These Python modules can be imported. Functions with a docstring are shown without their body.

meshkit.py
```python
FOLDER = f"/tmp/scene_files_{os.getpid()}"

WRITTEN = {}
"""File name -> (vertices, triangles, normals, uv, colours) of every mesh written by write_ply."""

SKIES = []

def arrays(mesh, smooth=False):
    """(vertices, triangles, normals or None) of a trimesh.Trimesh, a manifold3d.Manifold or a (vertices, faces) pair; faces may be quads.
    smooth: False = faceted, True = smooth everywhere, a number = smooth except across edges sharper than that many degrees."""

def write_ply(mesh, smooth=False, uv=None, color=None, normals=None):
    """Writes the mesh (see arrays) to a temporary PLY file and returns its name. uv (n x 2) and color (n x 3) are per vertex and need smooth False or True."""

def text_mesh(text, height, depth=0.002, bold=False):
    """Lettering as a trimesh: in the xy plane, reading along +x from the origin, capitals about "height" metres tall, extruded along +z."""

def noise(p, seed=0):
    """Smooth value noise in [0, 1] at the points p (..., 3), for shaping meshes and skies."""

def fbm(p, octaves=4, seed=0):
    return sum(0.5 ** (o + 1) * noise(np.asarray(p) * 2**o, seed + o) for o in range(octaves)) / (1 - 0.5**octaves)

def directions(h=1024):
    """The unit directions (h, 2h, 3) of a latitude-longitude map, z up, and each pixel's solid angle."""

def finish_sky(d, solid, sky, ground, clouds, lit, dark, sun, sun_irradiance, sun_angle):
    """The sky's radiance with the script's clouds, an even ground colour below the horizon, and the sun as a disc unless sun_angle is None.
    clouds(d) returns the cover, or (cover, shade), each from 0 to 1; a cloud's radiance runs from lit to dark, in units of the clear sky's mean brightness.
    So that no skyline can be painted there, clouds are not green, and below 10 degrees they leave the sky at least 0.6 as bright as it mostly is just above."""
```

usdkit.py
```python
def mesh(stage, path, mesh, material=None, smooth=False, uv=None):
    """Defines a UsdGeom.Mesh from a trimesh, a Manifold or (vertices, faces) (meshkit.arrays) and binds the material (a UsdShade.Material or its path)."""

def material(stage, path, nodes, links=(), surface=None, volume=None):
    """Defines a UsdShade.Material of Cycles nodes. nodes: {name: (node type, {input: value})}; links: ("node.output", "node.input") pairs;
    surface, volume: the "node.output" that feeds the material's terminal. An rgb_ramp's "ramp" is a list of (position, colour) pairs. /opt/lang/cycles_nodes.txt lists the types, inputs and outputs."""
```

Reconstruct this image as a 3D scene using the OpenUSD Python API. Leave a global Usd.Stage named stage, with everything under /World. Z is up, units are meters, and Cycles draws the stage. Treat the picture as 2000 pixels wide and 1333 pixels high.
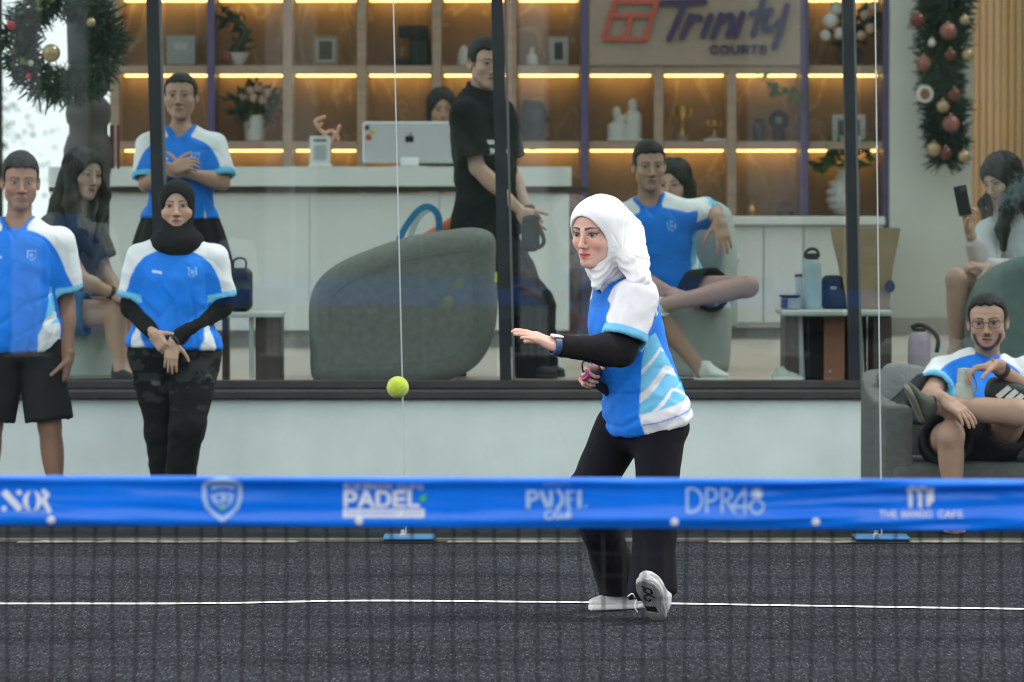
import math, random
import numpy as np, trimesh, usdkit, meshkit
from shapely.geometry import Polygon, LineString, Point, box as sbox
from shapely.ops import unary_union
from shapely import affinity
from pxr import Usd, UsdGeom, UsdLux, UsdShade, Gf, Sdf, Vt

# ------------------------------------------------------------------ camera, sky, sun, exposure
stage = Usd.Stage.CreateInMemory()
UsdGeom.SetStageUpAxis(stage, 'Z'); UsdGeom.SetStageMetersPerUnit(stage, 1.0)
world = UsdGeom.Xform.Define(stage, '/World'); stage.SetDefaultPrim(world.GetPrim())
UsdGeom.Scope.Define(stage, '/World/Looks')
FPX, CH = 9300.0, 1.46                      # focal length in pixels of the 2000 px wide photograph, camera height
PITCH = math.atan((666.5 - 380.0) / FPX)
cam = UsdGeom.Camera.Define(stage, '/World/camera')
cam.CreateHorizontalApertureAttr(36.0); cam.CreateVerticalApertureAttr(24.0)
cam.CreateFocalLengthAttr(36.0 * FPX / 2000.0)
cam.CreateFStopAttr(5.8); cam.CreateFocusDistanceAttr(16.6)
cam.CreateExposureAttr(0.32)
cam.AddTranslateOp().Set((0, 0, CH)); cam.AddRotateXOp().Set(90.0 - math.degrees(PITCH))

SUN_EL, SUN_AZ = math.radians(56), math.radians(-100)      # azimuth = atan2(x, y) of the direction towards the sun
usdkit.material(stage, '/World/Looks/sky', {
    'sky': ('sky_texture', {'sky_type': 'single_scattering', 'sun_disc': False, 'sun_elevation': SUN_EL, 'sun_rotation': SUN_AZ, 'altitude': 50.0, 'aerosol_density': 3.0}),
    'tc': ('texture_coordinate', {}), 'n': ('noise_texture', {'scale': 1.6, 'detail': 5.0, 'roughness': 0.55}),
    'r': ('rgb_ramp', {'ramp': [(0.3, (8.2, 8.5, 8.7)), (0.7, (11.4, 11.7, 11.8))]}),
    'mx': ('mix_color', {'fac': 0.9, 'use_clamp': False}), 'bg': ('background_shader', {'strength': 0.13})},
    [('tc.generated', 'n.vector'), ('n.fac', 'r.fac'), ('sky.color', 'mx.a'), ('r.color', 'mx.b'), ('mx.result', 'bg.color')], surface='bg.background')
sky = UsdLux.DomeLight.Define(stage, '/World/sky')
UsdShade.MaterialBindingAPI.Apply(sky.GetPrim()).Bind(UsdShade.Material.Get(stage, '/World/Looks/sky'))
sky.GetPrim().SetCustomDataByKey('kind', 'structure')
sun = UsdLux.DistantLight.Define(stage, '/World/sun')
sun.CreateIntensityAttr(0.4); sun.CreateAngleAttr(11.0); sun.CreateNormalizeAttr(True); sun.CreateColorAttr((1.0, 0.96, 0.9))
sun.AddRotateZOp().Set(-math.degrees(SUN_AZ) + 180.0); sun.AddRotateXOp().Set(-(math.degrees(SUN_EL) - 90.0) * -1.0)

rng = np.random.default_rng(7); random.seed(7)

def P(px, py, d):
    "the point at depth d (metres along y) that the photograph shows at pixel (px, py)"
    x, y = (px - 1000.0) / FPX, (666.5 - py) / FPX
    c, s = math.cos(PITCH), math.sin(PITCH)
    vy, vz = c + y * s, -s + y * c
    k = d / vy
    return np.array([x * k, d, CH + vz * k])

# ------------------------------------------------------------------ objects and materials
USED, LOC = {}, {}
def numbered(parent, name):
    n = USED.get((parent, name), 0); USED[(parent, name)] = n + 1
    return f'{parent}/{name}' if n == 0 else f'{parent}/{name}_{n:03d}'
def tag(prim, label=None, cat=None, group=None, kind=None):
    for k, v in (('label', label), ('category', cat), ('group', group), ('kind', kind)):
        if v: prim.SetCustomDataByKey(k, v)
def thing(name, label, cat, loc=(0, 0, 0), group=None, kind=None):
    p = numbered('/World', name); x = UsdGeom.Xform.Define(stage, p); x.AddTranslateOp().Set(tuple(map(float, loc)))
    tag(x.GetPrim(), label, cat, group, kind); LOC[p] = np.array(loc, float)
    return p
def struct(name, label=None, loc=(0, 0, 0)):
    return thing(name, label, None, loc, None, 'structure')
def asmesh(m):
    if isinstance(m, (list, tuple)) and len(m) and not isinstance(m[0], np.ndarray): m = trimesh.util.concatenate([asmesh(q) for q in m])
    if hasattr(m, 'to_mesh'):
        q = m.to_mesh(); m = trimesh.Trimesh(q.vert_properties[:, :3], q.tri_verts, process=False)
    if isinstance(m, tuple): m = trimesh.Trimesh(np.asarray(m[0], float), np.asarray(m[1], int), process=False)
    return m
def obj(parent, name, mesh, material, smooth=False, col=None, label=None, kind=None):
    "one Mesh prim under parent (world coordinates in, local ones out); col = linear colours per vertex"
    mesh = asmesh(mesh); p = numbered(parent, name); loc = LOC[parent]
    v = np.asarray(mesh.vertices) - loc; LOC[p] = loc
    m = usdkit.mesh(stage, p, trimesh.Trimesh(v, mesh.faces, process=False), material, smooth=True if col is not None else smooth)
    if col is not None:
        UsdGeom.PrimvarsAPI(m).CreatePrimvar('Cd', Sdf.ValueTypeNames.Color3fArray, 'vertex').Set(Vt.Vec3fArray.FromNumpy(np.asarray(col, np.float32)))
    tag(m.GetPrim(), label, None, None, kind)
    return p
def single(name, mesh, material, label, cat, group=None, kind=None, smooth=False, col=None):
    LOC.setdefault('/World', np.zeros(3)); USED_name = obj('/World', name, mesh, material, smooth, col)
    tag(stage.GetPrimAtPath(USED_name), label, cat, group, kind); return USED_name

def srgb(r, g, b):
    c = np.array([r, g, b]) / 255.0
    return tuple(np.where(c <= 0.04045, c / 12.92, ((c + 0.055) / 1.055) ** 2.4))
MATS = {}
def mat(name, color, rough=0.6, var=0.12, scale=6.0, metal=0.0, bump=0.0, bscale=60.0, spec=0.5, sheen=0.0, coat=0.0, sss=0.0, stretch=None, trans=0.0, emit=None, estr=0.0, rvar=0.0):
    "principled material whose base colour varies with object space noise; color 'Cd' reads the mesh's own colours"
    if name in MATS: return MATS[name]
    n = {'tc': ('texture_coordinate', {}), 'n': ('noise_texture', {'scale': scale, 'detail': 5.0, 'roughness': 0.6}),
         'p': ('principled_bsdf', {'roughness': rough, 'metallic': metal, 'specular_ior_level': spec, 'sheen_weight': sheen, 'coat_weight': coat, 'transmission_weight': trans})}
    l = [('tc.object', 'n.vector')]
    if stretch is not None:
        n['mp'] = ('mapping', {'scale': stretch}); l = [('tc.object', 'mp.vector'), ('mp.vector', 'n.vector')]
    if isinstance(color, str):
        n['at'] = ('attribute', {'attribute': color}); n['r'] = ('rgb_ramp', {'ramp': [(0.25, (1 - var,) * 3), (0.75, (1 + var * 0.3,) * 3)]})
        n['mx'] = ('mix_color', {'blend_type': 'multiply', 'fac': 1.0, 'use_clamp': False})
        l += [('n.fac', 'r.fac'), ('at.color', 'mx.a'), ('r.color', 'mx.b'), ('mx.result', 'p.base_color')]
    else:
        c = np.array(color)
        n['r'] = ('rgb_ramp', {'ramp': [(0.3, tuple(c * (1 - var))), (0.7, tuple(np.minimum(c * (1 + var), 1)))]})
        l += [('n.fac', 'r.fac'), ('r.color', 'p.base_color')]
    if bump:
        n['b'] = ('bump', {'strength': bump, 'distance': 0.01}); n['n2'] = ('noise_texture', {'scale': bscale, 'detail': 4.0})
        l += [('tc.object' if stretch is None else 'mp.vector', 'n2.vector'), ('n2.fac', 'b.height'), ('b.normal', 'p.normal')]
    if rvar:
        n['rr'] = ('map_range', {'from_min': 0.3, 'from_max': 0.7, 'to_min': max(rough - rvar, 0.02), 'to_max': min(rough + rvar, 1.0)}); l += [('n.fac', 'rr.value'), ('rr.result', 'p.roughness')]
    if sss: n['p'][1].update({'subsurface_weight': sss, 'subsurface_scale': 0.004, 'subsurface_radius': (1.0, 0.35, 0.2)})
    if emit is not None: n['p'][1].update({'emission_color': emit, 'emission_strength': estr})
    MATS[name] = usdkit.material(stage, '/World/Looks/' + name, n, l, surface='p.BSDF')
    return MATS[name]
def glassmat(name, tint, base, gain=0.9):
    "flat pane: passes light straight through, mirrors a little, more so at a grazing angle"
    if name in MATS: return MATS[name]
    MATS[name] = usdkit.material(stage, '/World/Looks/' + name, {
        'lw': ('layer_weight', {'blend': 0.5}), 'pw': ('math', {'math_type': 'power', 'value2': 5.0}), 'ma': ('math', {'math_type': 'multiply_add', 'value2': gain, 'value3': base}),
        't': ('transparent_bsdf', {'color': tint}), 'g': ('glossy_bsdf', {'color': (1, 1, 1), 'roughness': 0.0}), 'm': ('mix_closure', {})},
        [('lw.facing', 'pw.value1'), ('pw.value', 'ma.value1'), ('ma.value', 'm.fac'), ('t.BSDF', 'm.closure1'), ('g.BSDF', 'm.closure2')], surface='m.closure')
    return MATS[name]

# ------------------------------------------------------------------ small shape kit
def box(lo, hi, bevel=0.0):
    lo, hi = np.minimum(lo, hi).astype(float), np.maximum(lo, hi).astype(float)
    if bevel <= 0:
        b = trimesh.creation.box(hi - lo); b.apply_translation((lo + hi) / 2); return b
    bv = min(bevel, float((hi - lo).min()) * 0.45); pts = []
    for s in np.ndindex(2, 2, 2):
        c = np.where(s, hi, lo); d = np.where(s, -bv, bv)
        for k in range(3):
            q = c + d; q[k] = c[k]; pts.append(q)
    return trimesh.convex.convex_hull(np.array(pts))
def tube(pts, r, sides=8, closed=False, cap=True):
    p = np.asarray(pts, float); n = len(p); r = np.broadcast_to(np.asarray(r, float), (n,))
    t = (np.roll(p, -1, 0) - np.roll(p, 1, 0)) if closed else np.gradient(p, axis=0)
    t /= np.linalg.norm(t, axis=1, keepdims=True) + 1e-12
    a = np.zeros_like(p); ref = np.array([0, 0, 1.0]) if abs(t[0, 2]) < 0.9 else np.array([1.0, 0, 0])
    a[0] = np.cross(t[0], ref)
    for i in range(n):
        q = a[i - 1] if i else a[0]; q = q - t[i] * (q @ t[i]); a[i] = q / (np.linalg.norm(q) + 1e-12)
    b = np.cross(t, a); ang = np.arange(sides) * 2 * np.pi / sides
    v = (p[:, None] + r[:, None, None] * (np.cos(ang)[None, :, None] * a[:, None] + np.sin(ang)[None, :, None] * b[:, None])).reshape(-1, 3)
    f = []; m = n if closed else n - 1
    for i in range(m):
        i2 = (i + 1) % n
        for j in range(sides):
            j2 = (j + 1) % sides
            f += [[i * sides + j, i2 * sides + j, i2 * sides + j2], [i * sides + j, i2 * sides + j2, i * sides + j2]]
    if not closed and cap:
        for i, sgn in ((0, 1), (n - 1, -1)):
            v = np.vstack([v, p[i]]); k = len(v) - 1
            for j in range(sides):
                q = [k, i * sides + j, i * sides + (j + 1) % sides]; f.append(q if sgn > 0 else q[::-1])
    m_ = trimesh.Trimesh(v, f, process=False)
    return m_
def spline(pts, n=24, closed=False):
    from scipy.interpolate import CubicSpline
    p = np.asarray(pts, float)
    if closed: p = np.vstack([p, p[:1]])
    t = np.r_[0, np.cumsum(np.linalg.norm(np.diff(p, axis=0), axis=1))]
    cs = CubicSpline(t, p, bc_type='periodic' if closed else 'natural')
    return cs(np.linspace(0, t[-1], n, endpoint=not closed))
def lathe(prof, center, n=24, axis=None):
    "prof = (radius, height) pairs from the bottom up"
    prof = np.asarray(prof, float); m = trimesh.creation.revolve(prof, sections=n)
    if axis is not None: m.apply_transform(trimesh.geometry.align_vectors([0, 0, 1], axis))
    m.apply_translation(center); return m
def prism(poly, y0, y1):
    "shapely polygon in (x, z), extruded along y"
    polys = [g for g in getattr(poly, 'geoms', [poly]) if g.area > 1e-9]; out = []
    for g in polys:
        m = trimesh.creation.extrude_polygon(g, abs(y1 - y0), engine='earcut'); v = m.vertices.copy()
        m = trimesh.Trimesh(np.c_[v[:, 0], max(y0, y1) - v[:, 2], v[:, 1]], m.faces, process=False); out.append(m)
    return trimesh.util.concatenate(out)
def ico(c, r, sub=2):
    m = trimesh.creation.icosphere(sub); m.vertices = m.vertices * np.broadcast_to(r, 3) + np.asarray(c); return m
def strokes(lines, w):
    return unary_union([LineString(l).buffer(w / 2, quad_segs=4) for l in lines])
def textpoly(s, h, bold=False):
    "flat lettering as shapely polygons, capitals h tall"
    m = meshkit.text_mesh(s, h, 0.01, bold); sec = m.section([0, 0, 1], [0, 0, 0.005])
    pl = sec.to_2D(np.eye(4))[0] if hasattr(sec, 'to_2D') else sec.to_planar(np.eye(4))[0]
    return unary_union([g.buffer(0) for g in pl.polygons_full])
# ------------------------------------------------------------------ bodies: signed distances, meshed by surface nets
def nrm(v):
    v = np.asarray(v, float); return v / (np.linalg.norm(v) + 1e-12)
def smin(a, b, k):
    if k <= 0: return np.minimum(a, b)
    h = np.maximum(k - np.abs(a - b), 0) / k
    return np.minimum(a, b) - h * h * k * 0.25
def smax(a, b, k): return -smin(-a, -b, k)
class Cap:
    "tapered capsule"
    def __init__(s, a, b, ra, rb): s.a, s.b, s.ra, s.rb = np.asarray(a, np.float32), np.asarray(b, np.float32), ra, rb
    def __call__(s, p):
        d = s.b - s.a; t = np.clip(((p - s.a) @ d) / (d @ d + 1e-12), 0, 1)
        q = p - s.a - t[:, None] * d
        return np.sqrt((q * q).sum(1)) - (s.ra + (s.rb - s.ra) * t)
class Ell:
    "ellipsoid; R rows are its axes"
    def __init__(s, c, r, R=None): s.c, s.r, s.R = np.asarray(c, np.float32), np.asarray(r, np.float32), None if R is None else np.asarray(R, np.float32)
    def __call__(s, p):
        q = p - s.c
        if s.R is not None: q = q @ s.R.T
        k0 = np.sqrt(((q / s.r) ** 2).sum(1)); k1 = np.sqrt(((q / (s.r * s.r)) ** 2).sum(1)) + 1e-9
        return k0 * (k0 - 1) / k1
class Box:
    def __init__(s, c, h, R=None, r=0.01): s.c, s.h, s.R, s.r = np.asarray(c, np.float32), np.asarray(h, np.float32), None if R is None else np.asarray(R, np.float32), r
    def __call__(s, p):
        q = p - s.c
        if s.R is not None: q = q @ s.R.T
        q = np.abs(q) - (s.h - s.r)
        return np.sqrt((np.maximum(q, 0) ** 2).sum(1)) + np.minimum(q.max(1), 0) - s.r
class Loft:
    "elliptical sections along an axis: rows (t metres, half width, depth in front, depth behind, side shift, forward shift)"
    def __init__(s, o, up, fwd, rows, power=2.0):
        s.o = np.asarray(o, np.float32); s.up = nrm(up).astype(np.float32); f = np.asarray(fwd, float); f = f - s.up * (f @ s.up); s.f = nrm(f).astype(np.float32)
        s.r = np.cross(s.f, s.up).astype(np.float32); s.rows = np.array([list(r) + [0] * (6 - len(r)) for r in rows], float); s.pw = power
        from scipy.interpolate import PchipInterpolator
        s.fn = PchipInterpolator(s.rows[:, 0], s.rows[:, 1:]); s.t0, s.t1 = s.rows[0, 0], s.rows[-1, 0]
        tt = np.linspace(s.t0, s.t1, 200); s.tab = s.fn(tt).astype(np.float32)
    def local(s, p):
        q = p - s.o; return q @ s.r, q @ s.f, q @ s.up
    def __call__(s, p):
        u, v, t = s.local(p)
        i = np.clip((t - s.t0) / (s.t1 - s.t0) * 199, 0, 198.999); k = i.astype(int); w = (i - k)[:, None]
        c = s.tab[k] * (1 - w) + s.tab[k + 1] * w
        u = np.abs(u - c[:, 3]); v = v - c[:, 4]; b = np.where(v > 0, c[:, 1], c[:, 2]); v = np.abs(v)
        a = c[:, 0]
        if s.pw == 2.0: k0 = np.sqrt((u / a) ** 2 + (v / b) ** 2)
        else: k0 = ((u / a) ** s.pw + (v / b) ** s.pw + 1e-12) ** (1 / s.pw)
        k1 = np.sqrt((u / (a * a)) ** 2 + (v / (b * b)) ** 2) + 1e-6
        d = np.where(k0 > 0.5, np.minimum(k0 * (k0 - 1) / k1, k0 * 1e3), (k0 - 1) * np.minimum(a, b))
        e = np.maximum(s.t0 - t, t - s.t1)
        return np.where(e > 0, np.sqrt(np.maximum(d, 0) ** 2 + e * e), np.maximum(d, e))
class Half:
    "half space: inside where (p - c).n < 0"
    def __init__(s, c, n): s.c, s.n = np.asarray(c, np.float32), nrm(n).astype(np.float32)
    def __call__(s, p): return (p - s.c) @ s.n
class Fn:
    def __init__(s, f): s.f = f
    def __call__(s, p): return s.f(p)
class Shape:
    "a chain of +union, -cut, &common steps, each with a blend radius"
    def __init__(s): s.ops = []
    def add(s, q, k=0.0): s.ops.append(('+', q, k)); return s
    def cut(s, q, k=0.0): s.ops.append(('-', q, k)); return s
    def also(s, q, k=0.0): s.ops.append(('&', q, k)); return s
    def disp(s, f): s.ops.append(('d', f, 0)); return s
    def __call__(s, p):
        d = None
        for o, q, k in s.ops:
            if o == 'd': d = d + q(p); continue
            e = q(p)
            if d is None: d = e
            elif o == '+': d = smin(d, e, k)
            elif o == '-': d = smax(d, -e, k)
            else: d = smax(d, e, k)
        return d
CORN = np.array([[0, 0, 0], [1, 0, 0], [0, 1, 0], [1, 1, 0], [0, 0, 1], [1, 0, 1], [0, 1, 1], [1, 1, 1]])
EDG = [(0, 1), (2, 3), (4, 5), (6, 7), (0, 2), (1, 3), (4, 6), (5, 7), (0, 4), (1, 5), (2, 6), (3, 7)]
def netmesh(f, lo, hi, h, slack=0.012):
    "triangle mesh of f = 0 in the box, cells h wide"
    B = 6; lo = np.asarray(lo, float); n = np.maximum(np.ceil((np.asarray(hi, float) - lo) / (h * B)).astype(int), 1)
    H = h * B
    cen = (np.stack(np.meshgrid(*[np.arange(k) for k in n], indexing='ij'), -1).reshape(-1, 3) + 0.5) * H + lo
    dc = f(cen.astype(np.float32)).reshape(n)
    N = n * B + 1
    D = np.ones(N, np.float32)
    D[:-1, :-1, :-1] = np.where(dc > 0, 1.0, -1.0).astype(np.float32).repeat(B, 0).repeat(B, 1).repeat(B, 2)
    idx = np.argwhere(np.abs(dc) < H * 0.87 * 1.25 + slack)
    off = np.stack(np.meshgrid(*[np.arange(B + 1)] * 3, indexing='ij'), -1).reshape(-1, 3)
    for s in range(0, len(idx), 3000):
        g = (idx[s:s + 3000, None] * B + off[None]).reshape(-1, 3)
        lin = np.unique(np.ravel_multi_index(g.T, N)); g = np.stack(np.unravel_index(lin, N), 1)
        D.reshape(-1)[lin] = f((g * h + lo).astype(np.float32))
    D[D == 0] = 1e-7
    for ax in range(3):
        sl = [slice(None)] * 3
        for e in (0, -1):
            sl[ax] = e; D[tuple(sl)] = np.maximum(D[tuple(sl)], 1e-4)
    I = D < 0
    cnt = np.zeros(N - 1, np.uint8)
    for c in CORN: cnt += I[c[0]:N[0] - 1 + c[0], c[1]:N[1] - 1 + c[1], c[2]:N[2] - 1 + c[2]]
    cells = np.argwhere((cnt > 0) & (cnt < 8))
    if not len(cells): return trimesh.Trimesh()
    vid = np.full(N - 1, -1, np.int32); vid[tuple(cells.T)] = np.arange(len(cells))
    val = np.stack([D[tuple((cells + c).T)] for c in CORN], 1)
    acc = np.zeros((len(cells), 3)); m = np.zeros(len(cells))
    for a, b in EDG:
        va, vb = val[:, a], val[:, b]; x = (va < 0) != (vb < 0)
        t = np.where(x, va / np.where(x, va - vb, 1), 0)
        acc += x[:, None] * (CORN[a] + t[:, None] * (CORN[b] - CORN[a])); m += x
    V = (cells + acc / m[:, None]) * h + lo
    F = []
    for ax in range(3):
        u, w = (ax + 1) % 3, (ax + 2) % 3
        sl0 = [slice(1, -1)] * 3; sl1 = [slice(1, -1)] * 3; sl0[ax] = slice(0, -1); sl1[ax] = slice(1, None)
        a, b = I[tuple(sl0)], I[tuple(sl1)]
        base = np.zeros(3, int) + 1; base[ax] = 0
        for flip, mask in ((False, a & ~b), (True, ~a & b)):
            e = np.argwhere(mask) + base
            if not len(e): continue
            o = np.zeros((4, 3), int); o[1, u] = -1; o[2, u] = -1; o[2, w] = -1; o[3, w] = -1
            q = np.stack([vid[tuple((e + k).T)] for k in o], 1)
            F.append(q[:, ::-1] if flip else q)
    Q = np.vstack(F)
    return trimesh.Trimesh(V, np.vstack([Q[:, [0, 2, 1]], Q[:, [0, 3, 2]]])[:, ::-1] , process=False)
def frame(fwd, up):
    "rows: right-hand side, forward, up"
    f = nrm(fwd); u = np.asarray(up, float); u = nrm(u - f * (u @ f)); return np.stack([np.cross(f, u), f, u])
# ------------------------------------------------------------------ the setting: court, ground, hall
def bx(px0, py0, px1, py1, d0, d1, bevel=0.0):
    "box whose front face (depth d0) fills the pixel rectangle, d1 deep"
    a, b = P(px0, py0, d0), P(px1, py1, d0)
    return box((a[0], d0, b[2]), (b[0], d1, a[2]), bevel)
FLOOR = 0.56                                    # floor level of the raised hall
M_turf = usdkit.material(stage, '/World/Looks/turf', {
    'tc': ('texture_coordinate', {}), 'n': ('noise_texture', {'scale': 85.0, 'detail': 6.0, 'roughness': 0.75}), 'n2': ('noise_texture', {'scale': 1.3, 'detail': 4.0}),
    'mp': ('mapping', {'scale': (0.9, 0.13, 1.0)}), 'v': ('white_noise_texture', {}), 'sn': ('vector_math', {'math_type': 'snap', 'vector2': (0.004, 0.030, 1.0)}),
    'gt': ('math', {'math_type': 'greater_than', 'value2': 0.965}), 'sf': ('math', {'math_type': 'multiply', 'value2': 0.75}),
    'r': ('rgb_ramp', {'ramp': [(0.28, (0.010, 0.012, 0.014)), (0.50, (0.034, 0.038, 0.044)), (0.74, (0.088, 0.097, 0.108))]}),
    'r2': ('rgb_ramp', {'ramp': [(0.3, (0.8, 0.8, 0.8)), (0.7, (1.12, 1.12, 1.12))]}), 'm': ('mix_color', {'blend_type': 'multiply', 'fac': 1.0, 'use_clamp': False}),
    'm2': ('mix_color', {'b': (0.12, 0.13, 0.14)}), 'b': ('bump', {'strength': 0.5, 'distance': 0.008}), 'p': ('principled_bsdf', {'roughness': 0.95, 'specular_ior_level': 0.0})},
    [('tc.object', 'mp.vector'), ('mp.vector', 'n.vector'), ('tc.object', 'n2.vector'), ('tc.object', 'sn.vector1'), ('sn.vector', 'v.vector'), ('v.value', 'gt.value1'), ('gt.value', 'sf.value1'),
     ('n.fac', 'r.fac'), ('n2.fac', 'r2.fac'), ('r.color', 'm.a'), ('r2.color', 'm.b'), ('m.result', 'm2.a'), ('sf.value', 'm2.fac'), ('m2.result', 'p.base_color'), ('n.fac', 'b.height'), ('b.normal', 'p.normal')], surface='p.BSDF')
M_asph = mat('yard_paving', (0.030, 0.032, 0.034), 0.95, 0.3, 9.0, spec=0.0, bump=0.4, bscale=120)
M_line = mat('line_fibre', (0.74, 0.75, 0.74), 0.8, 0.16, 60.0, bump=0.5, bscale=200)
M_render = mat('white_render', (0.70, 0.745, 0.73), 0.75, 0.09, 2.6, bump=0.08, bscale=35)
M_inner = mat('hall_wall_paint', (0.60, 0.595, 0.545), 0.8, 0.05, 1.2, bump=0.05, bscale=40)
M_floor = mat('hall_floor_tile', (0.38, 0.345, 0.30), 0.35, 0.08, 2.5)
M_dark = mat('dark_metal', (0.014, 0.017, 0.020), 0.5, 0.15, 8.0, spec=0.25, rvar=0.1)
M_ledge = mat('ledge_metal', (0.040, 0.036, 0.035), 0.5, 0.22, 5.0, spec=0.3, rvar=0.1)
M_ceil = mat('ceiling_white', (0.6, 0.6, 0.58), 0.9, 0.05)

g = struct('court_ground'); obj(g, 'turf', box((-14, -3.0, -0.3), (14, 19.95, 0.0)), M_turf)
g = struct('yard_paving'); obj(g, 'paving', box((-60, -40, -0.5), (60, 160, -0.004)), M_asph)
g = struct('walkway'); obj(g, 'paving', box((-14, 20.05, -0.2), (14, 22.5, 0.0)), M_asph)
def ribbon(pts, w, z, name, material, seed):
    r = np.random.default_rng(seed); p = spline(pts, 260); n = len(p)
    a = w / 2 + r.normal(0, 0.0022, n); b = w / 2 + r.normal(0, 0.0022, n)
    v = np.vstack([np.c_[p[:, 0], p[:, 1] - a, np.full(n, z)], np.c_[p[:, 0], p[:, 1] + b, np.full(n, z)]])
    i = np.arange(n - 1); f = np.vstack([np.c_[i, i + 1, i + n + 1], np.c_[i, i + n + 1, i + n]])
    g = struct(name); obj(g, 'marking', trimesh.Trimesh(v, f, process=False), material)
ribbon([[-9, 16.92], [-1.9, 16.92], [-1.3, 16.92], [-1.0, 16.94], [-0.8, 16.99], [-0.62, 17.03], [-0.2, 17.02], [0.5, 16.93], [1.2, 16.80], [1.9, 16.68], [9, 15.4]], 0.062, 0.004, 'service_line', M_line, 3)
M_dust = mat('dusty_edge', (0.22, 0.20, 0.16), 0.9, 0.5, 7.0)
r_ = np.random.default_rng(5)
g = struct('edge_dust')
vs, fs = [], []
for k in range(420):                                # grit and pale dust gathered along the foot of the glass
    x = r_.uniform(-3.2, 3.2); 
    if meshkit.noise(np.array([[x * 1.7, 0, 3.0]]))[0] < 0.27: continue
    w, dpt = r_.uniform(0.02, 0.09), r_.uniform(0.006, 0.022); y = 19.90 - r_.uniform(0, 0.02); z = 0.004 + 0.003 * r_.random()
    i = len(vs); vs += [[x - w, y - dpt, z], [x + w, y - dpt * 0.6, z], [x + w * 0.8, y + 0.01, z + 0.006], [x - w * 0.9, y + 0.012, z + 0.006]]; fs += [[i, i + 1, i + 2], [i, i + 2, i + 3]]
obj(g, 'dust', trimesh.Trimesh(vs, fs, process=False), M_dust)

# the hall: raised platform, glazed front, floor, walls, roof
hall = thing('glazed_hall', 'raised white pavilion with dark framed glass front behind the court', 'building', (0, 22.2, 0))
obj(hall, 'plinth_wall', box((-9, 22.2, -0.2), (9, 22.34, 0.503)), M_render)
obj(hall, 'ledge', box((-9, 22.17, 0.506), (9, 22.42, 0.545), 0.006), M_ledge)
obj(hall, 'bottom_rail', box((-9, 22.36, 0.548), (9, 22.46, 0.585), 0.004), M_ledge)
obj(hall, 'floor_slab', box((-9, 22.48, 0.2), (9, 32.4, FLOOR)), M_floor)
mull = [((283, 0, 305), (318, 770)), ((956, 0, 979), (988, 770)), ((1642, 0, 1661), (1668, 770))]
for (xa, _, xb), (xc, yc) in mull:
    top, bot = P((xa + xb) / 2, -140, 22.42), P(xc, 772, 22.42); w = (xb - xa) / 2 / FPX * 22.42
    bot[2] = 0.586; dirv = nrm(top - bot); top = bot + dirv * 3.1
    s = np.array([w, 0, 0]); q = np.array([0, 0.05, 0])
    pts = [e + a * s + b * q for e in (bot, top) for a in (-1, 1) for b in (-1, 1)]
    obj(hall, 'mullion', trimesh.convex.convex_hull(np.array(pts)), M_dark)
    obj(hall, 'glazing_bead', trimesh.convex.convex_hull(np.array([e + np.array([w + 0.004 + a * 0.012, -0.02 + 0.03 * b, 0]) for e in (bot, top) for a in (0, 1) for b in (0, 1)])), mat('bead_grey', (0.13, 0.14, 0.145), 0.5, 0.1))
for x in (-4.6, 5.2):
    obj(hall, 'mullion', box((x - 0.03, 22.37, 0.586), (x + 0.03, 22.47, 3.7)), M_dark)
M_pane = glassmat('window_pane', (0.90, 0.93, 0.92), 0.035)
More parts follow.
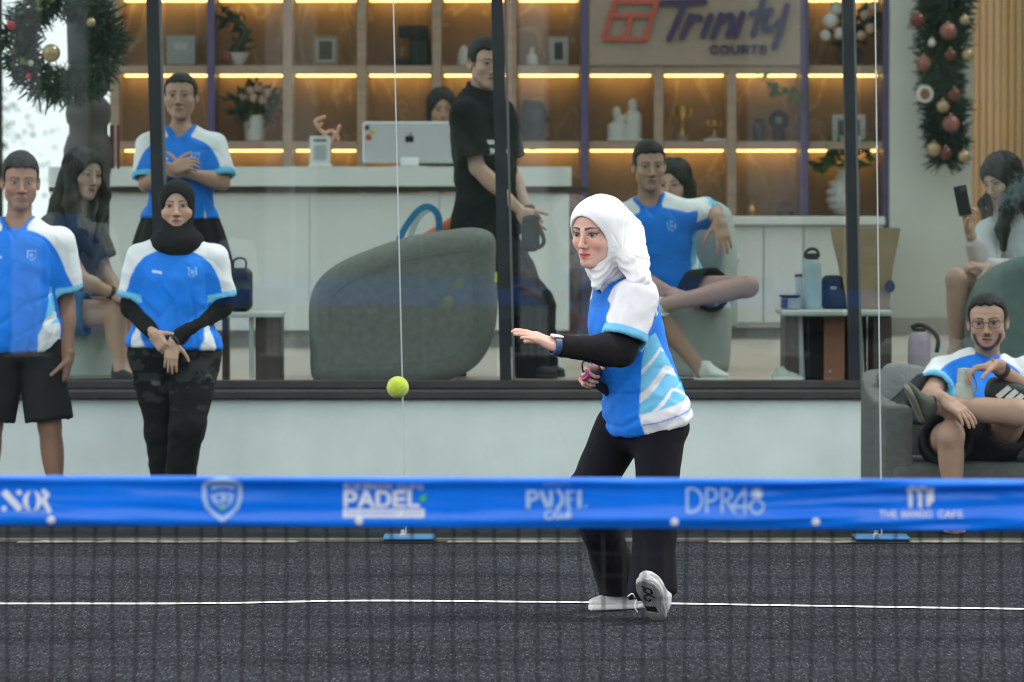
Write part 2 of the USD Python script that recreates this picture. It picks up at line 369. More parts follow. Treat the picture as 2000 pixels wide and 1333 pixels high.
for xa, xb in ((-4.55, -1.70), (-1.63, -0.07), (0.0, 1.56), (1.64, 5.15)):
    obj(hall, 'window_pane', box((xa, 22.415, 0.60), (xb, 22.425, 3.6)), M_pane)
obj(hall, 'head_rail', box((-9, 22.36, 3.62), (9, 22.48, 3.9)), M_dark)
obj(hall, 'back_wall', box((-2.62, 31.25, FLOOR), (2.98, 31.45, 4.0)), M_inner)
wl, wr = P(1738, 400, 30.45)[0], P(1899, 400, 30.45)[0]
obj(hall, 'wall_panel', box((wl, 30.45, FLOOR), (wr, 30.6, 4.0)), M_inner)
obj(hall, 'skirting', box((wl, 30.43, FLOOR), (wr, 30.447, FLOOR + 0.11)), mat('skirting_grey', (0.36, 0.35, 0.32), 0.6))
# fluted, warm lit recess at the right
M_flute = mat('fluted_panel', (0.50, 0.36, 0.215), 0.55, 0.06, 3.0)
x0 = wr + 0.004; k = 0
while x0 < 5.2:
    c = trimesh.creation.cylinder(0.022, 3.5, sections=14); c.apply_scale([1, 0.7, 1]); c.apply_translation((x0 + 0.022, 31.0, FLOOR + 1.75))
    obj(hall, 'flute', c, M_flute, smooth=40); x0 += 0.047
obj(hall, 'recess_back', box((wr, 31.02, FLOOR), (5.4, 31.1, 4.0)), M_flute)
M_led = mat('warm_led', (0.9, 0.8, 0.6), 0.5, 0.0, emit=(1.0, 0.56, 0.17), estr=5.0)
M_led2 = mat('warm_led_recess', (0.9, 0.8, 0.6), 0.5, 0.0, emit=(1.0, 0.55, 0.17), estr=6.0)
obj(hall, 'recess_light', box((wr - 0.035, 30.66, FLOOR + 0.1), (wr - 0.012, 30.69, 3.9)), M_led2)
for yb in np.arange(22.9, 32.3, 0.62):
    obj(hall, 'roof_slat', box((-9, yb, 3.92), (9, yb + 0.16, 4.02)), M_ceil)
obj(hall, 'side_wall', box((5.4, 22.5, FLOOR), (5.5, 31.4, 3.9)), M_inner)
# glazed left rear of the hall, bright outside
obj(hall, 'rear_frame', box((P(-6, 0, 31.3)[0] - 0.07, 31.3, FLOOR), (P(3, 0, 31.3)[0], 31.36, 4.0)), M_dark)

# the surroundings behind the photographer, mirrored in the panes
M_hedge = mat('hedge_leaf', (0.075, 0.10, 0.07), 0.8, 0.5, 5.0, bump=1.0, bscale=9)
hedge = thing('clipped_hedge', 'tall dark green hedge closing the far end of the court', 'hedge', (0, -9, 0))
hv = box((-34, -11, 0), (34, -9, 7.5)).subdivide_to_size(0.9)
hv.vertices += (meshkit.fbm(hv.vertices * 1.3, 3)[:, None] - 0.5) * np.array([0.3, 1.3, 0.8])
hv.vertices[:, 2] = np.maximum(hv.vertices[:, 2], -0.02)
obj(hedge, 'foliage', hv, M_hedge, smooth=True)
for k in range(9):
    x = -9 + 2.3 * k
    post = thing('steel_post', 'pale grey court post standing before the hedge', 'post', (x, -3.2, 0), 'court posts at the far end')
    obj(post, 'shaft', box((x - 0.13, -3.25, 0), (x + 0.13, -3.05, 4.0), 0.01), mat('post_grey', (0.62, 0.63, 0.64), 0.5))
    obj(post, 'foot_plate', box((x - 0.2, -3.32, 0), (x + 0.2, -2.98, 0.012)), mat('post_grey', (0.62, 0.63, 0.64), 0.5))

# ------------------------------------------------------------------ the court's glass back wall
M_cglass = glassmat('court_glass', (0.93, 0.965, 0.955), 0.030)
M_edge = mat('glass_edge', (0.50, 0.55, 0.54), 0.25, 0.1, 3.0)
wall = thing('glass_wall', 'clear glass back wall of the court in two metre panes', 'glass wall', (0, 20, 0))
seam = lambda px0, px1: (P(px0, 0, 20.0)[0], P(px1, 1050, 20.0)[0])
seams = [(-2.50, -2.46), seam(768, 793), seam(1709, 1722), (3.53, 3.56)]
for i in range(3):
    (a0, a1), (b0, b1) = seams[i], seams[i + 1]; e = 0.0035
    z1 = 3.0; zs = 0.012; k = (z1 - 0) / 2.28
    A1, A0 = a1, a1 + (a0 - a1) * k; B1, B0 = b1, b1 + (b0 - b1) * k
    pts = [(A1 + e, y, zs) for y in (19.994, 20.006)] + [(A0 + e, y, z1) for y in (19.994, 20.006)] + [(B1 - e, y, zs) for y in (19.994, 20.006)] + [(B0 - e, y, z1) for y in (19.994, 20.006)]
    obj(wall, 'glass_pane', trimesh.convex.convex_hull(np.array(pts)), M_cglass)
    obj(wall, 'pane_edge', tube([(B1, 20, 0.02), (B0, 20, z1)], 0.0031, 6), M_edge)
M_clampb = mat('clamp_blue', (0.05, 0.22, 0.46), 0.4, 0.15, 20)
M_rubber = mat('black_rubber', (0.015, 0.016, 0.017), 0.7)
M_steel = mat('galvanised_steel', (0.55, 0.57, 0.58), 0.35, 0.15, 30, metal=0.8)
for px0, px1, yb, pyv in ((748, 848, 1056, 780), (1671, 1778, 1061, 1708)):
    a, b = P(px0, yb, 19.86), P(px1, yb, 19.86)
    cl = thing('glass_clamp', 'blue and black floor clamp at the foot of the glass seam ' + ('left of the player' if px0 < 1000 else 'before the grey armchair'), 'clamp', ((a[0] + b[0]) / 2, 19.9, 0), 'floor clamps of the glass wall')
    obj(cl, 'foot_strip', box((a[0], 19.87, 0), (b[0], 20.05, 0.014), 0.003), M_rubber)
    obj(cl, 'cover_plate', box((a[0], 19.862, 0.016), (b[0], 20.05, 0.029), 0.004), M_clampb)
    c = P(pyv + 6, 0, 19.9)[0]
    obj(cl, 'bolt', lathe([(0, 0.028), (0.018, 0.028), (0.018, 0.036), (0.008, 0.042), (0.008, 0.056), (0, 0.058)], (c, 19.9, 0), 10), M_steel, smooth=30)
obj(wall, 'base_rail', box((-6, 19.985, 0.0), (6, 20.04, 0.012)), mat('rail_grey', (0.13, 0.12, 0.10), 0.6, 0.5, 3.0))

# ------------------------------------------------------------------ the net
net = thing('padel_net', 'dark net under a bright blue sponsor band across the court', 'net', (0, 10, 0))
def bandz(x, top):
    return (P(1000, (933.5 if top else 1032.0), 10)[2]) + (-0.0038 if top else -0.0052) * x
def bandy(x, t):
    "how far the vinyl leans towards the camera at t (0 bottom, 1 top)"
    q = np.stack([x * 2.1 + t * 0.8, np.zeros_like(x), t * 2.0], -1); f = meshkit.fbm(q, 3, 4) - 0.5
    dg = meshkit.fbm(np.stack([x * 5.0 + t * 2.2, x * 0 + 5, t * 0.7], -1), 3, 9) - 0.5
    right = np.clip((x - 0.35) / 0.5, 0, 1)
    fold = np.sin((t * 0.11 - (x - 0.62) * 0.06) * 260) * np.exp(-((x - 0.72) / 0.22) ** 2) * 0.0022 + np.sin((t * 0.11 - (x - 1.0) * 0.045) * 210) * np.exp(-((x - 0.98) / 0.2) ** 2) * 0.0026
    bulge = 0.011 * np.exp(-((t - 0.93) / 0.10) ** 2) + 0.010 * np.exp(-((t - 0.17 - 0.05 * np.sin(x * 2.2)) / 0.12) ** 2) + 0.004
    return bulge + f * 0.018 + dg * 0.010 * (0.4 + right) + fold
def sheet(nx, nt, x0, x1, yoff, yf):
    X, T = np.meshgrid(np.linspace(x0, x1, nx), np.linspace(0, 1, nt), indexing='ij')
    Z = bandz(X, False) * (1 - T) + bandz(X, True) * T
    return np.stack([X, 10 + yoff - yf(X, T), Z], -1)
nx, nt = 700, 34
Fr, Bk = sheet(nx, nt, -2.4, 2.4, 0.0, bandy), sheet(nx, nt, -2.4, 2.4, 0.016, lambda x, t: 0 * x)
V = np.vstack([Fr.reshape(-1, 3), Bk.reshape(-1, 3)]); n_ = nx * nt
q = lambda i, j, o: o + i * nt + j
I, J = [a.ravel() for a in np.meshgrid(np.arange(nx - 1), np.arange(nt - 1), indexing='ij')]
F = [np.c_[q(I, J, 0), q(I + 1, J, 0), q(I + 1, J + 1, 0)], np.c_[q(I, J, 0), q(I + 1, J + 1, 0), q(I, J + 1, 0)], np.c_[q(I, J, n_), q(I + 1, J + 1, n_), q(I + 1, J, n_)], np.c_[q(I, J, n_), q(I, J + 1, n_), q(I + 1, J + 1, n_)]]
i = np.arange(nx - 1)
for j, s in ((0, 1), (nt - 1, -1)):
    a = np.c_[q(i, j, 0), q(i, j, n_), q(i + 1, j, n_)]; b = np.c_[q(i, j, 0), q(i + 1, j, n_), q(i + 1, j, 0)]
    F += [a, b] if s > 0 else [a[:, ::-1], b[:, ::-1]]
M_vinyl = mat('blue_vinyl', (0.0, 0.185, 0.90), 0.30, 0.10, 2.5, spec=0.6, rvar=0.06)
obj(net, 'band', trimesh.Trimesh(V, np.vstack(F), process=False), M_vinyl, smooth=True)
M_print = mat('white_print', (0.74, 0.80, 0.92), 0.4, 0.05)
M_print2 = mat('pale_blue_print', (0.36, 0.55, 0.90), 0.4, 0.05)
M_pgreen = mat('green_print', (0.06, 0.50, 0.14), 0.4)
M_pblue = mat('deep_blue_print', (0.0, 0.15, 0.70), 0.4)
def onband(poly, material, name, lift=0.0022):
    "flat print on the band: polygon in photograph pixels (x, y), laid on the vinyl"
    geo = [g for g in getattr(poly, 'geoms', [poly]) if g.area > 0.5]; ms = []
    for g in geo:
        v2, f2 = trimesh.creation.triangulate_polygon(g.segmentize(9), engine='earcut')
        m = trimesh.Trimesh(np.c_[v2, np.zeros(len(v2))], f2, process=False)
        for _ in range(2):
            if len(m.faces) < 6000 and m.edges_unique_length.max() > 9: m = m.subdivide_to_size(9)
        w = np.array([P(a, b, 10) for a, b in m.vertices[:, :2]]); x = w[:, 0]
        t = (w[:, 2] - bandz(x, False)) / (bandz(x, True) - bandz(x, False))
        w[:, 1] = 10 - bandy(x, np.clip(t, 0, 1)) - lift
        ms.append(trimesh.Trimesh(w, m.faces, process=False))
    if ms: obj(net, name, trimesh.util.concatenate(ms), material)
def put(poly, x0, y0, x1, y1):
    "text polygon (y up) fitted to a pixel rectangle"
    a, b, c, d = poly.bounds; sx, sy = (x1 - x0) / (c - a), (y1 - y0) / (d - b)
    return affinity.affine_transform(poly, [sx, 0, 0, -sy, x0 - a * sx, y1 + b * sy])
# NOR, stencil cut
nn = unary_union([LineString([(8, 960), (41, 995)]).buffer(6.5, cap_style=2), Point(9, 993).buffer(5), Point(38, 962).buffer(5)])
oo = affinity.scale(Point(64, 978).buffer(20), 0.9, 1.0).difference(affinity.scale(Point(64, 978).buffer(20), 0.42, 0.95)).difference(sbox(61, 940, 67, 1010))
rr = unary_union([LineString([(86, 960), (93, 966), (86, 978), (97, 997)]).buffer(4.5), sbox(82, 958, 88, 962)])
onband(unary_union([nn, oo, rr]), M_print, 'lettering'); onband(put(textpoly('HOTEL', 1), 44, 995, 98, 1003), M_print2, 'lettering')
onband(put(textpoly('NORA', 1), -60, 960, -8, 997), M_print, 'lettering')
# crest
sh = Polygon([(397, 946), (410, 938), (435, 932), (460, 938), (472, 946), (472, 972), (466, 992), (452, 1006), (435, 1018), (418, 1006), (403, 992), (397, 972)]).buffer(2)
inn = sh.buffer(-9)
onband(sh.difference(inn), M_print2, 'crest')
onband(unary_union([Polygon([(412, 949), (436, 943), (459, 949), (457, 957), (436, 952), (414, 957)]), Point(428, 972).buffer(10).difference(Point(428, 972).buffer(5)), Point(446, 971).buffer(9).difference(Point(446, 971).buffer(4)), strokes([[(420, 982), (430, 990), (441, 990), (452, 982)], [(436, 960), (436, 986)], [(414, 966), (418, 980)], [(455, 966), (452, 980)]], 4)]), M_print2, 'crest')
onband(Polygon([(435, 985), (443, 994), (435, 999), (427, 994)]), M_pgreen, 'crest')
# tournament title
onband(put(textpoly('BLUE DRAGON', 1, True), 672, 943, 765, 956), M_print, 'lettering'); onband(put(textpoly('CUPS', 1, True), 776, 945, 827, 957), M_print, 'lettering')
onband(put(textpoly('PADEL', 1, True).buffer(0.03), 671, 958, 820, 992), M_print, 'lettering')
onband(unary_union([sbox(671, 995, 828, 1010).buffer(1)]).difference(put(textpoly('TOURNAMENT 2025', 1), 676, 998, 822, 1007)), M_print, 'lettering')
onband(Polygon([(819, 974), (826, 965), (834, 967), (832, 976), (824, 982)]), M_pgreen, 'lettering')
# padel club
onband(put(textpoly('TRINITY', 1), 1060, 942, 1114, 950), M_print2, 'lettering')
def vstroke(x, y0, y1, w): return sbox(x, y0, x + w, y1)
pv = unary_union([vstroke(1027, 958, 993, 9), LineString([(1036, 960), (1047, 962), (1049, 972), (1038, 977)]).buffer(3.4), LineString([(1056, 959), (1070, 992)]).buffer(5, cap_style=2), vstroke(1072, 958, 990, 8),
    LineString([(1090, 960), (1098, 968), (1098, 982), (1089, 992)]).buffer(4), vstroke(1105, 958, 993, 8), sbox(1115, 958, 1121, 963), sbox(1115, 973, 1120, 977), vstroke(1127, 958, 993, 9), Point(1144, 989).buffer(2.5)])
onband(pv, M_print2, 'lettering')
onband(strokes([spline([(1078, 998), (1068, 1000), (1064, 1008), (1072, 1013), (1082, 1006), (1092, 994)], 16), spline([(1092, 994), (1084, 1008), (1088, 1012), (1096, 1002)], 10), [(1096, 1002), (1094, 1010), (1100, 1011), (1108, 1001)], [(1114, 992), (1106, 1010)], [(1108, 1006), (1115, 1004), (1113, 1010), (1107, 1011)]], 4.2), M_print2, 'lettering')
# outlined letters and figures
dp = strokes([[(1342, 955), (1342, 1000)], spline([(1342, 955), (1358, 956), (1369, 968), (1368, 988), (1356, 999), (1342, 1000)], 20), [(1380, 1000), (1380, 955)], spline([(1380, 956), (1396, 958), (1400, 967), (1394, 977), (1381, 979)], 14), [(1410, 1000), (1410, 955)],
    spline([(1410, 956), (1424, 958), (1428, 967), (1422, 976), (1411, 978)], 14), [(1418, 978), (1434, 1001)], [(1455, 955), (1430, 990), (1462, 990)], [(1455, 955), (1455, 1001)], spline([(1478, 956), (1487, 965), (1478, 976), (1469, 965)], 16, True), spline([(1478, 977), (1491, 989), (1478, 1003), (1465, 989)], 18, True)], 5.6)
onband(dp, M_print2, 'lettering'); onband(Point(1480, 965).buffer(7), M_print, 'lettering'); onband(put(textpoly('CUP', 1), 1436, 1005, 1458, 1011), M_print2, 'lettering')
# cafe
mm = unary_union([strokes([[(1778, 962), (1778, 988)], [(1797, 962), (1797, 989)]], 8), LineString(spline([(1773, 958), (1781, 953), (1790, 957), (1797, 962)], 10)).buffer(4), LineString(spline([(1792, 957), (1800, 953), (1808, 956), (1813, 962)], 10)).buffer(4), Polygon([(1809, 955), (1824, 952), (1824, 978), (1812, 992), (1808, 985)])])
onband(mm, M_print, 'lettering')
for s, xa, xb in (('THE', 1717, 1752), ('MANGO', 1760, 1820), ('CAFE', 1832, 1880)): onband(put(textpoly(s, 1, True), xa, 997, xb, 1011), M_print, 'lettering')
for px, py in ((701, 1018), (1317, 1020), (1593, 1020), (100, 1016)):
    c = P(px, py, 9.97); obj(net, 'snap_button', lathe([(0, 0), (0.0085, 0), (0.0085, 0.003), (0.006, 0.006), (0, 0.0068)], c + [0, -0.006, 0], 14, (0, -1, 0)), mat('snap_grey', (0.62, 0.63, 0.66), 0.35), smooth=40)
M_cord = mat('net_cord', (0.012, 0.013, 0.015), 0.9)
rn = np.random.default_rng(11)
for k in range(-52, 53):
    x = k * 0.0445 + 0.01; zz = np.linspace(0.775, 0.04, 12)
    ph = rn.uniform(0, 6); px = x + 0.004 * np.sin(zz * 9 + ph) + 0.014 * (0.8 - zz) * np.sin(x * 0.9 + 1.9) - 0.05 * (0.8 - zz) * (0.55 if x < -0.6 else 0.1)
    obj(net, 'cord', tube(np.c_[px, np.full(12, 10.012) + 0.004 * np.sin(zz * 7 + ph), zz], 0.0024, 5), M_cord)
for k in range(17):
    z = 0.745 - k * 0.0445; xx = np.linspace(-2.34, 2.34, 40)
    obj(net, 'cord', tube(np.c_[xx, np.full(40, 10.014), z + 0.003 * np.sin(xx * 5 + k)], 0.0012, 5), M_cord)
# ------------------------------------------------------------------ people
from scipy.interpolate import PchipInterpolator
def strands(par, H, n, length, seed, off=0.016, skip=1.05, sway=(0, 0, 0), color_mat=None):
    "loose hairs lying over the skull and falling free below it"
    r = np.random.default_rng(seed); ms = []
    for k in range(n):
        a = r.uniform(-math.pi, math.pi)
        if abs(a) < skip: a = math.copysign(skip + abs(r.normal(0, 0.12)), a)
        e = off + r.uniform(-0.003, 0.006); pts = []; ln = length * r.uniform(0.55, 1.0); w = r.normal(0, 0.012, 2)
        for t in np.linspace(0.12, 1, 9):
            th = t * 1.85; pts.append((math.sin(a) * math.sin(th) * (0.073 + e), -0.016 + math.cos(a) * math.sin(th) * (0.094 + e), 0.030 + math.cos(th) * (0.083 + e)))
        p = [H.out(q) for q in pts]; base = p[-1]
        for t in np.linspace(0.2, 1, 5): p.append(base + np.array([w[0] * t, w[1] * t, -ln * t]) + np.asarray(sway) * t + r.normal(0, 0.0025, 3))
        ms.append(tube(p, np.linspace(0.0026, 0.0012, len(p)), 4, cap=False))
    obj(par, 'hair_strands', ms, color_mat or M_strand, smooth=True, kind='stuff')
class Head:
    "local axes: x to the person's right, y forward, z up; the origin lies between the ears at eye height"
    def __init__(s, o, fwd, up=(0, 0, 1), scale=1.0, fem=False, wide=1.0, nose=1.0,  gaze=0.0, jaw=1.0, skin=(0.3, 0.17, 0.12), beard=0.0, lips=(0.30, 0.11, 0.10), brow=1.0, blush=0.0, smile=0.0, ears=True, lash=0.5, goatee=0.0, slim=1.0):
        s.o = np.asarray(o, float); s.R = frame(fwd, up); s.k = scale; s.__dict__.update(fem=fem, gaze=gaze, skin=np.array(skin), beard=beard, lips=np.array(lips), browk=brow, blush=blush, smile=smile, lash=lash, goatee=goatee, wide=wide)
        j = (0.041 if fem else 0.044) * jaw; S = Shape(); w = wide
        S.add(Ell((0, -0.016, 0.030), (0.073 * w, 0.094, 0.082)))
        S.add(Ell((0, 0.034, 0.040), (0.060 * w, 0.052, 0.055)), 0.03)
        S.add(Ell((0, 0.026, -0.035), (0.057 * w * slim, 0.060, 0.074)), 0.03)
        for q in (-1, 1):
            S.add(Cap((q * j, 0.008, -0.058), (q * 0.014, 0.066, -0.098), 0.020, 0.016), 0.03)
            S.add(Ell((q * 0.040 * w, 0.054, -0.030), (0.022, 0.024, 0.020)), 0.025)
            S.add(Cap((q * 0.012, 0.082, 0.017), (q * 0.042 * w, 0.070, 0.020), 0.010 if not fem else 0.0075, 0.008), 0.014)
        S.add(Ell((0, 0.073, -0.099), (0.019, 0.017, 0.014)), 0.018)
        for q in (-1, 1):
            S.cut(Ell((q * 0.0315, 0.0985 if not fem else 0.0995, -0.001), (0.018, 0.015, 0.0105)), 0.014)
            S.add(Ell((q * 0.0315, 0.0725, -0.001), (0.0150, 0.0132, 0.0118)), 0.003)
        S.add(Cap((0, 0.085, 0.010), (0, 0.104, -0.032), 0.0062, 0.0088), 0.012)
        S.add(Ell((0, 0.106, -0.036), (0.0105, 0.0105, 0.0090)), 0.006)
        for q in (-1, 1):
            S.add(Ell((q * (0.0115 if fem else 0.0135) * nose, 0.096, -0.040), (0.0075 * nose, 0.0095, 0.0070)), 0.006)
            S.cut(Ell((q * 0.0062, 0.103, -0.0475), (0.0038, 0.005, 0.003)), 0.002)
        S.add(Ell((0, 0.080, -0.070), (0.026, 0.016, 0.018)), 0.014)
        zc = 0.004 * smile
        for q in (-1, 1):
            S.add(Cap((q * 0.0035, 0.0955, -0.0640), (q * 0.021, 0.0835, -0.0675 + zc), 0.0052, 0.0025), 0.004)
            S.add(Cap((q * 0.0, 0.0950, -0.0740), (q * 0.018, 0.0845, -0.0705 + zc), 0.0062, 0.0028), 0.004)
        S.cut(Fn(lambda p: np.maximum(np.abs(p[:, 2] + 0.0687 - zc * (p[:, 0] / 0.022) ** 2) - 0.0007, np.maximum(np.abs(p[:, 0]) - 0.0225, 0.085 - p[:, 1]))), 0.003)
        if ears:
            for q in (-1, 1):
                Re = frame((q * 0.92, 0.40, 0.0), (0, -0.25, 1))
                S.add(Ell((q * 0.0765 * w, -0.012, -0.008), (0.017, 0.0065, 0.030), Re), 0.006)
                S.cut(Ell((q * 0.0835 * w, -0.008, -0.004), (0.009, 0.005, 0.017), Re), 0.004)
        s.S = S
    def loc(s, p): return ((p - s.o) @ s.R.T) / s.k
    def out(s, q): return s.o + (np.asarray(q, float) * s.k) @ s.R
    def vec(s, q): return np.asarray(q, float) @ s.R
    def __call__(s, p): return s.S(((p - s.o.astype(np.float32)) @ s.R.T.astype(np.float32)) / np.float32(s.k)) * s.k
    def color(s, p, base=None):
        q = s.loc(p); x, y, z = q.T; ax = np.abs(x); c = np.tile(s.skin, (len(q), 1)) if base is None else base
        near = (np.abs(z) < 0.16) & (ax < 0.1) & (np.abs(y) < 0.15)
        def blend(col, w): c[:] = c * (1 - w[:, None]) + np.asarray(col) * w[:, None]
        st = lambda d, e: np.clip(0.5 - d / e, 0, 1)
        front = near & (y > 0.03)
        n1 = meshkit.noise(q * 45) - 0.5; c *= (1 + 0.10 * n1 * near)[:, None]
        # warmer nose, cheeks, ears
        warm = np.exp(-(((ax - 0.038) / 0.02) ** 2 + ((z + 0.034) / 0.018) ** 2)) * front
        blend(s.skin * np.array([1.05, 0.74, 0.72]), warm * (0.35 + s.blush))
        blend(s.skin * np.array([1.0, 0.8, 0.78]), np.exp(-((x / 0.014) ** 2 + ((z + 0.038) / 0.014) ** 2)) * front * 0.35)
        blend(s.skin * np.array([0.78, 0.66, 0.62]), np.exp(-(((ax - 0.032) / 0.019) ** 2 + ((z - 0.001) / 0.012) ** 2)) * front * 0.28)
        if getattr(s, 'hairline', None) is not None:
            gg = s.hairline; zl0 = gg(np.clip(y, -0.13, 0.11)); w = np.clip((z - zl0 + 0.010) / 0.014, 0, 1) * (np.abs(z) < 0.16) * (ax < 0.1); blend(s.skin * 0.25, w * 0.85)
        if s.beard > 0:
            d = np.maximum(-(z + 0.052 + 0.25 * np.maximum(ax - 0.03, 0)), 0); w = np.clip(d / 0.018, 0, 1) * near * (y > -0.03)
            mo = st(np.hypot(x / 0.024, (z + 0.0565) / 0.007) - 1, 0.5) * front
            blend(s.skin * np.array([0.45, 0.45, 0.47]), np.maximum(w * np.clip((y + 0.03) / 0.03, 0, 1), mo) * s.beard)
        if s.goatee > 0:
            rim = st(np.abs(np.hypot(x / 0.056, (z + 0.040) / 0.068) - 1.0) - 0.13, 0.10) * (z < -0.045) * near * (y > -0.01)
            mo = st(np.hypot(x / 0.022, (z + 0.0560) / 0.0045) - 1, 0.5) * front
            blend((0.018, 0.015, 0.015), np.maximum(rim * 0.95, mo * 0.55) * s.goatee)
        # lips
        zl = z + 0.0687 - 0.004 * s.smile * (x / 0.022) ** 2
        up = np.where(zl > 0, 0.0080 * (1 - 0.18 * np.exp(-(x / 0.003) ** 2)), 0.0090) * np.sqrt(np.clip(1 - (ax / 0.0235) ** 1.7, 0, 1))
        blend(s.lips, st(np.abs(zl) - up, 0.0022) * front * (ax < 0.0235))
        blend(s.lips * 0.25, st(np.abs(zl) - 0.0008, 0.0016) * front * (ax < 0.0225) * 0.9)
        blend(s.skin * 0.22, st(np.hypot((ax - 0.0068) / 0.0048, (z + 0.0463) / 0.0026) - 1, 0.7) * front)
        # brows
        t = np.clip((ax - 0.010) / 0.040, 0, 1); bz = 0.0192 + 0.0042 * np.sin(np.clip(t, 0, 1) * 2.5) - 0.0015 * (not s.fem)
        th = (0.0042 if s.fem else 0.0042) * s.browk * (1 - 0.72 * t ** 1.5)
        blend((0.022, 0.015, 0.012), st(np.abs(z - bz) - th, 0.0022) * front * (ax > 0.009) * (ax < 0.051) * 0.9)
        # eyes
        ex, ez = ax - 0.0315, z - (-0.001) - 0.05 * (ax - 0.0315)
        hh = np.where(ez > 0, 0.0070 if s.fem else 0.0054, 0.0047) * np.sqrt(np.clip(1 - np.abs(ex / 0.0150) ** 2.2, 0, 1))
        eye = (np.abs(ex) < 0.0150) & front
        lid = st(np.abs(ez - hh) - (0.0013 + 0.0014 * s.lash), 0.0016) * (np.abs(ex) < 0.0165) * front * (ez > -0.001)
        blend((0.40, 0.36, 0.34), st(np.abs(ez) - hh, 0.0012) * eye)
        gx = x - np.sign(x) * 0.0315 - s.gaze
        ir = np.hypot(gx, ez - 0.0008)
        blend((0.022, 0.013, 0.010), st(ir - 0.0070, 0.0014) * st(np.abs(ez) - hh, 0.0012) * eye)
        blend((0.9, 0.9, 0.9), st(np.hypot(gx + 0.002, ez - 0.003) - 0.0011, 0.001) * eye * 0.6)
        blend((0.012, 0.009, 0.009), lid * 0.92)
        blend((0.015, 0.011, 0.010), st(np.abs(ez + hh) - 0.0006, 0.0016) * eye * 0.55)
        if s.fem and s.lash > 0.6:
            w = st(np.abs(z - (0.0035 + (ax - 0.045) * 0.55)) - 0.0014, 0.0012) * (ax > 0.043) * (ax < 0.053) * front; blend((0.012, 0.009, 0.009), w)
        blend(s.skin * 0.55, st(np.abs(ez - hh - 0.0045) - 0.0006, 0.002) * (np.abs(ex) < 0.014) * front * 0.5)
        return c

class Hand:
    "palm, four jointed fingers and a thumb; d points to the fingers, n out of the palm, l to the thumb"
    def __init__(s, wrist, d, n, thumb, curl=(0.25, 0.3, 0.2), spread=0.06, k=1.0, tcurl=0.3, tout=0.75, curls=None):
        s.w = np.asarray(wrist, float); s.d = nrm(d); n = np.asarray(n, float); s.n = nrm(n - s.d * (n @ s.d)); l = np.cross(s.d, s.n); s.l = l if l @ np.asarray(thumb, float) >= 0 else -l
        D, N, L = s.d, s.n, s.l; S = Shape(); A = lambda a, b, c: s.w + (D * a + L * b + N * c) * k
        R = np.stack([L, D, N])
        S.add(Cap(A(-0.022, 0, 0), A(0.012, 0, 0), 0.0255 * k, 0.024 * k))
        S.add(Box(A(0.050, 0.0, 0.0), np.array([0.038, 0.046, 0.0135]) * k, R, 0.0125 * k), 0.022 * k)
        S.add(Ell(A(0.035, 0.024, 0.010), np.array([0.016, 0.028, 0.013]) * k, R), 0.012 * k)
        S.add(Ell(A(0.035, -0.024, 0.007), np.array([0.012, 0.030, 0.011]) * k, R), 0.012 * k)
        s.tips = []
        for i, (b, ln, r) in enumerate(((0.0285, 0.074, 0.0086), (0.0095, 0.082, 0.0089), (-0.0095, 0.076, 0.0084), (-0.0275, 0.060, 0.0074))):
            c = curl if curls is None else curls[i]
            p = A(0.090 - 0.006 * (i == 3) - 0.003 * (i == 0), b, 0.0); a = 0.0; sp = (1.5 - i) * spread
            f = nrm(D + L * sp)
            for j, (q, fr) in enumerate(zip(c, (0.46, 0.30, 0.24))):
                a += q; e = p + (f * math.cos(a) + N * math.sin(a)) * ln * fr * k
                S.add(Cap(p, e, r * (1 - 0.08 * j) * k, r * (0.93 - 0.08 * j) * k), 0.0035 * k if j else 0.008 * k); p = e
            s.tips.append(p)
        p = A(0.018, 0.026, 0.006); f = nrm(D * 0.62 + L * tout + N * 0.32)
        for j, (ln, r) in enumerate(((0.042, 0.0125), (0.034, 0.0100), (0.026, 0.0090))):
            f2 = nrm(f + (D * 0.35 - L * 0.5 + N * 0.5) * tcurl * j); e = p + f2 * ln * k
            S.add(Cap(p, e, r * k, r * 0.9 * k), 0.010 * k if j == 0 else 0.004 * k); p = e
        s.tips.append(p); s.S = S; s.k = k
        pts = np.array(s.tips + [A(-0.05, 0, 0), A(0.09, 0.045, 0), A(0.09, -0.045, 0), A(0.03, 0.05, 0.03)])
        s.lo, s.hi = pts.min(0) - 0.03, pts.max(0) + 0.03
    def __call__(s, p): return s.S(p)
    def color(s, p, c, skin):
        for t in s.tips:
            w = np.exp(-(((p - t) ** 2).sum(1)) / (0.011 * s.k) ** 2); c[:] = c * (1 - 0.35 * w[:, None]) + np.minimum(np.asarray(skin) * [1.25, 1.12, 1.1], 1) * 0.35 * w[:, None]
        return c

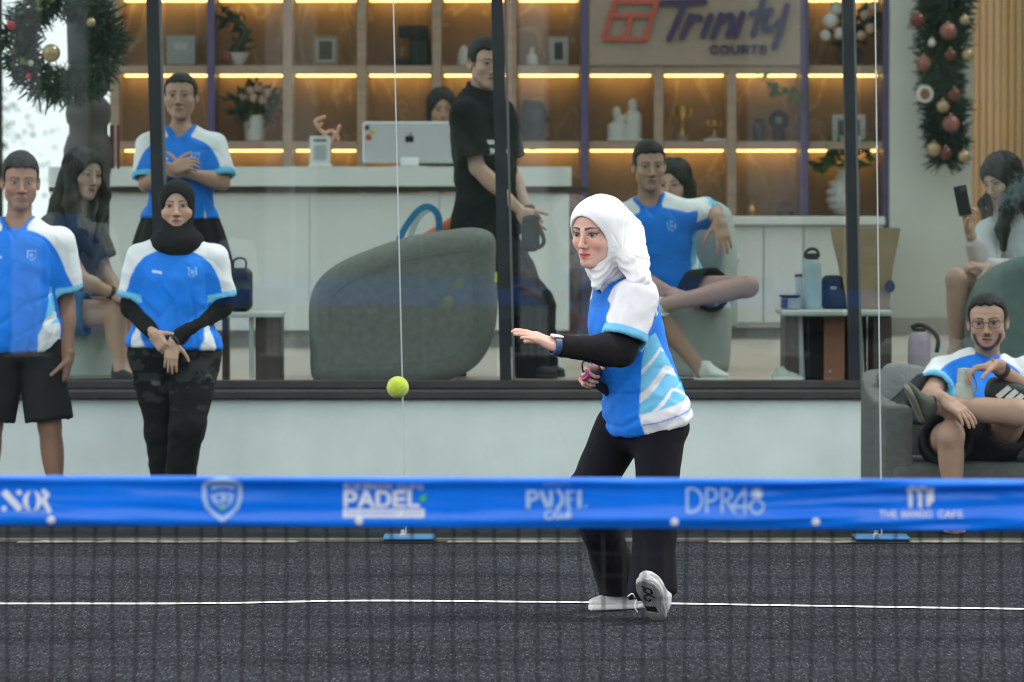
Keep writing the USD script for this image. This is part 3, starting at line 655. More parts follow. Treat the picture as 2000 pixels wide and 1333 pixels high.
import manifold3d
def union(ms):
    "one closed surface of several overlapping ones"
    try:
        t = None
        for m in ms:
            M = manifold3d.Manifold(manifold3d.Mesh(m.vertices.astype(np.float32), m.faces.astype(np.uint32)))
            if M.status() != manifold3d.Error.NoError or M.is_empty(): raise ValueError
            t = M if t is None else t + M
        q = t.to_mesh(); return trimesh.Trimesh(q.vert_properties[:, :3], q.tri_verts, process=False)
    except Exception:
        return trimesh.util.concatenate(ms)
def vnormals(m):
    v, f = m.vertices, m.faces; n = np.zeros_like(v); c = np.cross(v[f[:, 1]] - v[f[:, 0]], v[f[:, 2]] - v[f[:, 0]])
    for k in range(3): np.add.at(n, f[:, k], c)
    return n / (np.linalg.norm(n, axis=1, keepdims=True) + 1e-15)
def relax(m, it=2):
    "light Taubin smoothing that takes the grid steps out"
    from scipy.sparse import coo_matrix
    f = m.faces; e = np.vstack([f[:, [0, 1]], f[:, [1, 2]], f[:, [2, 0]]]); e = np.vstack([e, e[:, ::-1]]); n = len(m.vertices)
    A = coo_matrix((np.ones(len(e)), (e[:, 0], e[:, 1])), shape=(n, n)).tocsr(); A.data[:] = 1; d = np.maximum(np.asarray(A.sum(1)).ravel(), 1)
    v = m.vertices.copy()
    for _ in range(it):
        v = v + 0.5 * ((A @ v) / d[:, None] - v); v = v - 0.52 * ((A @ v) / d[:, None] - v)
    m.vertices = v; return m
def cloth(par, name, shape, lo, hi, h, material, color, fold=None, label=None, it=2):
    m = relax(netmesh(shape, lo, hi, h), it); v = np.array(m.vertices)
    if not len(v): raise ValueError('empty ' + name)
    if callable(color): col = color(v)
    else: col = np.tile(color, (len(v), 1))
    if fold is not None: m.vertices = v + vnormals(m) * fold(v)[:, None]
    return obj(par, name, m, material, col=col, label=label)
def ridges(p, dirv, freq, stretch, amp, seed):
    "creases running along dirv: noise stretched along it"
    d = nrm(dirv); q = p + (stretch - 1) * (p @ d)[:, None] * d
    f = meshkit.noise(q * freq, seed) + 0.5 * meshkit.noise(q * freq * 2.1, seed + 3)
    return amp * (1 - np.abs(2 * (f / 1.5) - 1) * 1.6)
def drape(T, L, amp=0.004, fu=30.0, seed=0):
    "hanging creases below the chest and slanted ones across the waist"
    def f(p):
        u, v, t = T.local(p); k = t / L; n = meshkit.noise(p * 4.5, seed); m = meshkit.noise(p * 9 + 7, seed + 1)
        cr = lambda ph, w: 0.3 - np.exp(-(np.sin(ph) / w) ** 2)
        hang = cr(u * fu + 7 * n + 1.5 * v * fu * 0.3, 0.35) * np.clip((0.75 - k) / 0.35, 0, 1) * (0.35 + m)
        slant = cr(t * 30 + u * 16 + 6 * n, 0.30) * np.exp(-((k - 0.22) / 0.26) ** 2) * (0.2 + m)
        pull = cr((t + np.abs(u) * 0.8) * 34 + 5 * m, 0.3) * np.exp(-((k - 0.80) / 0.10) ** 2) * np.clip(np.abs(u) / 0.1, 0, 1) * 0.5
        return amp * (hang + 0.9 * slant + pull)
    return f
M_skin = mat('skin', 'Cd', 0.52, 0.10, 26.0, spec=0.35, sss=0.12, bump=0.05, bscale=320)
M_jersey = mat('jersey_fabric', 'Cd', 0.72, 0.06, 14.0, spec=0.35, sheen=0.05, bump=0.10, bscale=420)
M_cotton = mat('cotton_fabric', 'Cd', 0.92, 0.10, 18.0, spec=0.12, sheen=0.02, bump=0.16, bscale=300)
M_hair = mat('hair', 'Cd', 0.55, 0.35, 30.0, spec=0.22, bump=0.5, bscale=110)
M_strand = mat('hair_strand', (0.016, 0.014, 0.014), 0.4, 0.4, 30.0, spec=0.4)
M_shoe = mat('shoe_knit', 'Cd', 0.7, 0.10, 60.0, bump=0.25, bscale=500)
M_lens = glassmat('lens', (0.95, 0.95, 0.95), 0.06)
BLUE, WHITE, SKYB = np.array([0.001, 0.195, 0.80]), np.array([0.76, 0.77, 0.80]), np.array([0.17, 0.56, 0.84])
HAIRC = np.array([0.0075, 0.007, 0.007])
MALE = [(-0.22, 0.10, 0.08, 0.09), (-0.12, 0.145, 0.095, 0.115), (0.0, 0.160, 0.105, 0.115), (0.30, 0.145, 0.105, 0.090), (0.60, 0.162, 0.115, 0.100), (0.80, 0.165, 0.100, 0.105), (0.93, 0.125, 0.070, 0.085), (1.03, 0.060, 0.050, 0.056)]
FEMALE = [(-0.22, 0.10, 0.08, 0.09), (-0.12, 0.155, 0.095, 0.120), (0.0, 0.160, 0.100, 0.115), (0.30, 0.122, 0.090, 0.080), (0.60, 0.135, 0.118, 0.090), (0.80, 0.145, 0.095, 0.090), (0.93, 0.115, 0.065, 0.075), (1.03, 0.052, 0.045, 0.050)]
def torso(o, up, fwd, L, rows, w=1.0, dp=1.0, add=0.0, lo=None, hi=None, belly=0.0, hem=0.0, shift=None):
    "rows as fractions of the torso length L"
    r = []
    for t, a, bf, bb in rows:
        g = hem * np.clip((0.45 - t) / 0.5, 0, 1.2)
        r.append([t * L, a * w + add + g, bf * dp + add + g + belly * math.exp(-((t - 0.22) / 0.26) ** 2), bb * dp + add + g])
    q = np.array(r); f = PchipInterpolator(q[:, 0], q[:, 1:]); t0, t1 = q[0, 0] if lo is None else lo * L, q[-1, 0] if hi is None else hi * L
    tt = np.linspace(t0, t1, 14)
    return Loft(o, up, fwd, [[t, *f(t)] + ([0, 0] if shift is None else [0, shift(t / L)]) for t in tt])
HANG = PchipInterpolator([0.0, 0.055, 0.10, 0.14, 0.17, 0.195, 0.215, 0.25], [0.04, 0.046, 0.062, 0.085, 0.120, 0.170, 0.235, 0.32])
def team_color(T, L, arms, neck, rn=0.075, accent=None, badge=True, hang=False):
    "the blue team shirt: white shoulders running down the sleeves, sky blue cuffs and side panels"
    def f(p):
        u, v, t = T.local(p); au = np.abs(u); c = np.tile(BLUE, (len(p), 1)); tt = t / L
        st = lambda d, e: np.clip(0.5 - d / e, 0, 1)[:, None]
        mix = lambda col, w: c.__setitem__(slice(None), c * (1 - w) + np.asarray(col) * w)
        line = 1.0 * L + 0.005 - (np.minimum(au, 0.172) - 0.06) * 0.42
        wv = 0.006 * np.sin(v * 60)
        onarm = np.zeros(len(p), bool)
        # side panels
        i = np.clip((t - T.t0) / (T.t1 - T.t0) * 199, 0, 199).astype(int); a = T.tab[i, 0]
        sd = np.maximum(np.abs(v + 0.008) - (0.040 + 0.085 * np.clip((0.60 - tt) / 0.6, 0, 1)), 0.55 * a - au)
        sp = st(sd, 0.006) * (tt < 0.60)[:, None] * (accent is None); mix(SKYB, sp)
        zz = np.abs(((t * 9.0 + np.abs(v) * 5.0) % 1.0) - 0.5); mix(WHITE, sp * st(0.36 - zz, 0.03) * (tt < 0.36)[:, None] * (tt > 0.08)[:, None])
        mix(WHITE, sp * st(tt - 0.10 - 1.2 * (v * 0), 0.01))
        if not hang: mix(WHITE, st(line - t - 0.052 - wv, 0.006) * (au > 0.055)[:, None])
        for S, E, send in arms:
            d = E - S; ln = np.linalg.norm(d); d = d / ln; q = p - S; s_ = q @ d; rad = q - s_[:, None] * d; rr = np.linalg.norm(rad, axis=1) + 1e-9
            o = T.up * 0.75 + (T.r * np.sign((S - T.o) @ T.r)) * 0.9; o = nrm(o - d * (o @ d))
            ca = (rad @ o) / rr; m = (s_ > 0.01) & (rr < 0.115) & ((au > T.tab[i, 0] * 0.72) | (s_ > 0.05))
            w = (m & (s_ > 0.02))[:, None]
            c[:] = np.where(w & ((s_ > 0.035) & (t < line - 0.075))[:, None], BLUE, c)
            if not hang: mix(WHITE, st(0.60 - 0.75 * np.clip(1 - s_ / 0.13, 0, 1) - ca + 0.03 * np.sin(s_ * 40), 0.08) * (w & (s_ > 0.02)[:, None]))
            if hang: mix(WHITE, st(L - HANG(np.clip(au, 0, 0.25)) - t - 0.3 * wv, 0.006) * (au > 0.055)[:, None] * (s_ > -0.2)[:, None] * ((u * ((S - T.o) @ T.r)) > 0)[:, None])
            mix(SKYB, st(send - 0.024 - s_, 0.004) * (w & ((s_ < send + 0.012) & (rr < 0.098))[:, None]))
        dn = np.linalg.norm((p - neck) - ((p - neck) @ T.up)[:, None] * T.up, axis=1)
        vv = np.where(v > 0, 0.030 + np.maximum(0.0, 0.0) , 0.0)
        mix(BLUE * 0.85, st(dn - rn, 0.004) * (t > 0.86 * L)[:, None])
        if badge:
            bu, bt = u + 0.078, t - 0.70 * L; fr = (v > 0)
            e = np.maximum(np.abs(bu) - 0.018, np.maximum(bt - 0.022, -bt - 0.024 + np.abs(bu) * 0.8)); mix((0.35, 0.60, 0.90), st(np.abs(e + 0.0015) - 0.0018, 0.002) * fr[:, None])
            mix((0.35, 0.6, 0.9), st(np.hypot(bu, bt) - 0.008, 0.003) * fr[:, None] * 0.7)
            e = np.maximum(np.abs(u - 0.075) - 0.022, np.abs(bt + 0.004 - 0.15 * (u - 0.075)) - 0.005); mix(WHITE, st(e, 0.003) * fr[:, None] * 0.85)
        if accent is not None: accent(p, u, v, t, c, mix, st)
        return c
    return f
def shoe(par, ankle, toe, up, material, color, sole=(0.75, 0.75, 0.74), k=1.0, name='shoe'):
    "low trainer from under the ankle to the toe; ankle and toe lie on the sole line"
    a, b = np.asarray(ankle, float), np.asarray(toe, float); f = nrm(b - a); up = nrm(np.asarray(up, float) - f * (np.asarray(up, float) @ f))
    heel = a - f * 0.055 * k; L = np.linalg.norm(b - heel)
    rows = [(0.0, 0.022, 0.030, 0.022), (0.02, 0.032, 0.050, 0.03), (0.28 * L, 0.035, 0.052, 0.03), (0.45 * L, 0.037, 0.046, 0.03), (0.65 * L, 0.044, 0.026, 0.03), (0.85 * L, 0.038, 0.012, 0.03), (L, 0.013, 0.002, 0.02)]
    U = Loft(heel + up * 0.036 * k, f, up, [(t, w * k, bf * k, bb * k) for t, w, bf, bb in rows])
    S = Shape().add(U).add(Cap(a + up * 0.05 * k, a + up * 0.085 * k - f * 0.01, 0.040 * k, 0.036 * k), 0.03).also(Half(a + up * 0.016 * k, -up)).also(Half(a + up * 0.098 * k, up))
    m = relax(netmesh(S, np.minimum(heel, b) - 0.14, np.maximum(heel, b) + 0.14, 0.005))
    obj(par, name, m, material, col=np.tile(color, (len(m.vertices), 1)))
    So = Shape().add(Loft(heel + up * 0.012 * k, f, up, [(t, (w + 0.004) * k, 0.012 * k, 0.012 * k) for t, w, bf, bb in rows], 3.0))
    m = relax(netmesh(So, np.minimum(heel, b) - 0.1, np.maximum(heel, b) + 0.1, 0.005)); obj(par, 'sole', m, material, col=np.tile(sole, (len(m.vertices), 1)))
def shorthair(H, line=None, thick=0.004, top=0.008, fade=0.5):
    "close hair cap following the skull, cut along a hairline given as (y, z) pairs"
    line = line or [(-0.13, -0.055), (-0.09, -0.055), (-0.055, -0.045), (-0.030, 0.000), (0.005, 0.004), (0.020, -0.022), (0.032, -0.012), (0.042, 0.040), (0.056, 0.062), (0.075, 0.066), (0.11, 0.068)]
    g = PchipInterpolator(*np.array(line).T); w = H.wide
    E = Ell((0, -0.016, 0.030 + top * 0.6), (0.073 * w + thick * 0.8, 0.094 + thick, 0.082 + thick + top * 0.6)); E2 = Ell((0, 0.034, 0.041 + top * 0.75), (0.060 * w + thick * 0.8, 0.052 + thick * 0.75, 0.055 + thick + top * 0.6))
    H.hairline = g
    def f(p):
        q = ((p - H.o.astype(np.float32)) @ H.R.T.astype(np.float32)) / np.float32(H.k)
        d = smin(E(q), E2(q), 0.03)
        zl = g(np.clip(q[:, 1], line[0][0], line[-1][0])) + 0.004 * np.sin(q[:, 0] * 160 + 1.0) * (q[:, 1] > 0.05)
        return smax(d, (zl - q[:, 2]) * 0.6, 0.004) * H.k
    return f
def add_hair(par, H, f, color=HAIRC, h=0.0045, lo=None, hi=None, amp=0.003, label=None, dirv=None, material=None, freq=45):
    lo = H.o - 0.17 if lo is None else lo; hi = H.o + 0.17 if hi is None else hi
    m = relax(netmesh(Fn(f) if not isinstance(f, Shape) else f, lo, hi, h)); v = np.array(m.vertices); d = H.vec((0, -0.6, 0.3)) if dirv is None else dirv
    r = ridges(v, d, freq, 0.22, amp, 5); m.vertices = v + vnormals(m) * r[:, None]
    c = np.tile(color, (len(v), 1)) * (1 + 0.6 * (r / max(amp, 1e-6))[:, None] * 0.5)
    obj(par, 'hair', m, material or M_hair, col=np.clip(c, 0.003, 1), label=label)
def limb(S, a, b, c, r, k=0.02, bulge=0.0):
    "two tapered bones, an elbow or knee between them"
    S.add(Cap(a, b, r[0], r[1]), k); S.add(Cap(b, c, r[1], r[2]), 0.015)
    if bulge:
        d = nrm(c - b); m = b + (c - b) * 0.28; R = frame(d, (0.3, 0.2, 1) if abs(d[2]) < 0.8 else (0, 1, 0.1)); S.add(Ell(m, (r[1] * (1 + bulge), np.linalg.norm(c - b) * 0.30, r[1] * (1 + bulge)), R), 0.02)
    return S
def body(par, S, head, hands, skin, h=0.008, hh=0.0034, hand_h=0.0034, lo=None, hi=None, paint=None, label=None):
    "skin of a person as one closed surface: trunk and limbs, head and hands"
    ms = [relax(netmesh(S, lo, hi, h))]
    if head is not None: ms.append(relax(netmesh(head, head.o - 0.16 * head.k, head.o + 0.16 * head.k, hh), 1))
    for q in hands: ms.append(relax(netmesh(q, q.lo, q.hi, hand_h), 1))
    m = union(ms); v = np.array(m.vertices); c = np.tile(np.asarray(skin, float), (len(v), 1))
    if head is not None: c = head.color(v, c)
    for q in hands: c = q.color(v, c, skin)
    if paint is not None: c = paint(v, c)
    return obj(par, 'body', m, M_skin, col=c)
# ------------------------------------------------------------------ the cast
V3 = lambda *a: np.array(a, float)
def lerp(a, b, t): return a + (b - a) * t
class Fig:
    "joints of one person and the shared steps of dressing the figure"
    def __init__(s, label, head, J, fwd, rows, skin, L=None, w=1.0, dp=1.0, belly=0.0, group=None, arm=(0.047, 0.038, 0.025), leg=(0.078, 0.052, 0.034), base=None, up=None, armk=1.0):
        s.J = {k: np.asarray(v, float) for k, v in J.items()}; s.head = head; s.skin = skin; s.fwd = np.asarray(fwd, float)
        s.up = nrm(s.J['neck'] - s.J['pelvis']) if up is None else nrm(up); s.L = L or float(np.linalg.norm(s.J['neck'] - s.J['pelvis'])); s.rows, s.w, s.dp, s.belly = rows, w, dp, belly
        pts = np.array(list(s.J.values()) + [head.o]); s.lo, s.hi = pts.min(0) - 0.22, pts.max(0) + 0.22
        b = s.J['pelvis'].copy(); b[2] = pts[:, 2].min() - 0.08 if base is None else base
        s.p = thing('person', label, 'person', b, group); s.arm, s.leg = np.array(arm) * armk, leg; s.hands = []
    def torso(s, add=0.0, lo=None, hi=None, hem=0.0, w=1.0, rows=None): return torso(s.J['pelvis'], s.up, s.fwd, s.L, rows or s.rows, s.w * w, s.dp, add, lo, hi, s.belly, hem)
    def skeleton(s):
        J, S, h = s.J, Shape(), s.head
        S.add(s.torso(-0.004))
        S.add(Cap(J['neck'] - s.up * 0.05, h.out((0, -0.020, -0.055)), 0.056 if not h.fem else 0.046, (0.054 if not h.fem else 0.045)), 0.03)
        S.add(Cap(h.out((0, -0.02, -0.05)), h.out((0, -0.02, 0.02)), 0.04, 0.04), 0.02)
        for q in 'LR':
            if 'e' + q in J: limb(S, J['s' + q], J['e' + q], J['w' + q], s.arm, 0.05, 0.05)
            if 'k' + q in J:
                S.add(Cap(J['h' + q], J['k' + q], s.leg[0], s.leg[1]), 0.05); S.add(Cap(J['k' + q], J['a' + q], s.leg[1] * 0.97, s.leg[2]), 0.02)
                d = nrm(J['a' + q] - J['k' + q]); bk = nrm(nrm(J['h' + q] - J['k' + q]) - d * (nrm(J['h' + q] - J['k' + q]) @ d) - 0.25 * s.fwd)
                S.add(Ell(lerp(J['k' + q], J['a' + q], 0.30) + bk * 0.014, (0.046, 0.11, 0.046), np.stack([nrm(np.cross(d, bk)), d, bk])), 0.03)
                if 't' + q in J: S.add(Cap(J['a' + q], J['t' + q], s.leg[2], 0.022), 0.03); S.add(Cap(J['a' + q], J['a' + q] + nrm(J['a' + q] - J['t' + q]) * 0.03 + d * 0.045, s.leg[2], 0.028), 0.02)
        return S
    def body(s, h=0.008, hh=0.0036, paint=None, extra=None):
        S = s.skeleton()
        if extra is not None: extra(S)
        body(s.p, S, s.head, s.hands, s.skin, h, hh, 0.0038, s.lo, s.hi, paint)
    def sleeve(s, q, send, r0=0.066, r1=0.076):
        A, B = s.J['s' + q], s.J['e' + q]; d = nrm(B - A); e = A + d * send
        c = Shape().add(Cap(A - d * 0.0, A + d * (send + 0.03), r0, r1)).also(Half(e, d)).cut(Cap(e - d * 0.02, e + d * 0.09, r1 - 0.011, r1 - 0.008))
        return c
    def shirt(s, add=0.016, send=0.20, hemt=-0.12, hem=0.02, h=0.006, color=None, fold=None, v=0.0, rn=0.062, r0=0.066, r1=0.076, material=None, name='shirt', w=1.0, accent=None, badge=True, rows=None, crn=0.078, k=0.05, arms='LR', hang=False):
        T = s.torso(add, hemt, None, hem, w, rows); S = Shape().add(T); J = s.J; sends = send if isinstance(send, dict) else {'L': send, 'R': send}
        for q in arms: S.add(s.sleeve(q, sends[q], r0, r1), k)
        S.cut(s.torso(add - 0.013, hemt - 0.1, hemt + 0.05, hem, w, rows)).also(Half(J['pelvis'] + s.up * (hemt * s.L), -s.up), 0.0).cut(Half(J['pelvis'] + s.up * (1.035 * s.L), -s.up), 0.01)
        S.cut(Cap(J['neck'] - s.up * 0.02 + s.fwd * 0.012, J['neck'] + s.up * 0.2 + s.fwd * 0.03, rn, rn + 0.01), 0.006)
        if v: 
            def vee(p):
                u, f, t = T.local(p); return np.maximum((np.abs(u) - (t - (s.L * 0.98 - v)) * 0.62) * 0.8, np.maximum(-f + 0.03, -(T(p) + 0.013)))
            S.cut(Fn(vee), 0.003)
        A = [(J['s' + q], J['e' + q], sends[q]) for q in arms]
        col = team_color(T, s.L, A, J['neck'] + s.fwd * 0.02, crn, accent, badge, hang) if color is None else color
        dr = drape(T, s.L, 0.0060, 30.0, int(abs(J['neck'][0]) * 100) % 17)
        f = fold or (lambda p: dr(p) + ridges(p, s.up * 0.6 + np.cross(s.fwd, s.up) * 0.8, 9, 0.35, 0.007, 2) + ridges(p, s.up, 22, 0.3, 0.0022, 8))
        lo = np.minimum(s.lo, 1e9); m = cloth(s.p, name, S, s.lo, s.hi, h, material or M_jersey, col, f); s.T = T; return m
    def shorts(s, ends, color=(0.018, 0.019, 0.021), r0=0.095, r1=0.105, top=0.12, h=0.008, name='shorts', hollow=True, material=None, fold=0.007, add=0.012):
        S = Shape().add(s.torso(add, None, top)); J = s.J
        S.also(Half(J['pelvis'] + s.up * top * s.L, s.up))
        for q in 'LR':
            if 'k' + q not in J: continue
            A, B = J['h' + q], J['k' + q]; e = lerp(A, B, ends); d = nrm(B - A)
            c = Shape().add(Cap(A, lerp(A, B, ends + 0.08), r0, r1)).also(Half(e, d))
            if hollow: c.cut(Cap(e - d * 0.03, e + d * 0.1, r1 - 0.014, r1 - 0.010))
            S.add(c, 0.04)
        cloth(s.p, name, S, s.lo, s.hi, h, material or M_cotton, color, lambda p: ridges(p, (0.3, 0.2, 1), 10, 0.4, fold, 6))
    def trousers(s, rad, color, flare=None, top=0.12, h=0.007, material=None, fold=0.005, name='trousers', add=0.012, k=0.05):
        S = Shape().add(s.torso(add, None, top)); J = s.J; S.also(Half(J['pelvis'] + s.up * top * s.L, s.up)); r0, r1, r2 = rad
        for q in 'LR':
            a = J['a' + q]; d = nrm(a - J['k' + q])
            c = Shape().add(Cap(J['h' + q], J['k' + q], r0, r1)).add(Cap(J['k' + q], a + d * 0.02, r1, r2), 0.03).also(Half(a + d * 0.035, d))
            S.add(c, k)
        cloth(s.p, name, S, s.lo, s.hi, h, material or M_cotton, color, lambda p: ridges(p, (0.2, 0.2, 1), 12, 0.35, fold, 6) + ridges(p, (1, 0.2, 0.25), 14, 0.3, fold * 0.6, 9))
def ring(par, name, c, axis, r, w, th, material, label=None):
    "a band round a wrist"
    m = lathe([(r, -w / 2), (r + th, -w / 2 + th * 0.3), (r + th, w / 2 - th * 0.3), (r, w / 2), (r - 0.002, w / 2), (r - 0.002, -w / 2), (r, -w / 2)], c, 20, nrm(axis))
    obj(par, name, m, material, smooth=40, label=label)

# ---- the player
d0 = 16.50
PJ = dict(pelvis=P(1264, 812, 16.50), neck=P(1204, 550, 16.42), sL=P(1243, 580, 16.29), eL=P(1213, 686, 16.24), wL=P(1092, 676, 16.12), sR=P(1206, 588, 16.57), eR=P(1228, 695, 16.72), wR=P(1166, 724, 16.46),
          hL=P(1287, 838, 16.44), kL=P(1281, 985, 16.36), aL=P(1274, 1152, 16.33), hR=P(1211, 838, 16.58), kR=P(1149, 966, 16.46), aR=P(1216, 1158, 16.73))
phi = math.radians(62); pf = V3(-math.sin(phi), -math.cos(phi), 0)
hy, hp = math.radians(36), math.radians(9)
SK1 = (0.66, 0.405, 0.320)
PH = Head(P(1168, 451, 16.36), (-math.sin(hy) * math.cos(hp), -math.cos(hy) * math.cos(hp), -math.sin(hp)), (0.02, 0, 1), 1.0, fem=True, skin=SK1, lips=(0.58, 0.10, 0.13), blush=0.5, lash=1.0, gaze=-0.0012, brow=1.15, ears=False, slim=1.09, wide=1.03)
PROWS = [(-0.22, 0.10, 0.09, 0.10), (-0.12, 0.148, 0.115, 0.122), (0.0, 0.150, 0.118, 0.124), (0.20, 0.134, 0.108, 0.110), (0.5, 0.122, 0.108, 0.100), (0.7, 0.130, 0.112, 0.100), (0.85, 0.125, 0.080, 0.098), (0.95, 0.105, 0.060, 0.085), (1.03, 0.052, 0.050, 0.055)]
pl = Fig('woman in white headscarf striding on the court with racket and raised hand', PH, PJ, pf, PROWS, SK1, w=0.97, dp=0.96, arm=(0.044, 0.036, 0.025), leg=(0.085, 0.055, 0.036), base=0.0)
pl.hands = [Hand(PJ['wL'] + V3(-0.004, 0, 0), (-0.90, -0.22, 0.36), (-0.25, 0.30, -0.92), (0, 1, 0.1), curl=(0.10, 0.12, 0.10), spread=0.05, k=0.95, tcurl=0.2, tout=0.45),
            Hand(PJ['wR'], (-0.55, -0.80, -0.15), (0.60, -0.45, -0.55), (0.1, 0, 1), curl=(0.9, 1.1, 0.7), spread=0.02, k=0.92, tcurl=0.6)]
pl.body(0.008, 0.0024)
def pacc(p, u, v, t, c, mix, st):
    L = pl.L; tt = t / L; side = (u < 0.04)[:, None]
    w = 0.024 + 0.075 * np.clip((0.62 - tt) / 0.55, 0, 1); cen = -0.006 - 0.012 * np.clip((0.5 - tt), 0, 1)
    e = np.abs(v - cen) - w; sp = st(e, 0.005) * (tt < 0.62)[:, None] * (np.abs(u) > 0.05)[:, None]; mix(SKYB, sp)
    q = t * 12.5 + np.abs(v + 0.035) * 8.5 - 0.1; zz = np.abs((q % 1.0) - 0.5); mix(WHITE, sp * st(0.32 - zz, 0.03) * ((q > 1.0) & (q < 3.0))[:, None])
    mix(WHITE, sp * st(tt - 0.085, 0.008)); mix(BLUE, sp * st(np.abs(tt - 0.01) - 0.006, 0.004) * 0.7)
def pfold(p):
    u, v, t = pl.T0.local(p); lowk = np.clip((0.5 - t / pl.L) / 0.5, 0, 1)
    a = ridges(p, pf * -0.8 + V3(0, 0, -0.55), 11, 0.26, 0.017, 2) * (0.15 + 0.85 * lowk)
    b = ridges(p, V3(0.7, 0.3, 0.62), 15, 0.24, 0.0075, 12) + ridges(p, V3(-0.2, 0.3, 1), 30, 0.3, 0.0016, 8)
    cr = 0.3 - np.exp(-(np.sin(t * 62 + v * 10 + 7 * meshkit.noise(p * 5, 3)) / 0.32) ** 2)
    return 0.55 * a + 0.7 * b + pdr(p) + 0.0050 * cr * np.clip((0.42 - t / pl.L) / 0.35, 0, 1) * (0.3 + meshkit.noise(p * 7)) + 0.002 * np.sin(t * 95 + v * 14) * np.exp(-((t + 0.0) / 0.05) ** 2)
pl.T0 = pl.torso(0.018, -0.05); pdr = drape(pl.T0, pl.L, 0.0035, 24.0, 5)
pl.shirt(0.016, {'L': 0.150, 'R': 0.15}, -0.055, 0.004, 0.0042, None, pfold, rn=0.060, r0=0.070, r1=0.078, accent=pacc, crn=0.082, k=0.06)
S = Shape()
for q in 'LR':
    a, b, c = PJ['s' + q], PJ['e' + q], PJ['w' + q]; S.add(Cap(lerp(a, b, 0.2), b, 0.053, 0.048)); S.add(Cap(b, lerp(b, c, 0.93 if q == 'L' else 0.9), 0.047, 0.037), 0.03)
    S.add(Ell(lerp(b, c, 0.25), (0.052, 0.052, 0.052)), 0.03)
cloth(pl.p, 'sleeve', S, pl.lo, pl.hi, 0.0045, M_cotton, (0.016, 0.015, 0.018), lambda p: ridges(p, (0.1, 0.3, 1), 26, 0.35, 0.0032, 4) + 0.006 * np.sin(p[:, 0] * 190) * np.exp(-((p - lerp(PJ['eL'], PJ['wL'], 0.05)) ** 2).sum(1) / 0.05 ** 2) * 0.35)
# flared trousers
S = Shape().add(pl.torso(0.010, None, 0.10)).also(Half(PJ['pelvis'] + pl.up * 0.10 * pl.L, pl.up))
for q, rr, hz in (('L', (0.090, 0.063, 0.062, 0.083), 0.10), ('R', (0.090, 0.066, 0.056, 0.074), 0.045)):
    h_, k_, a_ = PJ['h' + q], PJ['k' + q], PJ['a' + q]; d = nrm(a_ - k_); m_ = lerp(k_, a_, 0.35)
    c = Shape().add(Cap(h_, k_, rr[0], rr[1])).add(Cap(k_, m_, rr[1], rr[2]), 0.03).add(Cap(m_, a_ + d * 0.06, rr[2], rr[3]), 0.03).also(Half(V3(a_[0], a_[1], hz if q == 'R' else 0.085), V3(0.1, -0.25, -1)))
    S.add(c, 0.035)
cloth(pl.p, 'trousers', S, pl.lo, pl.hi + 0.05, 0.006, M_cotton, (0.010, 0.010, 0.015), lambda p: (ridges(p, (0.1, 0.1, 1), 13, 0.22, 0.008, 6) + ridges(p, (0.5, 0.2, 1), 22, 0.25, 0.003, 3)) * np.clip((0.72 - p[:, 2]) / 0.3, 0.12, 1))
# headscarf
def scarf(H, neck, up, fwd, face=(0.066, 0.086, -0.022), off=0.010, bun=0.046, low=1.12, bc=-0.072):
    S = Shape(); o = off
    def hd(p):
        q = ((p - H.o.astype(np.float32)) @ H.R.T.astype(np.float32)) / np.float32(H.k)
        d = Ell((0, -0.018, 0.028), (0.073 + o, 0.096 + o, 0.083 + o))(q)
        d = smin(d, Ell((0, 0.030, 0.036), (0.063 + o, 0.056 + o, 0.058 + o))(q), 0.03)
        d = smin(d, Ell((0, 0.022, -0.040), (0.060 + o, 0.060 + o * 0.6, 0.078 + o * 0.7))(q), 0.04)
        if bun: d = smin(d, Ell((0, bc, 0.004), (0.062, bun, 0.066))(q), 0.06)
        d = smin(d, Cap((0, -0.030, -0.05), (0, -0.040, -0.15), 0.058, 0.058)(q), 0.05)
        yf = q[:, 1]; k0 = np.hypot(q[:, 0] / face[0], (q[:, 2] - face[2]) / np.where(q[:, 2] > face[2], face[1], face[1] * low))
        hole = np.maximum((k0 - 1) * 0.05, -0.004 - yf + 0.35 * np.maximum(np.abs(q[:, 0]) - 0.03, 0))
        return smax(d, -hole, 0.006) * H.k
    S.add(Fn(hd)); return S
S = scarf(PH, PJ["neck"], pl.up, pf, low=1.24)
nk = PJ['neck']
S.add(Cap(PH.out((0, -0.016, -0.132)), nk + V3(-0.012, -0.01, 0.02), 0.051, 0.058), 0.03)
S.add(Cap(P(1172, 530, 16.33), P(1164, 558, 16.32), 0.030, 0.016), 0.03)
kn = P(1217, 494, 16.30)
tl = [P(1220, 482, 16.36), P(1236, 512, 16.31), P(1249, 548, 16.27), P(1266, 584, 16.27), P(1280, 614, 16.29)]
for i in range(4): S.add(Cap(tl[i], tl[i + 1], (0.040, 0.036, 0.027, 0.016)[i], (0.036, 0.027, 0.016, 0.006)[i]), 0.04)
S.add(Cap(P(1232, 455, 16.42), P(1248, 508, 16.36), 0.045, 0.024), 0.06)
S.cut(Cap(P(1212, 497, 16.20), P(1222, 503, 16.20), 0.012, 0.004), 0.03)
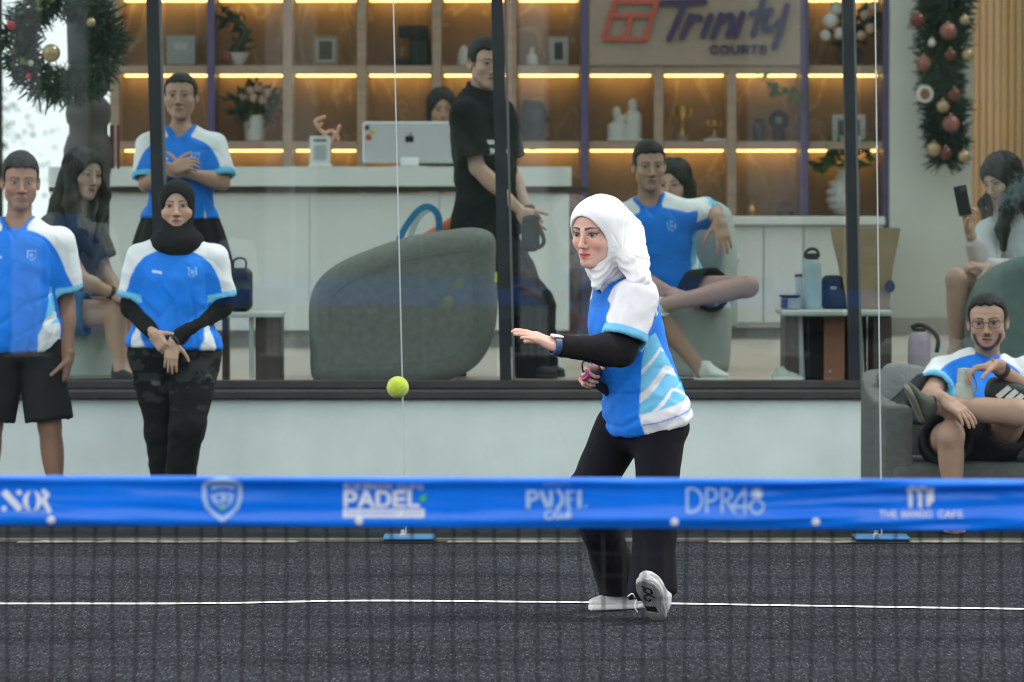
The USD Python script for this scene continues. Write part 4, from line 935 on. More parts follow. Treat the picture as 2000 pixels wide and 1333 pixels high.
def scfold(p):
    r = p - kn; dist = np.linalg.norm(r, axis=1) + 1e-6; a = np.arctan2(r[:, 2], r[:, 0])
    q = PH.loc(p); away = np.clip((q[:, 1] * -1 + 0.045) / 0.05, 0, 1)
    rad = (0.25 - np.exp(-(np.sin(a * 5.5 + 2.2 * meshkit.noise(p * 8)) / 0.30) ** 2)) * 0.0050 * np.clip((dist - 0.012) / 0.05, 0, 1) * np.exp(-(dist / 0.15) ** 2) * away
    wrap = np.sin((q[:, 2] * 1.0 + q[:, 1] * 0.75) * 260 + 3 * meshkit.noise(p * 12)) * 0.0026 * np.exp(-((q[:, 2] + 0.135) / 0.05) ** 2)
    tail = ridges(p, (0.42, 0, -0.9), 34, 0.16, 0.0045, 31) * np.clip((kn[2] - p[:, 2]) / 0.05, 0, 1) * np.clip((p[:, 0] - kn[0] + 0.02) / 0.04, 0, 1)
    rimm = ridges(p, (0.35, 0.2, 1), 17, 0.22, 0.0030, 8) * np.clip((q[:, 1] * -1 + 0.06) / 0.06, 0.25, 1)
    return rad + wrap + tail + rimm
M_scarf = mat('scarf_cloth', 'Cd', 0.85, 0.03, 20.0, sheen=0.2, bump=0.08, bscale=260)
cloth(pl.p, 'headscarf', S, PH.o - V3(0.2, 0.22, 0.32), PH.o + V3(0.30, 0.25, 0.2), 0.0030, M_scarf, (0.80, 0.80, 0.81), scfold, it=2)
# watch
wc = lerp(PJ['wL'], PJ['eL'], -0.06); ax = nrm(PJ['wL'] - PJ['eL'])
M_wband = mat('watch_band_navy', (0.03, 0.075, 0.17), 0.5, 0.05)
ring(pl.p, 'watch_band', wc, ax, 0.0290, 0.026, 0.004, M_wband)
Rw = frame(ax, (0.0, -0.25, 1)); wb = Shape().add(Box(wc + Rw[2] * 0.0325, (0.017, 0.020, 0.0055), Rw, 0.005))
obj(pl.p, 'watch_case', netmesh(wb, wc - 0.07, wc + 0.07, 0.002), mat('watch_steel', (0.62, 0.62, 0.62), 0.22, 0.02, metal=0.9), smooth=True)
# shoes
SHW = (0.70, 0.70, 0.70)
hR = P(1234, 1194, 16.74); hR[2] = 0.0; tR = P(1153, 1192, 16.66); tR[2] = 0.0
shoe(pl.p, hR - V3(0.005, 0, 0), tR, (0, 0, 1), M_shoe, SHW)
hl = P(1284, 1213, 16.30); tl_ = P(1260, 1134, 16.10)
fdir = nrm(tl_ - hl); upf = nrm(V3(0.12, 0, 1) - fdir * (V3(0.12, 0, 1) @ fdir)); aLs = hl + fdir * 0.06
shoe(pl.p, aLs, hl + fdir * 0.262, upf, M_shoe, SHW, sole=(0.66, 0.66, 0.65))
# outsole seen from below: pale grey tread with grooves, an emblem and a dark recess at the heel
R_s = np.cross(fdir, upf)
def onsole(poly, lift, th):
    m = trimesh.creation.extrude_polygon(poly, th, engine='earcut'); v = m.vertices
    return trimesh.Trimesh(hl[None] + v[:, :1] * R_s + v[:, 1:2] * fdir - (v[:, 2:3] + lift - 0.001) * upf, m.faces[:, ::-1], process=False)
out = Polygon(spline([(0, 0.004), (0.026, 0.014), (0.032, 0.05), (0.031, 0.10), (0.041, 0.16), (0.042, 0.20), (0.026, 0.245), (0.0, 0.256), (-0.026, 0.245), (-0.042, 0.20), (-0.040, 0.16), (-0.030, 0.10), (-0.032, 0.05), (-0.026, 0.014)], 60, True))
hole = Polygon([(-0.012, 0.060), (0.024, 0.060), (0.026, 0.088), (-0.006, 0.094)]).buffer(0.004)
M_tread = mat('tread_grey', (0.46, 0.46, 0.45), 0.7, 0.1, 40)
strips = []
for k in range(22):
    x = -0.05 + k * 0.0048
    s_ = LineString([(x + 0.004 * math.sin(t * 9 + k), t * 0.26) for t in np.linspace(0, 1, 24)]).buffer(0.0014).intersection(out.buffer(-0.003)).difference(hole)
    strips += [g for g in getattr(s_, 'geoms', [s_]) if g.area > 1e-6]
obj(pl.p, 'outsole', onsole(out.difference(hole), 0.0, 0.003), M_tread)
obj(pl.p, 'tread', [onsole(g, 0.003, 0.002) for g in strips], mat('tread_pale', (0.60, 0.60, 0.58), 0.7))
obj(pl.p, 'heel_recess', onsole(hole, 0.0, 0.0012), M_rubber)
em = strokes([spline([(0.012, 0.205), (-0.004, 0.214), (-0.014, 0.200), (-0.006, 0.180), (0.008, 0.186), (0.012, 0.205)], 20), [(0.014, 0.222), (0.008, 0.206)], spline([(-0.016, 0.160), (0.0, 0.172), (0.016, 0.160), (0.018, 0.140)], 14), spline([(0.018, 0.140), (0.006, 0.132), (0.0, 0.142)], 8)], 0.0085)
obj(pl.p, 'emblem', [onsole(g, 0.005, 0.001) for g in getattr(em, 'geoms', [em])], M_rubber)
M_lace = mat('white_lace', (0.72, 0.72, 0.72), 0.8)
for a, b, c in (((1240, 1168), (1234, 1160), (1226, 1166)), ((1243, 1172), (1240, 1186), (1245, 1196))):
    obj(pl.p, 'lace', tube(spline([P(*a, 16.12), P(*b, 16.10), P(*c, 16.11)], 12), 0.0026, 6), M_lace)
# racket in the right hand
rk = thing('padel_racket', 'black and pink padel racket held low behind the player in white headscarf', 'racket', P(1140, 731, 16.36))
b0 = P(1140, 731, 16.36); rd = nrm(V3(0.60, 0.55, -0.45)); e1 = b0 + rd * 0.13
M_pink = mat('pink_rubber', (0.72, 0.05, 0.22), 0.5, 0.05); M_grip = mat('black_grip', (0.016, 0.016, 0.018), 0.7, 0.1)
obj(rk, 'grip', tube([b0 + rd * t for t in np.linspace(0.012, 0.14, 10)], 0.0165, 16), M_grip, smooth=40)
obj(rk, 'butt_ring', lathe([(0.012, 0), (0.0205, 0.002), (0.0215, 0.012), (0.018, 0.02), (0.012, 0.02), (0.012, 0)], b0, 24, rd), M_pink, smooth=40)
obj(rk, 'butt_cap', lathe([(0, -0.002), (0.0145, -0.001), (0.0150, 0.006), (0, 0.006)], b0, 24, rd), mat('butt_grey', (0.11, 0.11, 0.12), 0.4), smooth=40)
Rr = frame(rd, (0, -0.3, 1)); mk = strokes([[(-0.007, -0.004), (-0.003, 0.006)], [(-0.001, -0.006), (0.004, 0.005)], [(0.004, 0.005), (0.008, 0.002)]], 0.0038)
for gq in getattr(mk, 'geoms', [mk]):
    m = trimesh.creation.extrude_polygon(gq, 0.001, engine='earcut'); v = m.vertices; obj(rk, 'emblem', trimesh.Trimesh(b0[None] + v[:, :1] * Rr[0] + v[:, 1:2] * Rr[2] - (v[:, 2:3] + 0.0018) * rd, m.faces, process=False), mat('butt_white', (0.8, 0.8, 0.8), 0.4))
obj(rk, 'wrist_cord', tube(spline([b0 - rd * 0.002 + V3(0, 0, 0.006), P(1137, 716, 16.34), P(1141, 706, 16.38), P(1152, 708, 16.42)], 16), 0.003, 6), M_grip)
c0 = b0 + rd * 0.33; side = Rr[0]; ov = [(math.cos(a) * 0.128, math.sin(a) * 0.130) for a in np.linspace(0, 2 * math.pi, 48, endpoint=False)]
fr = Shape().add(Ell(c0, (0.130, 0.132, 0.018), np.stack([side, rd, Rr[2]]))).also(Box(c0, (0.14, 0.14, 0.016), np.stack([side, rd, Rr[2]]), 0.008), 0.01)
obj(rk, 'face', netmesh(fr, c0 - 0.16, c0 + 0.16, 0.006), mat('racket_carbon', (0.02, 0.02, 0.022), 0.35, 0.2), smooth=True)
obj(rk, 'rim', tube([c0 + side * a * 1.02 + rd * b * 1.02 for a, b in ov], 0.0165, 8, True), mat('racket_pink', (0.60, 0.02, 0.12), 0.35, 0.1), smooth=True)
for q in (-1, 1): obj(rk, 'bridge', tube(spline([e1, e1 + rd * 0.03 + side * q * 0.02, c0 - rd * 0.10 + side * q * 0.06], 10), 0.013, 8), M_grip, smooth=True)
# ---- spectators on the walkway behind the glass
SK2, SK3, SK4 = (0.31, 0.165, 0.115), (0.48, 0.30, 0.225), (0.42, 0.25, 0.185)
BLK = (0.016, 0.017, 0.019)
D = 21.3
J = dict(pelvis=P(42, 655, D), neck=P(36, 432, D), sL=P(116, 474, D), eL=P(129, 592, D + 0.05), wL=P(134, 700, D - 0.02), sR=P(-48, 474, D), eR=P(-66, 592, D + 0.05), wR=P(-72, 700, D - 0.03),
         hL=P(78, 672, D), kL=P(97, 832, D - 0.03), aL=P(112, 985, D + 0.06), hR=P(6, 672, D), kR=P(-18, 832, D - 0.03), aR=P(-28, 985, D + 0.06), tL=P(120, 1022, D - 0.14), tR=P(-40, 1022, D - 0.14))
H = Head(P(40, 356, D), (0.16, -1, -0.03), (0.02, 0, 1), 1.03, skin=SK2, nose=1.2, wide=1.03, slim=1.05, beard=0.35, lips=(0.20, 0.085, 0.075), gaze=-0.001)
m1 = Fig('man with short dark hair in blue shirt and black shorts standing at the far left', H, J, (-0.10, -1, 0), MALE, SK2, w=0.95, belly=0.02, group=None, base=0.0)
m1.hands = [Hand(J['wL'], (-0.16, -0.05, -1), (-0.9, 0.1, 0.1), (0, -1, 0), curl=(0.30, 0.35, 0.2), k=1.0), Hand(J['wR'], (0.16, -0.05, -1), (0.9, 0.1, 0.1), (0, -1, 0), curl=(0.30, 0.35, 0.2), k=1.0)]
hc = shorthair(H, top=0.017, thick=0.005)
m1.body()
m1.shirt(0.018, 0.215, -0.135, 0.008, hang=True, v=0.085, rn=0.064, r0=0.068, r1=0.080)
m1.shorts(0.93, r0=0.090, r1=0.106, top=-0.02)
for q in 'LR':
    a = J['a' + q]; cloth(m1.p, 'sock', Shape().add(Cap(a + V3(0, 0, 0.14), a, 0.044, 0.040)).also(Half(a + V3(0, 0, 0.12), (0, 0, 1))), a - 0.1, a + 0.22, 0.006, M_cotton, BLK)
    shoe(m1.p, V3(a[0], a[1], 0.0), V3(a[0] + (0.03 if q == 'L' else -0.03), a[1] - 0.18, 0.0), (0, 0, 1), M_shoe, (0.10, 0.10, 0.11))
add_hair(m1.p, H, hc, h=0.0036, amp=0.0032, freq=70)

J = dict(pelvis=P(340, 672, D), neck=P(346, 470, D), sL=P(418, 505, D), eL=P(432, 598, D + 0.02), wL=P(338, 668, D - 0.17), sR=P(274, 505, D), eR=P(258, 600, D + 0.02), wR=P(300, 652, D - 0.16),
         hL=P(380, 700, D), kL=P(366, 836, D - 0.13), aL=P(344, 985, D - 0.02), hR=P(300, 700, D), kR=P(318, 842, D + 0.02), aR=P(326, 985, D + 0.10), tL=P(362, 1022, D - 0.14), tR=P(318, 1022, D - 0.14))
H = Head(P(346, 402, D), (0.02, -1, -0.02), (-0.02, 0, 1), 0.97, fem=True, skin=SK3, nose=1.2, wide=1.06, slim=1.14, lips=(0.30, 0.12, 0.11), ears=False, lash=0.4, brow=0.8)
w2 = Fig('woman in black headscarf and blue shirt standing with crossed wrists outside the window', H, J, (0, -1, 0), FEMALE, SK3, w=1.10, belly=0.025, base=0.0)
w2.hands = [Hand(lerp(J['wL'], J['eL'], 0.0), (-0.12, -0.16, -1), (0.1, 0.95, -0.1), (1, 0, 0), curl=(0.22, 0.3, 0.2), k=0.84, spread=0.05), Hand(J['wR'], (0.55, -0.25, -0.75), (0.6, 0.7, -0.2), (0.3, -0.3, 1), curl=(0.5, 0.7, 0.4), k=0.84)]
w2.body(hh=0.0032)
w2.shirt(0.020, {'L': 0.175, 'R': 0.175}, -0.03, 0.016, hang=True, r0=0.060, r1=0.070, rn=0.05, crn=0.06)
S = Shape()
for q in 'LR':
    a, b, c = J['s' + q], J['e' + q], J['w' + q]; S.add(Cap(lerp(a, b, 0.2), b, 0.052, 0.048)); S.add(Cap(b, lerp(b, c, 0.93 if q == 'L' else 0.86), 0.047, 0.034), 0.03)
cloth(w2.p, 'sleeve', S, w2.lo, w2.hi, 0.006, M_cotton, (0.012, 0.012, 0.013), lambda p: ridges(p, (0.4, 0.2, 1), 22, 0.35, 0.004, 4))
CAMO = lambda v: np.where((meshkit.fbm(v * np.array([13, 13, 20]), 3, 5) > 0.56)[:, None] * (v[:, 2] > 0.5)[:, None], np.array([0.030, 0.033, 0.032]), np.where((meshkit.fbm(v * np.array([17, 17, 24]), 3, 15) > 0.70)[:, None] * (v[:, 2] > 0.56)[:, None], np.array([0.085, 0.09, 0.09]), np.array([0.010, 0.011, 0.011])))
w2.trousers((0.105, 0.064, 0.050), CAMO, fold=0.011, add=0.014, k=0.03)
for q in 'LR':
    a = J['a' + q]; shoe(w2.p, V3(a[0], a[1], 0.0), V3(a[0] + (0.02 if q == 'L' else -0.02), a[1] - 0.17, 0.0), (0, 0, 1), M_shoe, (0.25, 0.25, 0.26), k=0.92)
S = scarf(H, J['neck'], w2.up, w2.fwd, face=(0.056, 0.082, -0.022), off=0.010, bun=0.0)
S.add(Ell(J['neck'] + V3(0.0, -0.045, -0.012), (0.105, 0.085, 0.075)), 0.05).add(Ell(J['neck'] + V3(0, 0.01, 0.0), (0.115, 0.09, 0.05)), 0.04)
cloth(w2.p, 'headscarf', S, H.o - V3(0.2, 0.2, 0.33), H.o + V3(0.2, 0.2, 0.2), 0.005, mat('dark_scarf_cloth', 'Cd', 0.92, 0.1, 20.0, spec=0.2, bump=0.1, bscale=200), (0.010, 0.0105, 0.012), lambda p: ridges(p, (1, 0.1, 0.25), 16, 0.3, 0.005, 4) * np.clip((H.o[2] - 0.07 - p[:, 2]) / 0.05, 0.15, 1))
ring(w2.p, 'bracelet', lerp(J['wL'], J['eL'], 0.02), J['wL'] - J['eL'], 0.030, 0.018, 0.004, M_rubber)

# seated man in the grey armchair on the walkway
D = 20.85
J = dict(pelvis=P(1900, 868, D + 0.12), neck=P(1927, 698, D + 0.30), sL=P(2006, 727, D + 0.24), eL=P(2050, 792, D + 0.05), wL=P(1944, 714, D - 0.24), sR=P(1842, 727, D + 0.22), eR=P(1822, 790, D + 0.10), wR=P(1832, 782, D - 0.22),
         hL=P(1942, 866, D + 0.08), kL=P(1985, 806, D - 0.26), aL=P(1800, 790, D - 0.30), hR=P(1842, 866, D + 0.08), kR=P(1856, 850, D - 0.33), aR=P(1862, 995, D - 0.25), tR=P(1858, 1030, D - 0.44))
J['wR'] = P(1848, 782, D - 0.34)
J['eR'] = P(1816, 776, D + 0.02)
H = Head(P(1929, 629, D + 0.22), (-0.16, -1, -0.05), (-0.03, 0, 1), 1.04, skin=SK4, beard=0.25, goatee=1.0, lips=(0.24, 0.10, 0.09), wide=1.08, jaw=1.15)
m10 = Fig('man in glasses with chin beard seated cross legged in the grey armchair', H, J, (-0.05, -1, 0.1), MALE, SK4, w=1.12, belly=0.04, base=0.0, arm=(0.052, 0.043, 0.027), leg=(0.092, 0.060, 0.037))
m10.hands = [Hand(J['wL'], (-0.93, -0.12, -0.12), (-0.12, -0.1, -0.98), (-0.2, -0.9, -0.2), curl=(0.55, 0.65, 0.4), k=1.0), Hand(J['wR'], (0.55, -0.4, -0.42), (0.0, 0.35, -0.95), (0.5, 0.6, 0.4), curl=(0.25, 0.3, 0.2), k=1.02, spread=0.10)]
hc = shorthair(H, top=0.004, thick=0.005, line=[(-0.13, -0.055), (-0.09, -0.055), (-0.055, -0.045), (-0.030, 0.000), (0.005, 0.004), (0.022, -0.006), (0.034, 0.030), (0.050, 0.066), (0.075, 0.078), (0.11, 0.08)])
m10.body()
m10.shirt(0.018, {'L': 0.20, 'R': 0.15}, 0.16, 0.012, hang=True, v=0.10, r0=0.066, r1=0.078)
m10.shorts(0.62, r0=0.105, r1=0.112)
add_hair(m10.p, H, hc, h=0.0036, amp=0.0032, freq=70)
gl = []
for q in (-1, 1):
    c = [(q * (0.034 + 0.024 * np.sign(math.cos(a)) * abs(math.cos(a)) ** 0.5), 0.101 - 0.012 * max(0, math.cos(a) * 1.0) * 1, -0.004 + 0.0155 * np.sign(math.sin(a)) * abs(math.sin(a)) ** 0.6) for a in np.linspace(0, 2 * math.pi, 28, endpoint=False)]
    c = [H.out(x) for x in c]; gl.append(tube(c, 0.0016, 6, True)); gl.append(tube([H.out((q * 0.058, 0.089, 0.004)), H.out((q * 0.075, 0.05, 0.004)), H.out((q * 0.083, -0.005, -0.002))], 0.0016, 6))
gl.append(tube([H.out((-0.011, 0.103, 0.002)), H.out((0, 0.107, 0.004)), H.out((0.011, 0.103, 0.002))], 0.0015, 6)); gl.append(tube([H.out((-0.056, 0.090, 0.0105)), H.out((-0.034, 0.102, 0.0115)), H.out((-0.012, 0.1035, 0.0105))], 0.0022, 6)); gl.append(tube([H.out((0.056, 0.090, 0.0105)), H.out((0.034, 0.102, 0.0115)), H.out((0.012, 0.1035, 0.0105))], 0.0022, 6))
obj(m10.p, 'glasses', gl, mat('spectacle_frame', (0.02, 0.014, 0.013), 0.3), smooth=True)
ring(m10.p, 'watch_band', lerp(J['wL'], J['eL'], 0.12), J['wL'] - J['eL'], 0.032, 0.026, 0.004, M_rubber)
b_ = np.mean([m10.hands[0].w + m10.hands[0].d * 0.05 - m10.hands[0].n * 0.02], 0)
obj(m10.p, 'bead_bracelet', [ico(J['wL'] + m10.hands[0].d * 0.012 + 0.029 * (math.cos(a) * m10.hands[0].l + math.sin(a) * m10.hands[0].n), 0.006, 1) for a in np.linspace(0, 2 * math.pi, 16, endpoint=False)], mat('amber_bead', (0.42, 0.10, 0.02), 0.3), smooth=True)
fd = nrm(V3(-0.55, -0.25, 0.75)); a = J['aL']
shoe(m10.p, a + V3(-0.03, -0.02, -0.035), a + V3(-0.03, -0.02, -0.035) + nrm(V3(-0.35, -0.55, 0.72)) * 0.15, nrm(V3(0.80, 0.15, 0.35)), M_shoe, (0.085, 0.085, 0.065), sole=(0.20, 0.19, 0.14))
cloth(m10.p, 'sock', Shape().add(Cap(a + nrm(J['kL'] - a) * 0.055, a, 0.041, 0.040)), a - 0.13, a + 0.13, 0.006, M_cotton, (0.05, 0.05, 0.045))
a = J['aR']; shoe(m10.p, V3(a[0], a[1], 0.0), V3(a[0] - 0.01, a[1] - 0.2, 0.0), (0, 0, 1), M_shoe, (0.13, 0.10, 0.08), sole=(0.45, 0.2, 0.17))

# ---- people inside the hall
D = 22.95
J = dict(pelvis=P(112, 600, D + 0.02), neck=P(146, 412, D - 0.03), sR=P(104, 446, D - 0.16), eR=P(160, 548, D - 0.25), wR=P(222, 574, D - 0.18), sL=P(176, 440, D + 0.14), eL=P(205, 535, D + 0.12), wL=P(236, 585, D - 0.02),
         hR=P(120, 612, D - 0.10), kR=P(226, 612, D - 0.16), aR=P(238, 724, D - 0.16), hL=P(120, 612, D + 0.10), kL=P(240, 600, D + 0.10), aL=P(262, 722, D + 0.10), tR=P(268, 746, D - 0.22), tL=P(292, 746, D + 0.04))
H = Head(P(163, 340, D - 0.05), (0.62, -0.78, -0.10), (0.12, 0, 1), 1.0, fem=True, skin=SK3, lips=(0.30, 0.12, 0.11), lash=0.5, brow=0.8, slim=1.15, nose=1.1)
w3 = Fig('woman with long dark hair seated on the pale pouf inside the window at left', H, J, (0.80, -0.60, 0), FEMALE, SK3, w=1.04, base=FLOOR)
w3.hands = [Hand(J['wR'], (0.75, -0.2, -0.4), (-0.2, 0.5, -0.8), (0.2, -0.3, 0.8), curl=(0.3, 0.4, 0.3), k=0.9), Hand(J['wL'], (0.5, -0.6, -0.5), (-0.3, 0.3, -0.9), (-0.4, -0.3, 0.4), curl=(0.4, 0.4, 0.3), k=0.9)]
w3.body(h=0.009, hh=0.0036)
GREY = np.array([0.042, 0.046, 0.046])
w3.shirt(0.018, 0.17, -0.10, 0.015, h=0.008, color=GREY, rn=0.06)
w3.shorts(0.48, color=(0.07, 0.17, 0.30), r0=0.098, r1=0.105, h=0.009)
for q in 'LR': shoe(w3.p, J['a' + q] * [1, 1, 0] + V3(0, 0, FLOOR), J['t' + q] * [1, 1, 0] + V3(0, 0, FLOOR), (0, 0, 1), M_shoe, (0.03, 0.03, 0.032), sole=(0.04, 0.04, 0.04), k=0.95)
ring(w3.p, 'watch_band', lerp(J['wR'], J['eR'], 0.08), J['wR'] - J['eR'], 0.029, 0.02, 0.004, M_rubber)
def longhair(H, locks, line=None, off=0.012, open_=(0.060, 0.095, -0.03)):
    "hair over the skull, open at the face, with locks (chains of points and radii)"
    def f(p):
        q = ((p - H.o.astype(np.float32)) @ H.R.T.astype(np.float32)) / np.float32(H.k)
        d = Ell((0, -0.018, 0.030), (0.073 + off, 0.096 + off, 0.083 + off))(q); d = smin(d, Ell((0, 0.030, 0.042), (0.062 + off, 0.052 + off * 0.7, 0.056 + off))(q), 0.03)
        d = smin(d, Ell((0, -0.040, -0.06), (0.074 + off, 0.062 + off, 0.09))(q), 0.04)
        k0 = np.hypot(q[:, 0] / open_[0], (q[:, 2] - open_[2]) / open_[1]); hole = np.maximum((k0 - 1) * 0.05, 0.015 - q[:, 1]); return smax(d, -hole, 0.008) * H.k
    S = Shape().add(Fn(f))
    for l in locks:
        for (a, ra), (b, rb) in zip(l[:-1], l[1:]): S.add(Cap(a, b, ra, rb), 0.03)
    return S
lk = [[(H.out((0.06, -0.04, -0.02)), 0.045), (P(120, 400, D - 0.10), 0.05), (P(98, 440, D - 0.02), 0.035), (P(78, 478, D + 0.05), 0.018)], [(H.out((0.070, 0.0, 0.0)), 0.028), (P(140, 400, D - 0.19), 0.034), (P(152, 455, D - 0.22), 0.038), (P(176, 498, D - 0.22), 0.016)], [(H.out((-0.068, 0.02, 0.0)), 0.022), (P(204, 380, D + 0.05), 0.024), (P(200, 420, D + 0.02), 0.022), (P(190, 470, D - 0.08), 0.012)]]
add_hair(w3.p, H, longhair(H, lk), lo=H.o - V3(0.35, 0.4, 0.5), hi=H.o + V3(0.3, 0.35, 0.2), h=0.006, amp=0.005, dirv=(0.25, 0.1, 1), color=(0.013, 0.014, 0.013))
strands(w3.p, H, 170, 0.26, 3, sway=(-0.05, -0.03, 0))

D = 23.35
J = dict(pelvis=P(352, 442, D), neck=P(353, 252, D), sL=P(418, 284, D), eL=P(434, 356, D - 0.06), wL=P(356, 336, D - 0.20), sR=P(290, 284, D), eR=P(286, 360, D - 0.06), wR=P(338, 330, D - 0.21),
         hL=P(386, 450, D), kL=P(396, 600, D - 0.02), aL=P(398, 730, D), hR=P(320, 450, D), kR=P(312, 600, D - 0.02), aR=P(310, 730, D), tL=P(408, 752, D - 0.15), tR=P(302, 752, D - 0.15))
H = Head(P(353, 188, D), (-0.06, -1, 0.02), (0, 0, 1), 0.98, fem=True, skin=SK4, lips=(0.28, 0.11, 0.10), lash=0.4, brow=0.9, wide=1.06, slim=1.12, nose=1.15)
w4 = Fig('person in blue team shirt standing with folded hands before the reception counter', H, J, (0, -1, 0), FEMALE, SK4, w=1.06, belly=0.02, base=FLOOR)
w4.hands = [Hand(J['wL'], (-0.85, -0.2, 0.15), (-0.1, 0.9, 0), (0, 0, 1), curl=(0.4, 0.5, 0.3), k=0.92), Hand(J['wR'], (0.8, -0.35, 0.25), (-0.2, 0.6, -0.3), (0, -0.2, 1), curl=(0.6, 0.7, 0.4), k=0.92)]
hc = shorthair(H, top=-0.002, thick=0.006)
w4.body(h=0.009, hh=0.0036)
w4.shirt(0.016, 0.17, 0.09, 0.016, hang=True, h=0.007, v=0.06, r0=0.058, r1=0.070)
S = Shape().add(Loft(J['pelvis'] - V3(0, 0, 0.25), (0, 0, 1), (0, -1, 0), [(0.0, 0.27, 0.17, 0.17), (0.15, 0.235, 0.15, 0.15), (0.33, 0.17, 0.12, 0.13)]))
cloth(w4.p, 'skirt', S, J['pelvis'] - V3(0.35, 0.3, 0.35), J['pelvis'] + V3(0.35, 0.3, 0.15), 0.009, M_cotton, BLK, lambda p: np.sin(np.arctan2(p[:, 1] - D, p[:, 0] - J['pelvis'][0]) * 16) * 0.006)
for q in 'LR': shoe(w4.p, J['a' + q] * [1, 1, 0] + V3(0, 0, FLOOR), J['t' + q] * [1, 1, 0] + V3(0, 0, FLOOR), (0, 0, 1), M_shoe, (0.1, 0.1, 0.1), k=0.9)
add_hair(w4.p, H, hc, h=0.0036, amp=0.0032, freq=70)

D = 23.4
J = dict(pelvis=P(950, 448, D), neck=P(936, 182, D), sR=P(908, 222, D - 0.15), eR=P(932, 328, D - 0.18), wR=P(1018, 414, D - 0.22), sL=P(978, 222, D + 0.12), eL=P(994, 330, D + 0.06), wL=P(1034, 416, D - 0.08),
         hR=P(950, 462, D - 0.09), kR=P(1026, 600, D - 0.14), aR=P(1040, 728, D - 0.06), hL=P(966, 462, D + 0.09), kL=P(1046, 600, D + 0.02), aL=P(1056, 728, D + 0.12), tR=P(1084, 752, D - 0.20), tL=P(1100, 752, D + 0.02))
H = Head(P(948, 124, D - 0.02), (0.42, -0.90, -0.06), (0.04, 0, 1), 1.04, skin=SK3, beard=0.15, lips=(0.26, 0.11, 0.10))
m5 = Fig('man in black polo shirt standing inside behind the window post, looking down the court', H, J, (0.80, -0.60, 0), MALE, SK3, belly=0.02, w=0.98, base=FLOOR)
m5.hands = [Hand(J['wR'], (0.60, -0.15, -0.75), (0.3, 0.7, -0.2), (0.5, -0.4, 0.4), curl=(0.45, 0.5, 0.3)), Hand(J['wL'], (0.35, -0.2, -0.85), (-0.5, -0.6, 0), (0.7, 0, 0.3), curl=(0.4, 0.5, 0.3))]
hc = shorthair(H, top=0.010, thick=0.003)
m5.body(h=0.009, hh=0.0036)
POLO = np.array([0.0085, 0.0105, 0.0125])
def polo(p):
    T = m5.T_; u, v, t = T.local(p); c = np.tile(POLO, (len(p), 1)); k = t / m5.L; s = (v > 0.03) & (np.abs(u - 0.0) < 0.14) & (u > -0.01); a = ((np.abs(k - 0.63) < 0.016) | (np.abs(k - 0.565) < 0.016)) & s
    c[a] = (0.50, 0.52, 0.53); return c
m5.T_ = m5.torso(0.02, -0.05)
m5.shirt(0.020, 0.22, -0.04, 0.022, h=0.007, color=polo, r0=0.068, r1=0.082, rn=0.060, material=M_cotton)
cloth(m5.p, 'collar', Shape().add(Cap(J['neck'] - m5.up * 0.02, J['neck'] + m5.up * 0.055 + m5.fwd * 0.015, 0.082, 0.068)).cut(Cap(J['neck'] - m5.up * 0.06, J['neck'] + m5.up * 0.1 + m5.fwd * 0.015, 0.062, 0.061)).also(Half(J['neck'] + m5.up * 0.045 - m5.fwd * 0.0, m5.up + m5.fwd * 0.5)), J['neck'] - 0.14, J['neck'] + 0.16, 0.006, M_cotton, (0.016, 0.018, 0.018))
m5.trousers((0.098, 0.085, 0.075), (0.012, 0.015, 0.020), fold=0.010, add=0.006)
for q in 'LR': shoe(m5.p, J['a' + q] * [1, 1, 0] + V3(0, 0, FLOOR), J['t' + q] * [1, 1, 0] + V3(0, 0, FLOOR), (0, 0, 1), M_shoe, (0.03, 0.03, 0.035), sole=(0.05, 0.05, 0.05))
add_hair(m5.p, H, hc, h=0.0036, amp=0.0032, freq=70)
ring(m5.p, 'watch_band', lerp(J['wL'], J['eL'], 0.06), J['wL'] - J['eL'], 0.031, 0.02, 0.004, M_rubber)

D = 29.6
J = dict(pelvis=P(862, 430, D), neck=P(862, 262, D), sL=P(912, 290, D), sR=P(812, 290, D), eL=P(920, 360, D), wL=P(890, 380, D - 0.3), eR=P(804, 360, D), wR=P(834, 380, D - 0.3))
H = Head(P(862, 212, D), (0.15, -1, -0.15), (0, 0, 1), 1.0, fem=True, skin=SK4, lips=(0.3, 0.11, 0.1))
m6 = Fig('dark haired person half hidden behind the big computer screen at the counter', H, J, (0, -1, 0), FEMALE, SK4, base=J['pelvis'][2] - 0.2)
m6.hands = [Hand(J['wL'], (-0.5, -0.8, 0), (0, 0, -1), (-1, 0, 0)), Hand(J['wR'], (0.5, -0.8, 0), (0, 0, -1), (1, 0, 0))]
m6.body(h=0.012, hh=0.006); m6.shirt(0.016, 0.2, -0.1, 0.01, h=0.012, color=np.array([0.05, 0.04, 0.045]), material=M_cotton)
add_hair(m6.p, H, longhair(H, [], off=0.012), h=0.007, amp=0.003, dirv=(0, 0.2, 1))
strands(m6.p, H, 80, 0.06, 6)

